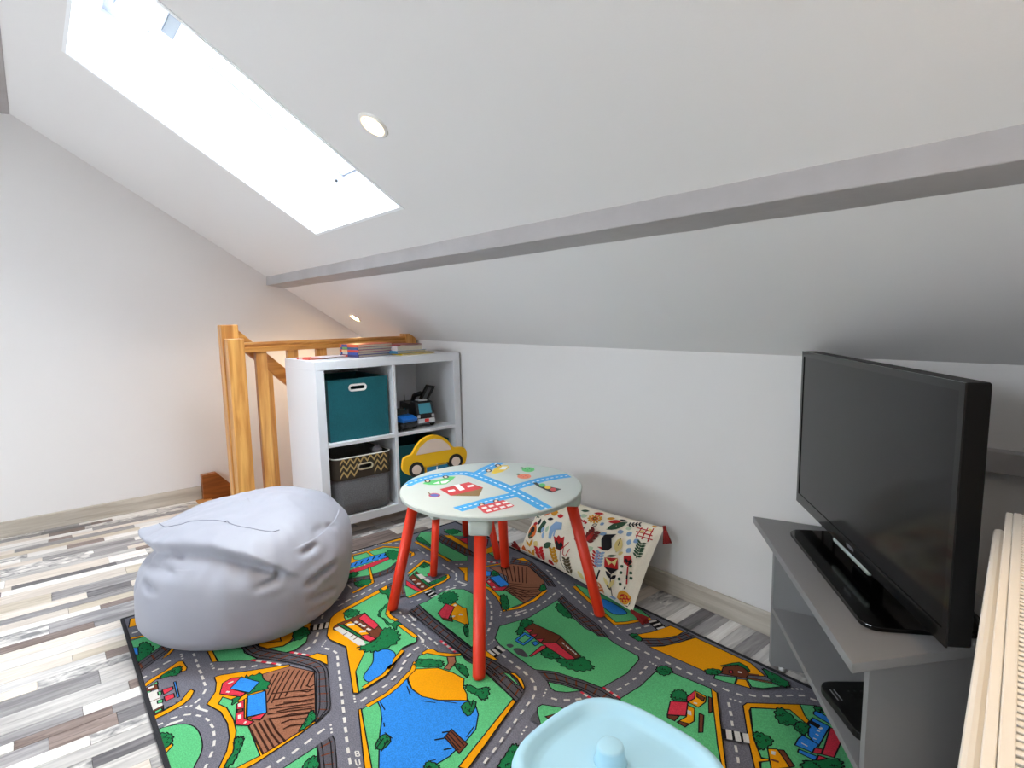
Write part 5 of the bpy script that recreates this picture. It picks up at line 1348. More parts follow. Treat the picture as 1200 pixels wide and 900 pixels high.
('W',-10,[1832,-335,1842,-329]),
('R',-10,[1842,-329,1853,-323]),
('Y',-10,[1332,-264,1332,-310,1332,-290]),
('D',1,[1332,-256,1332,-243,1332,-279,1332,-294]),
('G',0,[2969,-387,3013,-343,3047,-278,3074,-254,3146,-247,3183,-290,3231,-351,3243,-387,3087,-566,3074,-540,3082,-518,3067,-525,3026,-481]),
('Y',0,[2952,-393,2953,-376,3045,-280,3071,-312,3087,-324,3088,-340,3061,-329,3037,-319,2969,-384,2972,-399,3026,-481,3069,-528,3081,-516,3084,-522,3071,-542,3088,-565,3080,-575,3026,-503]),
('G',0,[3094,-250,3146,-239,3153,-255,3099,-263]),
('B',0,[3080,-283,3083,-271,3185,-288,3188,-307,3084,-292]),
('B',0,[3090,-333,3087,-306,3128,-307,3138,-396,3107,-377]),
('B',0,[3097,-385,3136,-388,3137,-424,3100,-431,3096,-407]),
('B',0,[3112,-437,3149,-428,3152,-445,3114,-448]),
('R',0,[3130,-310,3161,-306,3175,-403,3152,-414,3148,-390]),
('R',0,[3134,-406,3148,-396,3152,-414,3137,-426]),
('R',0,[3149,-423,3166,-417,3165,-440,3154,-448]),
('K',0,[3090,-332,3089,-318,3112,-320,3113,-336]),
('W',-10,[3114,-329,3119,-331]),
('W',-4,[3112,-343,3120,-343]),
('W',-3,[3116,-358,3123,-358]),
('W',-3,[3118,-376,3125,-375]),
('W',-3,[3107,-413,3121,-413]),
('W',-4,[3141,-283,3159,-283]),
('W',-4,[3145,-296,3162,-297]),
('D',1,[3019,-358,3022,-330,3067,-347,3069,-365,3045,-384]),
('D',1,[3072,-371,3074,-345,3095,-344,3100,-380,3084,-380]),
('D',1,[3019,-466,3031,-453,3058,-455,3061,-485,3053,-502,3035,-488]),
('D',1,[3137,-465,3149,-448,3180,-405,3196,-416,3195,-442,3147,-488]),
('D',1,[3073,-259,3092,-250,3096,-268,3082,-274]),
('Y',0,[3064,-489,3079,-474,3124,-504,3099,-542]),
('O',0,[3081,-475,3091,-466,3128,-495,3123,-506]),
('W',0,[3073,-489,3081,-485,3085,-496,3078,-499]),
('O',-6,[3085,-515,3100,-509]),
('G',0,[2833,-326,2878,-290,2889,-322,2868,-332,2839,-342]),
('O',0,[2829,-276,2848,-229,2881,-240,2893,-250,2897,-276,2840,-307]),
('D',0,[2827,-273,2827,-260,2848,-223,2885,-232,2885,-242,2851,-235]),
('R',0,[2848,-278,2854,-271,2862,-282,2855,-289]),
('W',-7,[2868,-265,2877,-260]),
('D',1,[2804,-327,2813,-306,2835,-296,2835,-320,2817,-337]),
('Y',0,[2883,-296,2900,-281,2928,-307,2891,-320]),
('G',0,[2897,-269,2948,-237,2956,-246,2901,-276]),
('G',0,[2904,-283,2984,-240,2953,-290,2929,-306]),
('O',-7,[2895,-260,2919,-243]),
('O',-6,[2902,-279,2957,-249]),
('D',1,[2915,-206,2980,-212,2989,-238,2958,-244,2929,-224]),
('W',-7,[2739,-375,2756,-374]),
('W',-7,[2773,-373,2790,-371]),
('W',-7,[2807,-371,2825,-370]),
('W',-7,[2844,-367,2861,-366]),
('W',-7,[2877,-362,2895,-360]),
('W',-7,[2912,-355,2928,-350]),
('W',-7,[2941,-342,2956,-334]),
('W',-7,[2966,-320,2979,-309]),
('W',-7,[2921,-409,2933,-424]),
('W',-7,[2941,-436,2952,-450]),
('W',-6,[2962,-466,2973,-481]),
('W',-6,[3010,-535,3023,-552]),
('W',-6,[3032,-564,3042,-579]),
('W',-5,[2911,-387,2917,-385]),
('W',-5,[2922,-383,2928,-381]),
('W',-5,[2934,-380,2939,-378]),
('K',0,[2959,-509,3010,-479,3028,-504,2979,-535]),
('W',-13,[2973,-500,2992,-528]),
('W',-13,[2989,-491,3009,-518]),
('W',-13,[3006,-482,3024,-508]),
('W',-6,[2990,-296,2999,-283]),
('W',-6,[3007,-271,3017,-258]),
('W',-7,[3027,-248,3038,-236]),
('W',-7,[3049,-229,3065,-225]),
('W',-7,[3081,-220,3097,-216]),
('W',-7,[3111,-217,3121,-217]),
('W',-6,[2999,-227,3003,-223]),
('W',-6,[3008,-218,3012,-214]),
('W',-6,[3016,-210,3020,-206]),
('G',0,[2500,-1400,2600,-1250,2720,-1170,2840,-1230,2810,-1380,2640,-1450]),
('Y',-9,[2510,-1412,2640,-1462,2815,-1392]),
('R',0,[2640,-1270,2710,-1250,2730,-1310,2660,-1330]),
('Y',0,[2660,-1330,2730,-1310,2740,-1350,2675,-1370]),
('D',1,[2750,-1240,2800,-1250,2800,-1300,2755,-1310]),
('G',0,[2860,-1420,2900,-1240,3080,-1180,3280,-1200,3280,-1460,3100,-1500]),
('B',1,[2960,-1300,3060,-1260,3160,-1300,3120,-1400,3000,-1400]),
('D',1,[3200,-1260,3250,-1280,3240,-1340,3190,-1320]),
('G',0,[2420,-1545,2860,-1545,2780,-1500,2560,-1510]),
('W',-8,[2340,-1475,2375,-1478]),
('W',-8,[2420,-1478,2455,-1481]),
('W',-8,[2500,-1481,2535,-1484]),
('W',-8,[2580,-1475,2615,-1478]),
('W',-8,[2660,-1478,2695,-1481]),
('W',-8,[2740,-1481,2775,-1484]),
('W',-8,[2820,-1475,2855,-1478]),
('W',-8,[2900,-1478,2935,-1481]),
('W',-8,[2980,-1481,3015,-1484]),
('W',-8,[3060,-1475,3095,-1478]),
('W',-8,[3140,-1478,3175,-1481]),
('W',-8,[3220,-1481,3255,-1484]),
('W',-8,[2850,-1400,2805,-1372]),
('W',-8,[2859,-1350,2814,-1322]),
('W',-8,[2868,-1300,2823,-1272]),
('W',-8,[2877,-1250,2832,-1222]),
('W',-8,[2886,-1200,2841,-1172]),
('W',-8,[2895,-1150,2850,-1122])]
TABLE_PRINT = [
('b',-41,[-198,-217,-217,-171,-224,-130,-228,-83,-219,-36,-206,-4,-188,18,-164,28,-132,32,-28,28,73,20,192,-3,303,-26]),
('b',-41,[-140,45,-183,127,-217,206,-220,224]),
('b',-41,[71,32,67,164,79,227,95,269]),
('b',-41,[130,-8,121,-106,122,-165,122,-220]),
('w',-6,[-199,-212,-205,-199]),
('w',-6,[-209,-189,-215,-175]),
('w',-6,[-218,-165,-220,-153]),
('w',-6,[-222,-143,-224,-131]),
('w',-6,[-225,-122,-226,-110]),
('w',-6,[-226,-101,-227,-89]),
('w',-6,[-227,-79,-225,-69]),
('w',-6,[-224,-61,-222,-50]),
('w',-6,[-220,-41,-217,-31]),
('w',-6,[-214,-24,-210,-14]),
('w',-6,[-207,-6,-201,2]),
('w',-6,[-196,8,-189,16]),
('w',-6,[-181,20,-171,25]),
('w',-6,[-161,28,-147,30]),
('w',-6,[-136,32,-120,32]),
('w',-6,[-106,31,-90,31]),
('w',-6,[-77,30,-61,30]),
('w',-6,[-48,29,-33,28]),
('w',-6,[-20,28,-4,26]),
('w',-6,[9,25,25,24]),
('w',-6,[37,23,52,22]),
('w',-6,[64,21,80,19]),
('w',-6,[93,16,110,13]),
('w',-6,[123,11,138,8]),
('w',-6,[151,5,166,2]),
('w',-6,[179,0,194,-3]),
('w',-6,[206,-6,220,-9]),
('w',-6,[232,-11,246,-14]),
('w',-6,[258,-16,272,-19]),
('w',-6,[283,-22,296,-24]),
('w',-6,[-143,51,-151,67]),
('w',-6,[-159,80,-167,97]),
('w',-6,[-175,111,-184,128]),
('w',-6,[-189,142,-197,158]),
('w',-6,[-203,172,-210,189]),
('w',-6,[-216,203,-219,218]),
('w',-6,[71,36,70,48]),
('w',-6,[70,57,70,68]),
('w',-6,[70,77,69,89]),
('w',-6,[69,98,69,110]),
('w',-6,[68,120,68,131]),
('w',-6,[68,141,68,153]),
('w',-6,[67,163,69,174]),
('w',-6,[71,182,73,192]),
('w',-6,[74,201,77,211]),
('w',-6,[78,220,81,230]),
('w',-6,[84,238,87,247]),
('w',-6,[90,255,93,264]),
('w',-6,[130,-12,129,-23]),
('w',-6,[128,-32,127,-42]),
('w',-6,[126,-51,125,-62]),
('w',-6,[125,-71,124,-81]),
('w',-6,[123,-90,122,-101]),
('w',-6,[121,-109,122,-120]),
('w',-6,[122,-129,122,-140]),
('w',-6,[122,-149,122,-159]),
('w',-6,[122,-168,122,-178]),
('w',-6,[122,-187,122,-197]),
('w',-6,[122,-206,122,-216]),
('r',0,[-82,-150,-82,-34,2,-36,65,-100,1,-162]),
('n',0,[1,-162,6,-56,2,-36,65,-100]),
('w',0,[-86,-91,-85,-72,-25,-89,-22,-111]),
('w',0,[-53,-139,-50,-116,-32,-121,-32,-145]),
('w',0,[-53,-64,-50,-40,-31,-45,-32,-72]),
('g',0,[-175,-159,-190,-135,-178,-73,-191,-47,-168,-29,-138,-67,-115,-104,-133,-136,-149,-150]),
('w',0,[-151,-134,-160,-103,-133,-117]),
('w',0,[-156,-99,-147,-67,-125,-98,-132,-111]),
('k',0,[-183,-122,-177,-127,-173,-133,-173,-138,-176,-141,-182,-143,-190,-141,-198,-138,-204,-133,-208,-127,-208,-122,-205,-118,-199,-117,-191,-118]),
('p',0,[-186,-126,-183,-129,-180,-132,-180,-135,-182,-137,-185,-137,-190,-136,-195,-134,-198,-131,-201,-128,-201,-125,-199,-123,-196,-123,-191,-123]),
('k',0,[-182,-48,-175,-54,-172,-60,-172,-65,-175,-69,-181,-70,-189,-68,-197,-65,-204,-59,-207,-53,-207,-48,-204,-44,-198,-43,-190,-44]),
('p',0,[-185,-52,-181,-55,-179,-59,-179,-62,-181,-64,-184,-64,-189,-63,-194,-61,-198,-58,-200,-54,-200,-51,-198,-49,-195,-49,-190,-50]),
('k',0,[144,-135,148,-140,150,-145,150,-149,147,-152,142,-153,137,-152,131,-149,127,-145,125,-140,125,-135,128,-132,133,-131,138,-132]),
('p',0,[141,-138,144,-141,145,-144,145,-146,143,-148,141,-149,137,-148,134,-146,131,-143,130,-141,130,-138,132,-136,134,-136,138,-137]),
('k',0,[147,-84,151,-88,153,-93,153,-98,150,-101,145,-102,139,-101,134,-98,129,-93,127,-88,127,-83,130,-80,135,-79,141,-80]),
('p',0,[144,-87,146,-90,148,-93,148,-95,146,-97,143,-97,140,-96,137,-95,134,-92,132,-89,132,-86,134,-84,137,-84,140,-85]),
('k',0,[-142,111,-135,105,-132,98,-132,92,-135,89,-142,88,-150,90,-158,95,-164,101,-168,108,-168,114,-165,118,-158,118,-150,116]),
('p',0,[-145,108,-142,104,-139,100,-139,96,-141,94,-145,94,-149,96,-154,98,-158,102,-160,106,-161,110,-159,112,-155,112,-150,110]),
('k',0,[-173,180,-166,173,-162,166,-162,160,-166,156,-172,155,-181,158,-189,163,-196,170,-200,177,-200,183,-196,187,-190,188,-181,185]),
('p',0,[-176,176,-172,172,-170,168,-170,164,-172,162,-175,162,-180,163,-185,167,-190,171,-192,175,-192,178,-190,181,-186,181,-181,179]),
('y',0,[-118,88,-155,135,-174,179,-159,201,-127,180,-102,129,-102,93]),
('w',0,[-135,140,-161,176,-147,191,-119,157]),
('r',0,[141,-163,147,-68,209,-76,215,-90,208,-178,196,-180]),
('w',0,[156,-159,158,-143,172,-147,171,-163]),
('w',0,[185,-164,186,-149,200,-152,199,-169]),
('w',0,[158,-135,160,-119,173,-122,173,-139]),
('w',0,[187,-141,188,-125,202,-128,201,-145]),
('w',0,[160,-110,161,-94,175,-98,175,-115]),
('w',0,[188,-116,190,-100,204,-104,203,-121]),
('w',0,[161,-85,163,-68,177,-72,176,-90]),
('w',0,[190,-92,192,-75,206,-79,205,-97]),
('k',0,[74,118,79,131,98,122,190,140,194,91,120,102]),
('g',0,[121,132,127,125,130,119,130,113,126,110,121,109,114,112,107,117,102,123,99,130,99,135,102,139,108,139,115,137]),
('y',0,[151,128,157,122,159,115,159,110,156,107,151,106,144,108,137,113,132,120,129,126,129,132,133,135,138,135,145,133]),
('r',0,[181,125,186,118,188,112,188,107,185,103,180,103,173,105,167,110,162,116,159,123,159,128,162,131,168,132,174,129]),
('g',0,[-45,234,-36,223,-31,210,-33,199,-40,192,-52,189,-65,192,-78,200,-88,211,-92,224,-90,235,-83,243,-71,246,-58,243]),
('d',0,[-89,220,-86,216,-84,212,-84,209,-87,207,-90,206,-94,207,-98,210,-101,213,-103,217,-103,220,-100,223,-97,223,-93,222]),
('o',0,[12,167,20,156,24,144,21,133,14,125,3,122,-10,124,-22,131,-31,142,-34,154,-32,165,-25,173,-13,177,0,174]),
('d',0,[-34,155,-32,152,-30,149,-31,145,-33,143,-36,143,-40,143,-44,146,-46,149,-48,153,-47,156,-45,158,-42,159,-38,158]),
('v',0,[-26,-183,-19,-190,-16,-198,-18,-206,-23,-212,-32,-215,-42,-215,-52,-211,-59,-204,-62,-196,-61,-188,-55,-182,-46,-179,-35,-179]),
('q',0,[-29,-187,-25,-191,-23,-197,-25,-202,-29,-207,-35,-209,-42,-210,-48,-207,-53,-203,-54,-197,-53,-192,-49,-187,-42,-185,-35,-184]),
('n',-5,[-52,-202,-80,-196]),
('d',0,[-76,217,-74,216,-74,215,-74,213,-75,213,-76,213,-77,213,-79,214,-80,216,-81,217,-81,218,-80,219,-79,219,-77,219]),
('r',0,[-17,148,-16,147,-15,145,-15,144,-16,143,-17,143,-19,144,-20,145,-21,146,-22,147,-22,148,-21,149,-20,149,-18,149]),
('d',0,[-57,212,-56,211,-55,209,-56,208,-56,207,-57,207,-59,208,-61,209,-62,210,-62,211,-62,213,-62,213,-60,214,-59,213]),
('r',0,[0,143,1,142,2,141,2,139,1,139,0,139,-1,139,-3,140,-4,141,-5,143,-5,144,-4,144,-3,145,-1,144]),
('d',0,[-65,229,-63,228,-63,226,-63,225,-63,224,-65,224,-66,225,-68,226,-69,227,-70,229,-70,230,-69,231,-68,231,-66,230]),
('r',0,[-6,159,-5,158,-5,156,-5,155,-5,154,-6,154,-8,155,-9,156,-11,157,-11,158,-11,160,-10,160,-9,160,-8,160]),
('d',0,[-46,223,-45,222,-45,221,-45,219,-45,219,-46,219,-48,219,-50,220,-51,222,-51,223,-51,224,-51,225,-49,225,-48,225]),
('r',0,[11,154,12,153,12,152,12,150,12,150,11,150,9,150,8,151,7,152,6,154,6,155,7,155,8,156,9,155])]
PILLOW_PRINT = [
('d',0,[283,180,309,184,328,197,342,217,350,246,352,284,326,281,307,268,293,247,284,218]),
('d',0,[708,724,740,743,765,772,783,810,795,857,800,915,769,899,745,871,726,832,714,784]),
('p',0,[713,731,796,895,793,901,710,737]),
('d',0,[172,419,184,564,226,527,221,351,171,343]),
('k',0,[151,447,159,471,163,494,161,517,154,539,142,562,133,538,130,515,131,492,138,469]),
('k',0,[214,582,230,575,244,575,255,582,265,595,272,615,256,622,242,622,231,616,221,602]),
('o',0,[106,198,143,249,161,299,162,351,147,404,113,461,75,412,57,360,55,307,71,252]),
('d',0,[91,205,116,220,130,238,134,260,128,285,111,315,86,301,72,282,68,260,74,234]),
('k',0,[102,295,122,315,132,337,133,360,125,383,108,409,88,389,78,367,77,344,85,320]),
('r',0,[76,437,94,427,108,427,120,434,130,449,136,473,118,482,103,483,91,476,82,461]),
('b',0,[255,285,263,306,266,326,265,346,259,366,248,385,239,363,236,343,237,323,243,303]),
('b',0,[223,360,235,379,242,398,243,418,239,439,229,461,216,443,210,424,209,403,213,382]),
('m',0,[270,386,278,409,281,431,279,453,273,475,262,496,254,473,251,451,252,429,258,407]),
('b',0,[285,497,308,588,367,604,395,511,337,467,339,327,315,325,295,436]),
('b',0,[335,475,350,379,363,383,349,479]),
('y',0,[125,93,140,116,149,141,153,167,154,195,149,224,135,201,126,176,121,150,121,122]),
('y',0,[65,164,75,141,86,124,100,112,116,105,134,103,126,125,114,141,101,154,84,161]),
('y',0,[161,-29,174,-6,183,19,188,45,188,72,184,100,170,77,161,52,157,26,156,-1]),
('y',0,[103,51,112,29,123,13,137,2,152,-5,170,-6,162,15,151,31,137,42,122,49]),
('m2',0,[182,132,203,143,215,158,219,176,216,198,204,224,183,213,171,198,166,180,170,158]),
('o',0,[74,-72,88,-35,93,-1,88,29,75,57,50,82,35,45,31,10,35,-21,49,-49]),
('r',0,[271,-10,239,132,232,129,264,-14]),
('r',0,[264,6,279,13,290,24,297,39,301,57,301,79,286,73,275,62,267,47,263,29]),
('r',0,[264,6,255,24,244,35,232,39,218,37,203,28,212,10,223,-1,235,-5,249,-3]),
('r',0,[256,41,271,48,282,59,290,74,294,92,293,114,278,108,267,97,260,82,256,64]),
('r',0,[256,41,247,59,236,70,224,75,210,73,194,64,204,46,215,35,227,30,241,32]),
('r',0,[248,77,263,83,274,94,282,109,286,127,286,150,270,143,259,133,252,118,248,100]),
('r',0,[248,77,238,95,228,106,215,111,202,109,186,101,196,82,207,71,219,66,233,68]),
('r',0,[240,113,255,119,266,130,274,144,278,163,278,186,263,179,251,169,243,154,239,135]),
('r',0,[240,113,230,131,219,142,207,147,193,146,177,137,187,118,198,107,211,102,224,104]),
('y',0,[425,55,377,221,370,217,419,51]),
('y',0,[417,69,428,74,435,82,439,93,441,106,438,122,427,118,420,110,416,99,415,86]),
('y',0,[417,69,411,83,404,90,396,92,387,89,377,79,384,65,391,57,399,56,408,59]),
('y',0,[408,102,419,107,426,115,430,125,431,139,429,155,418,150,410,143,406,132,405,119]),
('y',0,[408,102,401,116,394,123,386,126,377,122,368,112,374,98,381,91,389,89,398,92]),
('y',0,[398,135,409,140,416,148,421,158,422,172,419,188,408,184,401,176,397,165,396,152]),
('y',0,[398,135,392,149,384,157,376,159,367,156,358,146,364,132,372,124,380,122,388,125]),
('y',0,[388,169,399,173,407,181,411,192,412,205,410,222,399,217,391,210,387,199,386,185]),
('y',0,[388,169,382,183,375,191,366,193,357,189,348,180,354,165,362,158,370,155,379,159]),
('y',0,[378,202,390,207,397,215,401,225,403,239,400,256,389,251,381,244,377,233,376,219]),
('y',0,[378,202,372,217,365,225,356,227,347,224,337,214,344,199,352,191,360,189,369,193]),
('ol',0,[551,19,513,179,507,176,546,15]),
('ol',0,[545,32,555,39,562,47,566,58,569,72,568,88,558,82,551,74,546,62,544,49]),
('ol',0,[545,32,538,45,531,52,523,54,514,52,504,45,511,32,518,25,526,23,535,25]),
('ol',0,[537,64,547,70,554,79,559,90,561,104,561,120,551,114,544,106,539,94,537,81]),
('ol',0,[537,64,531,77,523,84,515,87,506,84,496,77,503,64,510,57,519,55,527,57]),
('ol',0,[529,96,539,102,547,111,551,122,554,136,553,152,543,146,536,138,531,127,529,113]),
('ol',0,[529,96,523,109,516,116,507,119,498,117,488,110,495,97,503,89,511,87,520,89]),
('ol',0,[522,128,532,134,539,143,544,154,546,168,545,184,535,179,528,170,523,159,521,145]),
('ol',0,[522,128,515,141,508,149,499,152,490,150,480,143,487,130,495,122,503,119,512,121]),
('ol',0,[514,161,524,167,531,175,536,187,538,200,538,217,528,211,520,203,516,192,513,178]),
('ol',0,[514,161,507,174,500,182,491,185,482,183,472,176,479,163,487,155,495,152,504,154]),
('d',0,[626,310,589,430,583,426,621,305]),
('d',0,[620,319,627,323,631,328,634,336,634,345,632,356,625,353,620,348,618,340,617,331]),
('d',0,[620,319,615,329,611,334,606,336,600,333,594,325,599,315,603,310,608,309,614,312]),
('d',0,[612,343,619,346,624,352,626,359,627,369,624,380,617,377,613,372,610,364,610,355]),
('d',0,[612,343,608,353,603,358,598,360,593,357,587,349,591,339,596,334,601,333,606,336]),
('d',0,[605,367,612,370,617,376,619,383,619,393,617,404,610,401,605,396,603,388,603,379]),
('d',0,[605,367,600,377,596,383,591,384,585,381,579,373,583,363,588,358,593,357,599,360]),
('d',0,[597,391,605,395,609,400,612,407,612,417,610,429,602,425,598,420,595,413,595,403]),
('d',0,[597,391,593,401,588,407,583,408,577,405,571,398,576,388,581,382,586,381,591,384]),
('d',0,[590,416,597,419,602,424,604,432,604,441,602,453,595,450,590,445,588,437,587,428]),
('d',0,[590,416,585,426,581,431,575,433,570,430,564,423,568,412,573,407,578,406,584,408]),
('r',0,[353,391,385,377,396,426,426,400,447,437,470,301,449,237,407,244]),
('k',0,[387,309,396,350,426,314,436,366,462,318,445,249,413,248]),
('k',0,[447,236,453,135,458,136,452,237]),
('k',0,[453,133,492,33,496,37,458,137]),
('r',0,[326,31,337,7,349,-5,361,-5,373,6,387,30,376,54,365,66,352,66,339,55]),
('m2',0,[628,49,650,39,662,40,666,49,662,67,648,96,626,106,614,106,610,96,614,77]),
('r',0,[498,392,467,303,473,299,503,387]),
('r',0,[467,301,471,215,478,216,473,301]),
('r',0,[473,211,499,197,501,207,475,220]),
('r',0,[503,201,525,315,519,318,497,203]),
('r',0,[538,697,547,697,552,701,555,707,556,717,554,731,545,731,540,728,537,721,536,711]),
('r',0,[522,706,530,713,533,720,534,729,532,739,526,750,519,744,515,737,514,728,516,718]),
('r',0,[504,705,509,716,510,726,508,735,503,742,495,749,491,738,489,727,491,719,496,711]),
('r',0,[488,692,489,706,487,716,483,723,477,726,468,726,467,712,469,702,473,695,480,691]),
('r',0,[478,670,474,684,470,692,464,695,458,694,450,688,454,674,458,666,464,662,470,664]),
('r',0,[475,645,469,655,462,660,457,659,451,653,447,641,454,631,460,627,466,628,471,634]),
('r',0,[481,623,473,627,466,626,462,621,459,612,458,598,467,594,474,594,478,599,481,609]),
('r',0,[494,607,486,604,480,599,478,591,478,581,482,568,491,570,496,576,498,583,498,594]),
('r',0,[512,602,505,593,502,585,502,576,505,566,512,557,519,565,522,574,521,583,518,592]),
('r',0,[494,578,469,629,458,617,484,565]),
('r',0,[470,621,477,682,465,688,457,626]),
('r',0,[475,677,511,721,503,737,467,694]),
('r',0,[507,719,549,710,549,730,507,739]),
('d',0,[550,562,557,580,561,599,562,619,560,640,555,661,548,643,543,624,542,604,544,584]),
('r',0,[550,436,559,456,562,473,560,488,552,502,538,513,529,494,526,476,528,460,536,447]),
('y',0,[614,829,622,824,628,823,633,825,637,833,640,844,633,850,627,851,621,848,617,841]),
('y',0,[608,841,615,842,621,846,624,853,625,863,624,876,616,875,611,871,608,864,606,854]),
('y',0,[595,845,601,853,605,861,605,871,603,881,598,893,592,885,589,877,588,867,590,857]),
('y',0,[581,841,584,853,584,864,581,873,577,881,569,888,566,876,566,865,569,856,574,848]),
('y',0,[569,830,567,844,564,854,559,860,553,864,545,863,546,850,550,840,554,833,561,830]),
('y',0,[562,815,556,826,551,832,545,834,538,832,532,825,537,814,543,807,549,805,555,808]),
('y',0,[562,799,554,805,547,806,542,803,538,796,535,783,542,778,549,777,554,780,559,787]),
('y',0,[569,788,561,786,555,782,552,775,551,764,552,751,560,752,565,757,569,764,570,774]),
('y',0,[581,783,575,776,572,767,571,758,573,747,578,736,585,744,588,752,588,762,586,772]),
('y',0,[595,788,593,776,593,765,595,756,600,748,607,742,610,754,610,765,607,774,603,781]),
('y',0,[607,799,609,786,612,776,617,770,623,767,630,767,629,780,626,790,621,796,615,799]),
('y',0,[614,814,620,803,625,797,631,795,636,797,642,804,637,815,632,821,626,823,621,821]),
('o',0,[561,798,578,780,592,774,603,781,611,799,616,830,598,849,584,855,573,848,565,830]),
('k',0,[572,805,582,794,591,790,597,794,602,805,605,824,594,835,586,838,579,835,574,824]),
('y',0,[581,810,586,804,590,802,593,804,595,809,596,819,591,825,587,826,584,825,582,819]),
('w2',0,[623,472,647,647,641,650,617,474]),
('w2',0,[623,495,636,486,648,485,657,491,665,504,671,525,658,535,647,536,637,530,629,517]),
('w2',0,[623,495,623,519,619,538,612,552,601,561,586,564,586,540,590,521,597,507,608,498]),
('w2',0,[629,539,642,530,654,528,663,534,671,547,677,568,664,578,653,580,643,574,635,561]),
('w2',0,[629,539,629,563,625,582,618,596,607,605,592,609,592,584,596,565,604,551,614,542]),
('w2',0,[635,583,648,573,660,572,669,578,677,591,683,612,670,621,659,623,649,617,641,604]),
('w2',0,[635,583,635,607,631,626,624,640,613,650,599,654,599,629,602,610,610,596,620,587]),
('w2',0,[641,627,654,617,666,615,675,621,683,634,689,655,676,665,665,667,655,661,647,648]),
('w2',0,[641,627,641,651,637,670,630,684,620,694,605,698,605,673,609,654,616,640,626,631]),
('r',0,[617,472,632,503,641,536,647,572,647,610,643,650,628,619,619,586,613,550,613,512]),
('d',0,[621,461,646,648,642,650,617,463]),
('k',0,[714,653,786,714,770,643,799,540,784,486,755,468,712,477,736,498,713,580]),
('r',0,[711,480,736,498,749,468]),
('m2',0,[838,506,851,546,856,584,853,621,842,657,823,691,809,651,804,612,807,574,818,539]),
('k',0,[837,508,826,686,822,686,833,508]),
('m',0,[638,369,658,370,672,379,682,396,688,420,689,452,670,452,655,443,645,426,639,402]),
('b',0,[682,633,696,631,707,635,716,645,723,660,728,681,714,683,703,679,694,670,687,655]),
('b',0,[650,754,660,754,668,758,671,767,672,780,670,798,659,799,652,794,648,785,647,772]),
('b',0,[846,742,859,746,866,756,870,769,870,787,865,810,853,806,845,796,841,783,841,765]),
('b',0,[879,639,888,655,892,670,891,686,886,701,877,717,868,702,864,686,864,670,869,655]),
('b',0,[890,552,901,561,908,573,910,587,908,604,902,624,891,615,884,603,882,589,884,572]),
('b',0,[900,697,913,698,921,705,926,716,927,733,925,756,913,756,904,749,899,738,898,720]),
('b',0,[781,740,794,732,804,732,812,740,816,756,818,779,805,787,795,787,788,779,783,764]),
('r',0,[904,766,902,910,896,911,898,767]),
('r',0,[938,769,932,929,926,929,931,769]),
('r',0,[970,772,961,946,955,947,964,771]),
('r',0,[873,878,965,897,964,909,871,891]),
('r',0,[883,830,975,850,973,863,882,842]),
('r',0,[894,784,984,806,983,818,892,796]),
('m2',0,[902,854,909,846,915,844,920,847,924,856,927,870,920,878,913,880,908,877,904,868]),
('m2',0,[936,904,943,896,948,894,952,896,956,904,958,918,951,926,946,929,941,926,938,918]),
('y',0,[941,962,951,957,959,958,965,964,969,976,971,993,962,999,954,998,948,992,944,980]),
('r',0,[688,831,709,829,726,836,740,850,752,872,760,903,740,905,723,899,709,885,697,863]),
('y',0,[660,870,675,866,687,868,696,877,703,892,707,915,693,920,681,917,672,908,665,893]),
('k',0,[736,916,750,909,763,907,775,910,787,917,797,930,784,937,771,939,759,936,747,929]),
('k',0,[811,873,878,942,875,950,809,881]),
('k',0,[819,886,822,876,826,870,830,866,835,864,841,866,838,875,834,881,829,885,824,887]),
('k',0,[819,886,822,894,823,902,824,911,822,920,819,930,815,922,814,913,814,904,815,895]),
('k',0,[835,903,839,894,843,887,847,883,852,882,857,883,854,892,850,899,846,903,841,905]),
('k',0,[835,903,839,911,840,920,840,928,839,938,836,947,832,939,831,931,831,922,832,913]),
('k',0,[852,921,855,911,859,905,863,901,868,899,874,900,871,910,867,916,862,920,858,922]),
('k',0,[852,921,855,929,857,937,857,946,856,955,852,964,849,956,847,948,847,939,849,930]),
('k',0,[868,938,872,928,875,922,880,918,885,916,890,917,887,927,883,933,879,937,874,939]),
('k',0,[868,938,872,946,873,954,873,963,872,972,869,981,866,973,864,965,864,956,865,947]),
('d',0,[952,543,945,729,941,729,948,543]),
('d',0,[950,558,957,559,963,563,967,570,971,580,973,593,966,592,960,588,955,581,952,571]),
('d',0,[950,558,946,571,942,580,937,586,931,590,923,589,927,576,931,567,936,561,942,558]),
('d',0,[948,589,956,590,961,594,966,601,970,611,972,624,964,623,959,619,954,612,951,602]),
('d',0,[948,589,945,602,941,611,936,617,930,621,922,620,925,607,930,598,935,592,941,589]),
('d',0,[947,620,954,621,960,625,965,631,968,641,970,654,963,654,957,650,953,643,949,633]),
('d',0,[947,620,944,633,940,642,935,649,928,652,921,652,924,639,928,629,934,623,940,620]),
('d',0,[946,651,953,651,959,655,964,662,967,672,969,685,962,685,956,681,952,674,948,664]),
('d',0,[946,651,943,664,939,673,933,680,927,683,920,683,923,670,927,661,932,654,939,651]),
('d',0,[945,682,952,682,958,686,963,693,966,703,968,716,961,716,955,712,950,705,947,695]),
('d',0,[945,682,942,695,937,705,932,711,926,715,918,715,922,702,926,692,931,685,937,682]),
('d',0,[944,713,951,714,957,717,962,724,965,734,967,747,960,747,954,743,949,736,946,726]),
('d',0,[944,713,940,726,936,736,931,743,925,747,917,747,920,733,925,724,930,717,936,713]),
('r',0,[781,399,858,453,882,336,851,254,798,295]),
('k',0,[798,295,882,336,852,251]),
('m2',0,[785,402,833,382,858,453,859,355,835,374,821,334]),
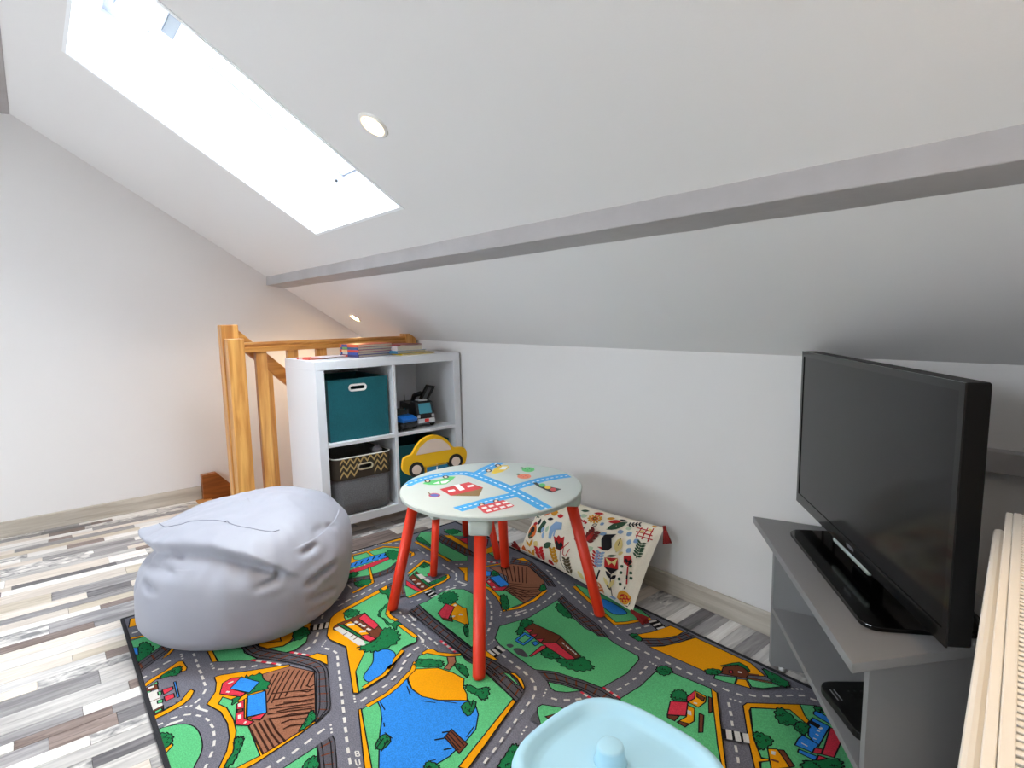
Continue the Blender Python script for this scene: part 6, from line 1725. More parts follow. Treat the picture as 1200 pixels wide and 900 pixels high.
('d',0,[787,417,802,420,815,428,827,440,838,456,848,475,833,472,820,464,808,453,797,437]),
('k',0,[844,249,873,17,879,20,850,252]),
('k',0,[812,261,818,239,825,222,834,211,846,204,859,203,854,225,846,241,837,253,826,260]),
('k',0,[856,200,867,206,875,216,880,229,882,245,882,265,872,259,864,249,859,236,856,220]),
('k',0,[836,123,839,109,844,99,850,92,858,88,866,87,863,101,858,111,852,118,845,123]),
('m2',0,[853,98,864,117,872,138,877,161,879,185,877,211,866,193,858,172,854,149,852,125]),
('m2',0,[809,186,812,163,818,144,826,130,836,120,849,116,846,139,840,157,832,171,822,181]),
('r',0,[885,507,921,544,942,478,931,414,899,434]),
('k',0,[897,461,903,493,920,475,929,508,941,468,927,429]),
('r',0,[924,410,945,228,952,232,932,413]),
('k',0,[934,317,938,276,946,280,942,321]),
('k',0,[942,201,939,172,946,170,949,199]),
('d',0,[892,368,900,370,904,375,906,383,906,392,902,405,895,402,890,397,888,390,889,380]),
('d',0,[935,412,942,414,946,419,948,426,948,436,945,448,937,446,933,441,931,434,932,424]),
('d',0,[898,299,906,302,910,307,912,314,912,324,908,336,901,333,897,328,895,321,895,311]),
('d',0,[947,344,954,347,959,352,961,359,960,368,957,380,950,378,946,373,944,365,944,356]),
('d',0,[899,226,906,228,910,234,912,241,912,251,908,262,901,260,897,254,895,247,895,237]),
('d',0,[954,292,961,295,965,300,967,307,967,317,964,328,957,326,952,321,951,314,951,304]),
('d',0,[909,180,917,184,921,189,923,196,922,206,919,217,912,214,907,209,905,202,906,192]),
('r',0,[737,234,720,411,715,409,732,233]),
('r',0,[733,251,741,254,748,260,753,269,757,280,758,295,750,292,743,286,738,277,735,265]),
('r',0,[733,251,729,263,723,272,717,277,709,279,700,276,705,263,710,255,717,250,724,248]),
('r',0,[730,286,738,289,745,295,750,304,753,315,755,330,747,327,740,321,735,312,731,301]),
('r',0,[730,286,725,299,720,307,713,313,706,314,697,312,701,299,707,290,713,285,721,283]),
('r',0,[726,321,735,324,741,330,747,339,750,350,752,365,743,362,737,356,732,347,728,336]),
('r',0,[726,321,722,334,716,343,710,348,702,350,693,348,698,335,703,326,710,320,718,319]),
('r',0,[723,357,731,359,738,365,743,374,747,385,749,400,740,397,733,391,728,383,725,371]),
('r',0,[723,357,718,370,713,379,706,384,699,386,690,384,694,371,700,362,707,356,714,354]),
('r',0,[720,392,728,395,735,401,740,409,744,421,745,435,737,433,730,427,725,418,721,407]),
('r',0,[720,392,715,405,709,414,703,420,695,422,686,420,691,407,696,398,703,392,711,390]),
('b',0,[758,251,745,429,739,428,753,250]),
('b',0,[754,268,763,270,770,276,776,285,780,297,781,313,772,311,765,305,760,296,756,284]),
('b',0,[754,268,750,282,745,292,738,298,730,300,721,297,725,283,730,273,737,267,745,265]),
('b',0,[752,304,761,306,768,311,773,320,777,332,779,348,770,346,763,340,757,331,753,319]),
('b',0,[752,304,747,318,742,328,735,334,727,335,718,333,722,318,728,308,734,303,742,301]),
('b',0,[749,339,758,341,765,347,771,355,774,367,776,383,767,381,760,376,755,367,751,355]),
('b',0,[749,339,745,353,739,363,732,369,724,371,715,369,719,354,725,344,732,338,740,336]),
('b',0,[746,375,755,376,763,382,768,391,772,403,774,419,765,417,757,411,752,403,748,390]),
('b',0,[746,375,742,389,736,399,730,405,722,407,712,405,717,390,722,380,729,374,737,372]),
('b',0,[743,410,753,412,760,418,765,426,769,438,771,454,762,453,755,447,749,438,745,426]),
('b',0,[743,410,739,425,734,435,727,441,719,444,709,442,714,427,719,416,726,410,734,408]),
('b',0,[679,208,686,231,688,251,685,268,678,284,665,298,658,275,656,255,659,237,666,221]),
('p',0,[680,135,695,152,703,170,704,188,699,207,686,227,670,210,662,192,661,174,667,155]),
('o',0,[746,100,745,49,752,13,766,-10,787,-20,816,-15,817,34,810,70,797,93,776,104]),
('p',0,[745,63,789,121,787,127,743,68]),
('p',0,[738,79,778,-28,782,-24,742,83]),
('p',0,[754,28,798,87,796,93,752,34]),
('p',0,[753,92,793,-15,796,-10,757,96]),
('p',0,[764,-5,807,54,805,59,761,0]),
('p',0,[768,106,807,-1,811,3,772,110]),
('p',0,[773,-39,816,20,813,26,770,-34]),
('p',0,[783,119,822,12,825,16,786,123]),
('k',0,[716,205,760,115,768,128,725,218]),
('k',0,[768,238,760,124,771,123,779,236]),
('y',0,[907,48,933,23,954,20,969,36,981,70,987,125,962,150,942,154,925,139,914,105]),
('r',0,[915,47,935,37,951,39,964,52,975,76,982,111,964,122,948,121,934,108,923,84]),
('y',0,[914,55,919,51,922,50,925,53,926,58,927,68,923,72,920,72,917,70,915,64]),
('y',0,[930,38,933,34,936,34,938,36,940,41,941,49,937,52,934,53,932,50,931,46]),
('y',0,[932,72,936,68,940,68,942,70,944,76,945,85,941,89,938,89,935,87,933,81]),
('y',0,[946,53,949,50,952,49,954,52,956,56,957,64,953,68,950,68,948,66,947,61]),
('y',0,[950,89,954,85,957,84,960,87,962,92,963,101,959,105,955,106,953,104,951,98]),
('y',0,[962,69,965,65,968,65,970,67,972,72,973,79,969,83,966,83,964,81,962,76]),
('y',0,[967,106,971,102,975,101,977,103,979,109,980,118,976,122,973,123,970,120,968,115]),
('y',0,[977,84,981,81,984,80,986,82,987,87,988,95,985,98,982,98,980,96,978,92]),
('k',0,[922,27,949,0,976,27,990,92,998,57,973,-1,941,-8]),
('b',0,[851,4,863,0,874,2,885,8,895,19,904,36,892,40,881,38,870,32,860,21]),
('o',0,[121,757,149,761,173,773,194,791,212,815,227,845,200,841,176,830,155,813,137,788]),
('y',0,[210,693,235,665,254,657,268,665,276,688,279,730,255,758,236,767,222,760,213,735]),
('o',0,[173,613,222,696,205,718,155,635]),
('d',0,[80,539,126,694,118,700,72,544]),
('d',0,[82,561,92,555,101,553,109,555,117,561,125,570,115,576,106,577,97,576,89,570]),
('d',0,[82,561,82,575,79,588,74,599,67,608,57,615,57,600,60,588,65,577,72,568]),
('d',0,[94,600,103,594,112,592,121,594,129,599,136,609,126,614,117,616,109,615,101,609]),
('d',0,[94,600,93,614,91,627,86,638,79,647,69,654,69,640,72,627,77,616,84,607]),
('d',0,[105,639,115,633,124,631,132,633,140,638,147,647,138,653,129,655,120,653,112,648]),
('d',0,[105,639,105,653,102,666,97,677,90,686,81,694,81,679,84,666,89,655,96,646]),
('d',0,[117,678,126,672,135,670,144,671,151,676,159,685,149,691,140,693,132,692,124,687]),
('d',0,[117,678,116,692,114,705,109,716,102,725,92,733,93,718,95,705,100,694,107,685]),
('m',0,[464,784,481,772,496,769,507,776,516,792,523,817,506,830,492,833,480,827,470,811]),
('b',0,[420,724,443,721,459,728,470,744,476,769,477,804,454,808,438,801,426,785,420,760]),
('d',0,[439,871,456,863,470,863,482,869,492,882,500,903,484,911,470,912,458,906,448,893]),
('r',0,[541,896,559,887,574,887,588,895,599,909,608,931,591,940,576,940,562,933,551,918]),
('r',0,[289,674,306,660,319,656,330,663,337,678,342,704,325,718,312,722,301,716,293,701]),
('m',0,[334,857,350,845,363,842,373,847,381,861,386,884,370,897,358,900,347,895,339,881]),
('r',0,[291,941,306,924,320,914,335,909,349,909,364,915,351,932,337,942,322,948,307,947]),
('k',0,[599,711,611,707,620,709,627,716,632,728,634,746,623,750,614,749,607,742,602,729]),
('p',0,[605,717,612,716,618,718,623,723,626,730,629,740,622,741,616,739,611,735,608,727]),
('m',0,[819,818,832,813,841,816,846,825,849,840,848,864,836,869,827,867,821,858,818,842]),
('p',0,[820,673,828,666,835,664,840,668,844,677,847,692,839,699,833,701,827,697,823,688]),
('m2',0,[850,491,860,495,867,502,871,514,873,528,873,546,863,542,856,534,852,523,850,509]),
('o',0,[433,-28,447,-29,461,-27,473,-20,485,-10,495,5,482,7,469,5,456,-2,444,-12])]

# ------------------------------------------------------------------ play rug: printed town map, millimetres in plan
RUG_X0, RUG_X1, RUG_Y0, RUG_Y1 = 1.332, 3.30, -1.56, -.182
def cat_rom(P, n=4):
    out = []; N = len(P)
    for i in range(N):
        p0, p1, p2, p3 = P[i-1], P[i], P[(i+1) % N], P[(i+2) % N]
        for k in range(n):
            t = k/n
            out.append(tuple(.5*((2*p1[a])+(-p0[a]+p2[a])*t+(2*p0[a]-5*p1[a]+4*p2[a]-p3[a])*t*t+(-p0[a]+3*p1[a]-3*p2[a]+p3[a])*t**3) for a in (0, 1)))
    return out
def flat_print(mb, shapes, idx, z0, dz, outline=None, ow=3.0, limit=None, scallop=()):
    """adds flat coloured shapes (mm) to a mesh, later shapes slightly above the earlier ones they overlap"""
    placed = []
    def level(P):
        x0 = min(q[0] for q in P); x1 = max(q[0] for q in P); y0 = min(q[1] for q in P); y1 = max(q[1] for q in P); l = 0
        for b in placed:
            if b[0] < x1 and b[1] > x0 and b[2] < y1 and b[3] > y0 and b[4] >= l: l = b[4]+1
        placed.append((x0, x1, y0, y1, l)); return l
    def poly(P, c, l):
        z = z0+dz*l
        tri = tessellate_polygon([[Vector((q[0], q[1], 0)) for q in P]])
        f = []
        for a, b, d in tri:
            if (P[b][0]-P[a][0])*(P[d][1]-P[a][1])-(P[b][1]-P[a][1])*(P[d][0]-P[a][0]) < 0: a, d = d, a
            f.append((a, b, d))
        mb.add([(q[0]/1000, q[1]/1000, z) for q in P], f, idx[c])
    def stroke(P, c, w, l, closed=False):
        z = z0+dz*l; Q = []
        for q in P:
            q = Vector((q[0], q[1]))
            if not Q or (q-Q[-1]).length > .8: Q.append(q)
        if closed and len(Q) > 2 and (Q[0]-Q[-1]).length < .8: Q.pop()
        n = len(Q)
        if n < 2: return
        Lp, Rp = [], []
        for i in range(n):
            d0 = (Q[i]-Q[i-1]).normalized() if (i > 0 or closed) else None
            d1 = (Q[(i+1) % n]-Q[i]).normalized() if (i < n-1 or closed) else None
            if d0 is None: d0 = d1
            if d1 is None: d1 = d0
            n0, n1 = Vector((-d0.y, d0.x)), Vector((-d1.y, d1.x)); m = n0+n1
            m = n1 if m.length < .3 else m.normalized()
            k = w/2/max(.5, m.dot(n1)); Lp.append(Q[i]+m*k); Rp.append(Q[i]-m*k)
        if limit:
            f = lambda q: Vector((min(limit[1], max(limit[0], q.x)), min(limit[3], max(limit[2], q.y))))
            Lp = [f(q) for q in Lp]; Rp = [f(q) for q in Rp]
        v = [(q.x/1000, q.y/1000, z) for q in Rp]+[(q.x/1000, q.y/1000, z) for q in Lp]
        mb.add(v, [(i, (i+1) % n, n+(i+1) % n, n+i) for i in range(n if closed else n-1)], idx[c])
    for c, sm, F in shapes:
        P = list(zip(F[0::2], F[1::2]))
        Q = [P[0]]
        for q in P[1:]:
            if abs(q[0]-Q[-1][0])+abs(q[1]-Q[-1][1]) > .9: Q.append(q)
        P = Q
        if sm < 0:
            if len(P) < 2: continue
            pad = [(q[0]+s*sm*.5, q[1]+s*sm*.5) for q in P for s in (-1, 1)]
            l = level(pad)
            if outline and c in outline and len(P) > 2 or (c == 'Y'): 
                stroke(P, 'K', -sm+6, l); l += 1; placed[-1] = placed[-1][:4]+(l,)
            stroke(P, c, -sm, l)
        else:
            if len(P) < 3: continue
            if sm: P = cat_rom(P)
            if c in scallop:
                cx = sum(q[0] for q in P)/len(P); cy = sum(q[1] for q in P)/len(P)
                P = cat_rom(P, 2) if len(P) < 40 else P
                P = [(cx+(q[0]-cx)*(1.05+.07*(1 if k % 4 < 2 else -1)), cy+(q[1]-cy)*(1.05+.07*(1 if k % 4 < 2 else -1))) for k, q in enumerate(P)]
            if limit: P = [(min(limit[1], max(limit[0], q[0])), min(limit[3], max(limit[2], q[1]))) for q in P]
            l = level(P); poly(P, c, l)
            if outline and c in outline:
                l += 1; placed[-1] = placed[-1][:4]+(l,); stroke(P, 'K', ow, l, True)
            if c in scallop:
                l += 1; placed[-1] = placed[-1][:4]+(l,); rnd = random.Random(len(placed))
                for k in range(5):
                    q = P[rnd.randrange(len(P))]; f = rnd.uniform(.25, .7); a = (cx+(q[0]-cx)*f, cy+(q[1]-cy)*f); g = rnd.uniform(0, 6.28)
                    stroke([(a[0]+math.cos(g+.7)*7, a[1]+math.sin(g+.7)*7), a, (a[0]+math.cos(g-.7)*7, a[1]+math.sin(g-.7)*7)], 'K', 2, l)
    return max(b[4] for b in placed)
def build_rug():
    def carpet(n, c, amt=.28): return mat('rug_'+n, c, .97, noise_amt=amt, noise_scale=330, bump=.5, bump_scale=420, spec=.15)
    cols = {'S0': carpet('road', (130, 129, 141), .35), 'G': carpet('green', (106, 208, 140)), 'Y': carpet('yellow', (250, 168, 8), .12), 'B': carpet('blue', (56, 150, 246)), 'N': carpet('field', (168, 112, 86)),
            'R': carpet('red', (234, 62, 82)), 'W': carpet('white', (226, 222, 216), .1), 'K': carpet('black', (26, 25, 28), .1), 'D': carpet('tree', (32, 130, 76)), 'S': carpet('rail_bed', (96, 94, 102)), 'O': carpet('timber', (124, 66, 44)), 'F': carpet('furrow', (66, 36, 26))}
    idx = {k: i for i, k in enumerate(cols)}
    t = thing('play_rug', 'rectangular play rug printed with roads, fields, houses and a blue lake', 'rug', ((RUG_X0+RUG_X1)/2, (RUG_Y0+RUG_Y1)/2, 0))
    I = Matrix.Translation(-t.location)
    mb = MB().box((RUG_X0, RUG_Y0, .0002), (RUG_X1, RUG_Y1, .0085), idx['S0'])
    lv = flat_print(mb, RUG_PRINT, idx, .0087, .00006, outline={'G', 'Y', 'B', 'N', 'R', 'D', 'O', 'W2'}, ow=3.2, limit=(RUG_X0*1000+2, RUG_X1*1000-2, RUG_Y0*1000+2, RUG_Y1*1000-2), scallop={'D'})
    global RT
    RT = .0087+.00006*lv+.0002      # top of the pile
    mb.v = [tuple(I @ Vector(q)) for q in mb.v]
    mb.build('pile', list(cols.values()), t)
    e = .006; mb = MB()
    for a, b in (((RUG_X0-e, RUG_Y0-e), (RUG_X1+e, RUG_Y0+e)), ((RUG_X0-e, RUG_Y1-e), (RUG_X1+e, RUG_Y1+e)), ((RUG_X0-e, RUG_Y0), (RUG_X0+e, RUG_Y1)), ((RUG_X1-e, RUG_Y0), (RUG_X1+e, RUG_Y1))):
        mb.box((a[0], a[1], .0002), (b[0], b[1], .0102), 0, I)
    mb.build('binding', mat('rug_binding', (38, 38, 44), .95, bump=.4, bump_scale=300), t, bevel=.003)
RT = .0105
build_rug()

# ------------------------------------------------------------------ kids table
TC = Vector((2.158, -.582)); TZ = .46
def build_table():
    gr = mat('table_sage', (196, 202, 196), .55, bump=.03, bump_scale=120); rd = mat('leg_red', (232, 54, 22), .35)
    t = thing('kids_table', 'round sage-grey kids table with printed road map and red legs', 'table', (TC.x, TC.y, RT)); z = TZ-RT
    MB().lathe([(.0, z-.016), (.294, z-.016), (.299, z-.013), (.3, z-.003), (.297, z), (.0, z)], 72, smooth=False).build('table_top', gr, t)
    pr = {'b': (58, 164, 226), 'w': (238, 238, 234), 'r': (206, 62, 66), 'n': (140, 112, 68), 'g': (92, 196, 112), 'k': (34, 34, 36), 'p': (232, 206, 190), 'y': (240, 202, 56), 'o': (236, 132, 96), 'd': (48, 110, 60), 'v': (196, 76, 96), 'q': (96, 110, 180)}
    cols = [mat('table_print_'+k, c, .5) for k, c in pr.items()]; idx = {k: i for i, k in enumerate(pr)}
    mb = MB(); flat_print(mb, [(c, -47 if w == -41 else w, f) for c, w, f in TABLE_PRINT], {**idx, 'K': idx['k'], 'Y': idx['y']}, z+.0002, .00006)
    # keep the print on the disc
    mb.v = [(q[0]*min(1, .296/max(1e-6, math.hypot(q[0], q[1]))), q[1]*min(1, .296/max(1e-6, math.hypot(q[0], q[1]))), q[2]) for q in mb.v]
    mb.build('road_print', cols, t)
    for k in range(4):
        a = R(-45+90*k); d = Vector((math.cos(a), math.sin(a), 0))
        foot = d*.357; top = d*.262+Vector((0, 0, z-.05)); mid = foot.lerp(top, 1)
        lg = MB().tube([foot, foot+Vector((0, 0, .004)), foot.lerp(top, .02), top+(top-foot)*.08], [.0165, .0178, .018, .0185], 20).build('leg', rd, t)
        # bracket under the top
        ax = d; ay = Vector((-d.y, d.x, 0)); M = frame_m((0, 0, 0), ax, (0, 0, 1), -ay)
        MB().prism([(.14, z-.016), (.29, z-.016), (.296, z-.03), (.292, z-.062), (.232, z-.062), (.19, z-.03), (.15, z-.022)][::-1], -.031, .031, 0, M).build('leg_bracket', gr, t, bevel=.01, seg=3)
build_table()

# ------------------------------------------------------------------ car-backed kids chair
def build_chair():
    gr = mat('table_sage', (196, 202, 196)); rd = mat('leg_red', (232, 54, 22)); ye = mat('car_yellow', (242, 186, 14), .45); bk = mat('car_black', (22, 22, 24), .5); be = mat('car_beige', (226, 204, 190), .55); te = mat('road_teal', (22, 112, 152), .5); wh = mat('dash_white', (232, 232, 230), .5)
    C = Vector((1.665, -.425, RT)); rz = R(-9)
    t = thing('kids_chair', 'low red-legged kids chair with a yellow car-shaped back under the round table', 'chair', C, rz)
    zs = .262
    MB().prism(rrect(-.14, -.145, .15, .145, .06, 6), zs-.016, zs, 0).build('seat', gr, t, bevel=.003)
    for x, y in ((.125, .125), (.125, -.125), (-.115, .125), (-.115, -.125)):
        f = Vector((x*1.12+(.0 if x > 0 else -.03), y*1.15, 0)); top = Vector((x*.9, y*.9, zs-.03))
        MB().tube([f, f+Vector((0, 0, .004)), top], [.013, .0145, .0155], 16).build('leg', rd, t)
        MB().box((top.x-.024, top.y-.024, zs-.042), (top.x+.024, top.y+.024, zs-.015)).build('leg_bracket', gr, t, bevel=.005)
    xb = -.155
    F = frame_m((xb, 0, 0), (0, 1, 0), (0, 0, 1), (1, 0, 0))          # local: right, up, toward the table
    oz = .362-RT+.012
    def up(pts): return [(a, b+oz) for a, b in pts]
    body = [(-.150, .0), (-.148, .03), (-.142, .048), (-.125, .056), (-.105, .062), (-.085, .092), (-.058, .118), (-.02, .132), (.02, .128), (.056, .108), (.078, .082), (.092, .066), (.125, .062), (.146, .054), (.155, .03), (.15, .0), (.138, -.018), (.1, -.02), (.06, .004), (0, .002), (-.05, -.002), (-.09, -.03), (-.13, -.024)]
    b = MB().prism(up(cat_rom(body, 3))[::-1], -.009, .009, 0, F).build('backrest', ye, t, bevel=.002)
    win = [(-.088, .056), (-.07, .086), (-.035, .112), (0.0, .118), (.035, .108), (.062, .086), (.078, .060)]
    MB().prism(up(cat_rom(win, 1))[::-1], .0085, .0105, 0, F).build('car_window', be, b)
    for cx, cz in ((-.088, -.008), (.098, .002)):
        W = F @ Matrix.Translation((cx, cz+oz, 0))
        w = MB().lathe([(.0, -.0092), (.034, -.0092), (.034, .0112), (.0, .0112)], 28, 0, W, smooth=False).build('car_wheel', bk, b)
        MB().lathe([(.0, .011), (.021, .011), (.021, .0122), (.0, .0122)], 24, 0, W, smooth=False).build('hubcap', be, w)
    MB().prism([(-.045, zs-.02), (.058, zs-.02), (.058, oz+.0), (-.045, oz+.0)], -.008, .006, 0, F).build('back_support', ye, t)
    MB().prism([(-.04, zs-.018), (.058, zs-.018), (.058, oz-.004), (-.04, oz-.006)], .006, .0072, 0, F).build('road_panel', te, t)
    for k in range(5): MB().box((.005, zs+.002+k*.024, .0072), (.011, zs+.016+k*.024, .0078), 0, F).build('road_dash', wh, t)
build_chair()

# ------------------------------------------------------------------ bean bag
BB = Vector((1.535, -1.18, 0)); BU = Vector((.638, .77, 0)); BW = Vector((.77, -.638, 0))
BEAN_FOLDS = [(53, .25, 54, .22, .014, .010), (54, .221, 63, .212, .012, .010), (39, .267, 29, .272, .013, .009), (40, .175, 31, .186, .018, .011), (31, .186, 19, .188, .018, .010), (39, .124, 19, .097, .011, .010), (38, .077, 14, .048, .009, .009),
              (137, .262, 116, .272, .010, .010), (116, .272, 104, .264, .008, .010), (124, .222, 112, .212, .011, .010), (140, .21, 132, .19, .009, .009), (112, .313, 104, .305, .012, .008), (10, .30, 2, .285, .009, .010), (25, .31, 14, .305, .007, .012)]
def bean_surface(th, t):
    # th: angle, 0 = right, 90 = towards the camera; t: 0 bottom centre .. 1 top centre
    prof = [(0, 0, .0), (.10, .66, .0), (.17, .84, .012), (.25, .965, .06), (.36, 1.0, .14), (.47, .985, .21), (.58, .92, .275), (.70, .78, .335), (.82, .52, .378), (.92, .25, .398), (1, 0, .402)]
    g = lambda k: prof[max(0, min(len(prof)-1, k))]
    for i in range(len(prof)-1):
        if prof[i][0] <= t <= prof[i+1][0]:
            u = (t-prof[i][0])/(prof[i+1][0]-prof[i][0])
            def cr(a):
                p0, p1, p2, p3 = g(i-1)[a], g(i)[a], g(i+1)[a], g(i+2)[a]
                return .5*(2*p1+(p2-p0)*u+(2*p0-5*p1+4*p2-p3)*u*u+(3*p1-p0-3*p2+p3)*u**3)
            r, z = max(0, cr(1)), max(0, cr(2)); break
    deg = math.degrees(th) % 360; ca, sa = math.cos(th), math.sin(th)
    rad = 1/((abs(ca)/.335)**2.25+(abs(sa)/.375)**2.25)**(1/2.25)
    z *= .385/.402*(1+.05*ca*r-.03*sa*r)
    be = 0 if t < .42 else min(1, (t-.42)/.42)*R(80)                       # normal tilts upwards towards the top
    dn = 0
    pts = [(42, .20), (53, .247), (60, .272), (69, .296), (76, .306), (86, .316), (103, .318), (125, .305), (150, .282), (165, .274), (190, .27), (225, .27)]
    for (d0, z0), (d1, z1) in zip(pts, pts[1:]):
        if d0 <= deg <= d1:
            zc = z0+(z1-z0)*(deg-d0)/(d1-d0)
            w = max(0, min(1, (deg-42)/22, (225-deg)/30)); w = w*w*(3-2*w); dz = z-zc
            s = 1/(1+math.exp(max(-40, min(40, -dz/.0022))))
            dn += w*(s*.024*math.exp(-max(0, dz)/.045) - (1-s)*.028*math.exp(-max(0, -dz)/.05))
            tip = math.exp(-((deg-160)/15)**2)
            dn += tip*s*.058*math.exp(-max(0, dz)/.026)
    for d0, z0, d1, z1, dep, wid in BEAN_FOLDS:
        ax, az = R(d0)*.36, z0; bx, bz = R(d1)*.36, z1; qx = R(deg if deg < 300 else deg-360)*.36
        vx, vz = bx-ax, bz-az; L2 = vx*vx+vz*vz+1e-9; u = max(0, min(1, ((qx-ax)*vx+(z-az)*vz)/L2))
        dd = math.hypot(qx-ax-vx*u, z-az-vz*u)
        if dd < .06: 
            e = math.sin(math.pi*(.12+.76*u)); dn += dep*e*(-math.exp(-(dd/wid)**2)+.28*math.exp(-((dd-2.2*wid)/(1.5*wid))**2))
    q = Vector((r*ca*1.3, r*sa*1.3, z*4))
    wr = noise.noise(q*1.6+Vector((3, 1, 7)))*.012 + noise.noise(Vector((r*ca*4, r*sa*4, z*10+4)))*.005*min(1, t*2)
    zone = math.exp(-((z-.27)/.06)**2)*(.35+.65*max(0, sa))
    wr += .006*zone*noise.noise(Vector((deg*.16, z*16, 2))) if deg < 330 else 0
    wr += .0035*noise.noise(Vector((r*ca*9+2, r*sa*9, z*6)))*min(1, max(0, t-.5)*3)
    if t < .12: wr *= t/.12
    d = dn+wr; rr = rad*r+d*math.cos(be)*min(1, r*2); z = z+d*math.sin(be)*.8
    if t > .62: z += .008*noise.noise(Vector((rr*ca*7, rr*sa*7, 1.5)))
    return BB + BU*(rr*ca) + BW*(rr*sa) + Vector((0, 0, max(z, 0)+RT))
def build_beanbag():
    t = thing('bean_bag', 'large slumped grey bean bag with a folded flap at the edge of the rug', 'bean bag', (BB.x, BB.y, 0))
    m = mat('beanbag_fabric', (164, 166, 178), .5, bump=.06, bump_scale=22, spec=.4, sheen=.1)
    N, K = 260, 210; mb = MB(); v = [bean_surface(0, 0)-t.location]; f = []
    for i in range(1, K):
        for k in range(N): v.append(bean_surface(2*math.pi*k/N, i/K)-t.location)
    v.append(bean_surface(0, 1)-t.location)
    for k in range(N):
        j = (k+1) % N; f.append((0, 1+k, 1+j)); f.append((len(v)-1, 1+(K-2)*N+j, 1+(K-2)*N+k))
    for i in range(K-2):
        for k in range(N):
            j = (k+1) % N; f.append((1+i*N+k, 1+(i+1)*N+k, 1+(i+1)*N+j, 1+i*N+j))
    # orientation: BU, BW, up is left handed seen from outside
    mb.add(v, f, 0, True); mb.build('cover', m, t)
    # seam running over the top
    path = []
    for k in range(40):
        u = k/39; th = R(150-104*u); tt = .735+.115*math.sin(math.pi*min(1, u*1.05))
        path.append(bean_surface(th, tt)-t.location+Vector((0, 0, .0005)))
    MB().tube(path, .0016, 5).build('seam', mat('beanbag_seam', (140, 142, 154), .6), t)
build_beanbag()

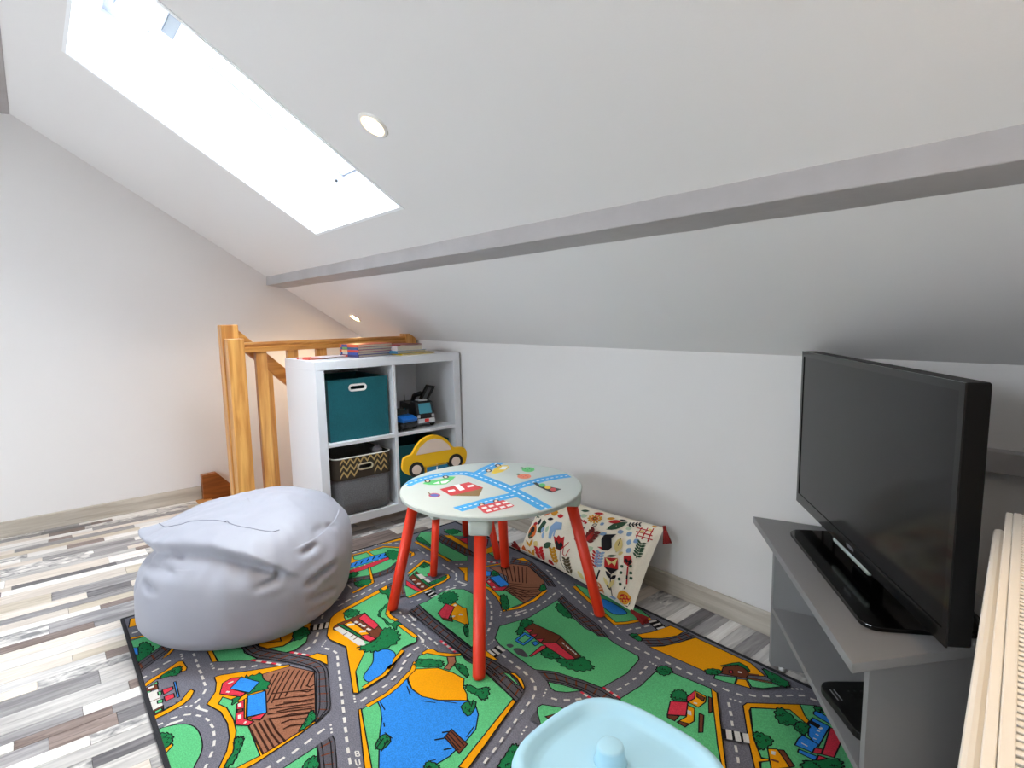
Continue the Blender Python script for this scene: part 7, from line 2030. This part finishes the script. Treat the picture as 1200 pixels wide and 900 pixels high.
# ------------------------------------------------------------------ printed cushion leaning on the knee wall
def build_pillow():
    c00, c10, c11, c01 = Vector((1.825, -.185, .022)), Vector((2.478, -.242, .022)), Vector((2.466, -.052, .264)), Vector((1.85, -.032, .236))
    t = thing('cushion', 'cream cushion with colourful leaf and flower print leaning against the wall', 'cushion', (2.15, -.17, RT))
    nrm = (c10-c00).cross(c01-c00).normalized()
    if nrm.y > 0: nrm = -nrm
    def S(u, v, side):
        p = (c00*(1-u)+c10*u)*(1-v)+(c01*(1-u)+c11*u)*v
        # edges pulled in between the corners
        eu = 4*u*(1-u); ev = 4*v*(1-v)
        c = (c00+c10+c11+c01)/4
        p = p + (c-p)*(.035*eu*(1-ev)+.02*ev*(1-eu))*1.0
        h = (max(0, eu)**.48)*(max(0, ev)**.48)
        w = .078 if side > 0 else .045
        q = p+nrm*side*w*h + nrm*.004*noise.noise(Vector((u*4, v*4, side)))*h
        q.y = min(q.y, -.003); q.z = max(q.z, RT)
        return q-t.location
    n = 36; mb = MB()
    for side, mi in ((1, 0), (-1, 1)):
        v = [S(i/n, j/n, side) for j in range(n+1) for i in range(n+1)]; f = []
        for j in range(n):
            for i in range(n):
                a = (j*(n+1)+i, j*(n+1)+i+1, (j+1)*(n+1)+i+1, (j+1)*(n+1)+i); f.append(a if side > 0 else a[::-1])
        mb.add(v, f, mi, True)
    mb.build('cover', [mat('cushion_cream', (248, 238, 218), .9, noise_amt=.05, noise_scale=200, bump=.15, bump_scale=350), mat('cushion_back', (196, 186, 166), .95)], t)
    pr = {'d': (50, 82, 58), 'k': (26, 24, 30), 'o': (214, 104, 34), 'r': (188, 28, 30), 'b': (140, 170, 204), 'm': (186, 204, 172), 'm2': (232, 212, 140), 'y': (216, 152, 44), 'ol': (96, 84, 60), 'p': (244, 228, 204), 'w2': (112, 34, 28)}
    idx = {k: i for i, k in enumerate(pr)}; mb = MB()
    for i, (c, sm, F) in enumerate(PILLOW_PRINT):
        P = [(F[k]/1000, F[k+1]/1000) for k in range(0, len(F), 2)]
        P = [(min(.985, max(.015, u)), min(.985, max(.015, v))) for u, v in P]
        # subdivide long outlines a little and drape on the cover
        tri = tessellate_polygon([[Vector((u, v, 0)) for u, v in P]])
        off = .0012+.00004*(i % 60)
        V = []; Fc = []
        for a, b, d in tri:
            A, B, D = P[a], P[b], P[d]
            if (B[0]-A[0])*(D[1]-A[1])-(B[1]-A[1])*(D[0]-A[0]) < 0: B, D = D, B
            m = 2; k0 = len(V)
            ix = {}
            for r in range(m+1):
                for q in range(m+1-r):
                    w0 = 1-(r+q)/m; uu = A[0]*w0+B[0]*q/m+D[0]*r/m; vv = A[1]*w0+B[1]*q/m+D[1]*r/m
                    ix[(q, r)] = len(V); V.append(S(uu, vv, 1)+nrm*off)
            for r in range(m):
                for q in range(m-r):
                    Fc.append((ix[(q, r)], ix[(q+1, r)], ix[(q, r+1)]))
                    if q+r < m-1: Fc.append((ix[(q+1, r)], ix[(q+1, r+1)], ix[(q, r+1)]))
        mb.add(V, Fc, idx[c], True)
    mb.build('leaf_print', [mat('cushion_print_'+k, c, .9) for k, c in pr.items()], t)
    # tassels at the corners
    mt = mat('tassel_red', (150, 30, 28), .9, noise_amt=.3, noise_scale=200)
    for (u, v), d in (((1, 1), Vector((.022, -.012, -.05))), ((1, 0), Vector((.07, -.02, .002))), ((0, 0), Vector((-.055, .012, .0)))):
        p = S(u, v, 1); mb = MB(); rnd = random.Random(3)
        k = d.normalized(); a = k.orthogonal().normalized(); b = k.cross(a)
        mb.tube([p-k*.006, p+k*.014], [.006, .007], 8)
        for i in range(22):
            g = rnd.uniform(0, 6.28); s = rnd.uniform(.2, 1)
            e = p+d+(a*math.cos(g)+b*math.sin(g))*.016*s
            e.z = max(e.z, RT+.003-t.location.z)
            mb.tube([p+k*.010+(a*math.cos(g)+b*math.sin(g))*.004, e], .0026, 5)
        mb.build('tassel', mt, t)
build_pillow()

# ------------------------------------------------------------------ TV stand
SA = R(-50); SE = Vector((math.cos(SA), math.sin(SA), 0)); SN = Vector((-SE.y, SE.x, 0))   # SE along the front, SN backwards
S_LEFT = Vector((2.842, -.154, 0)); S_LEN = .714; S_Z = .43
def build_stand():
    m = mat('stand_grey', (142, 141, 142), .5, bump=.03, bump_scale=200); e = m; dk = m
    M0 = frame_m(S_LEFT, SE, SN, (0, 0, 1)); t = thing('tv_stand', 'grey laminate corner television stand with angled sides and a middle shelf', 'tv stand', S_LEFT+SE*S_LEN/2+SN*.15)
    I = Matrix.Translation(-t.location) @ M0
    D = .345; k = math.tan(R(20)); L = S_LEN
    def trap(x0, x1, y0, y1): return [(x0+k*y0, y0), (x1-k*y0, y0), (x1-k*y1, y1), (x0+k*y1, y1)]
    MB().prism(trap(0, L, 0, D), S_Z-.018, S_Z, 0, I).build('top', m, t, bevel=.001)
    MB().prism([(0, -.0008), (L, -.0008), (L-.0002, .0006), (.0002, .0006)], S_Z-.0178, S_Z-.0003, 0, I).build('edge_band', e, t)
    ins = .045; zb = .014; w = .018
    for sgn in (0, 1):
        def X(x, y): return (x, y) if not sgn else (L-x, y)
        a = [X(.028+k*ins, ins), X(.028+w+k*ins, ins), X(.028+w+k*(D-.02), D-.02), X(.028+k*(D-.02), D-.02)]
        if sgn: a = a[::-1]
        p = MB().prism(a, zb, S_Z-.018, 0, I).build('side_panel', dk, t, bevel=.0008)
        q = [X(.028+k*ins-.0002, ins-.0008), X(.028+w+k*ins, ins-.0008), X(.028+w+k*ins, ins+.0004), X(.028+k*ins, ins+.0004)]
        if sgn: q = q[::-1]
        MB().prism(q, zb+.001, S_Z-.0185, 0, I).build('edge_band', e, p)
        for y in (ins+.03, D-.06):
            c = X(.028+w/2+k*y, y); MB().lathe([(.009, .0), (.009, zb+.001)], 12, 0, I @ Matrix.Translation((c[0], c[1], 0.0))).build('glide', mat('glide_white', (226, 226, 226), .5), p)
    a = .028+w
    MB().prism([(a+k*ins, ins), (L-a-k*ins, ins), (L-a-k*(D-.04), D-.04), (a+k*(D-.04), D-.04)], .172, .188, 0, I).build('shelf', m, t, bevel=.0008)
    MB().prism([(a+k*ins, ins-.0008), (L-a-k*ins, ins-.0008), (L-a-k*ins, ins+.0004), (a+k*ins, ins+.0004)], .1725, .1877, 0, I).build('edge_band', e, t)
    MB().prism([(a+k*(D-.04), D-.038), (L-a-k*(D-.04), D-.038), (L-a-k*(D-.03), D-.026), (a+k*(D-.03), D-.026)], zb, S_Z-.018, 0, I).build('back_panel', dk, t)
    return M0
SM0 = build_stand()

def build_tv():
    bk = mat('tv_gloss_black', (6, 6, 7), .12, coat=.15, spec=.3); mt = mat('tv_matt_black', (7, 7, 8), .5, spec=.2); sc = mat('tv_screen', (7, 10, 12), .12, spec=.3); sv = mat('tv_strip_silver', (176, 190, 184), .35, metal=.2)
    bl = Vector((2.925, -.066, .478)); e = Vector((.654, -.7565, 0)).normalized(); n = Vector((-e.y, e.x, 0)); Wt, Ht = .742, .428
    c = bl+e*Wt/2; t = thing('television', 'black flat television angled on its glossy foot on the grey stand', 'television', (c.x, c.y, S_Z+.0)); M = Matrix.Translation(-t.location) @ frame_m(bl, e, (0, 0, 1), -n)   # local: along, up, out of the screen
    MB().prism(rrect(0, 0, Wt, Ht, .006, 3), -.034, 0, 0, M).build('housing', mt, t, bevel=.003)
    MB().prism(rrect(.08, .03, Wt-.08, Ht-.05, .02, 3), -.062, -.03, 0, M).build('rear_housing', mt, t, bevel=.008)
    bz = MB(); z0, z1 = 0, .003
    for a, b in (((0, .026), (.014, Ht)), ((Wt-.014, .026), (Wt, Ht)), ((.014, Ht-.014), (Wt-.014, Ht)), ((0, 0), (Wt, .026))): bz.box((a[0], a[1], z0), (b[0], b[1], z1), 0, M)
    bz.build('bezel', bk, t)
    MB().box((.014, .026, -.002), (Wt-.014, Ht-.014, .0012), 0, M).build('screen', sc, t)
    MB().box((Wt/2-.095, -.010, -.006), (Wt/2+.095, .002, .005), 0, M).build('speaker_strip', sv, t, bevel=.005)
    MB().box((Wt/2-.018, .010, .003), (Wt/2+.018, .017, .0036), 0, M).build('badge', mat('badge_grey', (120, 124, 126), .4, metal=.5), t)
    # foot plate and neck
    F = Matrix.Translation(-t.location) @ SM0
    MB().prism(rrect(.115, .06, .605, .285, .03, 5), S_Z+.0005, S_Z+.009, 0, F).build('foot_plate', bk, t, bevel=.002)
    MB().box((Wt/2-.05, S_Z-.478+.008, -.05), (Wt/2+.05, .06, -.022), 0, M).build('neck', bk, t, bevel=.006)
build_tv()

def build_box():
    bk = mat('box_black', (14, 14, 15), .35); gd = mat('box_mark', (150, 152, 156), .5)
    M = SM0 @ Matrix.Translation((.492, .128, .1885)) @ Matrix.Rotation(R(8), 4, 'Z')
    t = thing('set_top_box', 'flat black receiver box with vent dots on the stand shelf', 'receiver', M.translation); I = Matrix.Translation(-t.location) @ M
    MB().prism(rrect(-.085, -.07, .085, .07, .025, 4), 0, .016, 0, I).build('casing', bk, t, bevel=.004)
    mb = MB()
    for i in range(10):
        for j in range(6): mb.lathe([(.0016, .016), (.0016, .0166)], 6, 0, I @ Matrix.Translation((-.05+i*.013, -.02+j*.013, 0)))
    mb.build('vent_dots', mat('vent_grey', (44, 45, 47), .6), t)
    for y in (-.058, -.05): MB().box((-.055, y, .0162), (-.02, y+.002, .0167), 0, I).build('marking', gd, t)
build_box()

def build_cables():
    bk = mat('cable_black', (16, 16, 17), .5)
    p = Vector((3.36, -.50, .50)); pts = []
    for k in range(16):
        u = k/15; pts.append((3.375+.085*u, -.44-.03*u+.01*math.sin(u*6), .50-.0665*min(1, u*1.35)))
    tag(MB().tube(pts, .003, 8).build('television_cable', bk), 'black cable trailing from the television over the stand top', 'cable')
    pts = [(3.385+.07*u, -.415-.03*u, .475-.042*min(1, u*1.6)) for u in [k/10 for k in range(11)]]
    tag(MB().tube(pts, .0025, 8).build('aerial_cable', bk), 'thinner black lead lying beside the television cable', 'cable')
    for x, l in ((2.975, 'thin dark wall cable dropping behind the television, nearer the stand corner'), (3.005, 'thin dark wall cable dropping behind the television, farther from the stand corner')):
        tag(MB().tube([(x, -.004, .86), (x, -.004, .6), (x+.001, -.0175, .30), (x, -.019, .002)], .003, 8).build('wall_cable', bk), l, 'cable')
build_cables()

# ------------------------------------------------------------------ panel radiator on the right wall
def build_radiator():
    pe = mat('radiator_white', (234, 231, 226), .45); wh = pe; dk = pe
    o = Vector((3.456, -.562, 0)); far = Vector((WR_D.x, WR_D.y, 0)); right = Vector((WR_N.x, WR_N.y, 0)); L = .82; Z = .70
    t = thing('radiator', 'panel radiator with slotted top grille beside the television stand', 'radiator', o-far*L/2+right*.06)
    M = Matrix.Translation(-t.location) @ frame_m(o-far*L, far, -right, (0, 0, 1))      # local x: away from the camera, y: into the room, z: up
    W = .115
    MB().box((0, -W+.018, .12), (L, -.004, Z-.05), 0, M).build('core', dk, t)
    MB().box((0, -.002, .12), (L, .012, Z-.028), 0, M).build('front_panel', wh, t, bevel=.005)
    MB().box((0, -W, .12), (L, -W+.016, Z-.012), 0, M).build('rear_panel', pe, t, bevel=.004)
    for x in (0, L-.004): MB().box((x-.001, -W, .12), (x+.005, -.003, Z-.004), 0, M).build('side_cover', pe, t, bevel=.002)
    g = MB(); g.box((-.001, -.0095, Z-.014), (L+.001, -.001, Z), 0, M); g.box((-.001, -.020, Z-.008), (L+.001, -.0101, Z+.001), 0, M); g.box((-.001, -W, Z-.008), (L+.001, -W+.016, Z+.001), 0, M)
    gr = g.build('grille', pe, t, bevel=.0015)
    me = None
    n = int(L/.0100)
    for k in range(n):
        if me is None:
            b = MB().box((0, -W+.016, -.0022), (.0058, -.0195, .0), 0, M.to_3x3().to_4x4()).build('grille_slat', pe, gr, bevel=.0006); me = b
            b.location = M @ Vector((.002, 0, Z))
        else:
            c = me.copy(); COL.objects.link(c); c.parent = gr; c.location = M @ Vector((.002+k*.0100, 0, Z))
    for x in (.1, L-.1): MB().box((x, -.150, .2), (x+.03, -W+.001, .6), 0, M).build('wall_bracket', wh, t)
build_radiator()

# ------------------------------------------------------------------ pale blue tub with lid
def build_tub():
    m = mat('tub_blue', (176, 224, 248), .42, spec=.4)
    t = thing('storage_tub', 'pale blue plastic tub with a knobbed lid standing on the rug', 'tub', (3.085, -1.046, RT), R(4))
    Z = .30-RT
    def ring(hx, hy, r, z, n=48):      # soft rounded rectangle with slightly bowed sides
        e = 2/3.1; out = []
        for k in range(n):
            a = 2*math.pi*k/n; c, s = math.cos(a), math.sin(a)
            out.append((hx*math.copysign(abs(c)**e, c), hy*math.copysign(abs(s)**e, s), z))
        return out
    def skin(levels, cap0=False, cap1=False):
        mb = MB(); n = len(levels[0]); v = [q for L in levels for q in L]; f = []
        for i in range(len(levels)-1):
            for k in range(n):
                j = (k+1) % n; f.append((i*n+k, i*n+j, (i+1)*n+j, (i+1)*n+k))
        if cap0: f.append(tuple(range(n))[::-1])
        if cap1: f.append(tuple((len(levels)-1)*n+k for k in range(n)))
        return mb.add(v, f, 0, True)
    A, B = .158, .147
    skin([ring(.115, .102, .06, 0), ring(.122, .109, .065, .006), ring(.143, .132, .08, Z-.03)], True).build('tub_body', m, t)
    skin([ring(A-.004, B-.004, .082, Z-.04), ring(A, B, .084, Z-.034), ring(A, B, .084, Z-.014), ring(A-.004, B-.004, .088, Z-.004), ring(A-.012, B-.012, .082, Z), ring(A-.02, B-.02, .076, Z-.003), ring(A-.028, B-.028, .07, Z-.013), ring(A-.034, B-.034, .066, Z-.017), ring(A-.042, B-.042, .06, Z-.018), ring(.055, .05, .028, Z-.0165)], False, True).build('lid', m, t)
    MB().lathe([(.028, -.002), (.026, .004), (.0235, .008), (.0228, .024), (.0215, .0275), (.018, .029), (.0, .0292)], 36, 0, Matrix.Translation((-.024, .012, Z-.016))).build('knob', m, t)
build_tub()
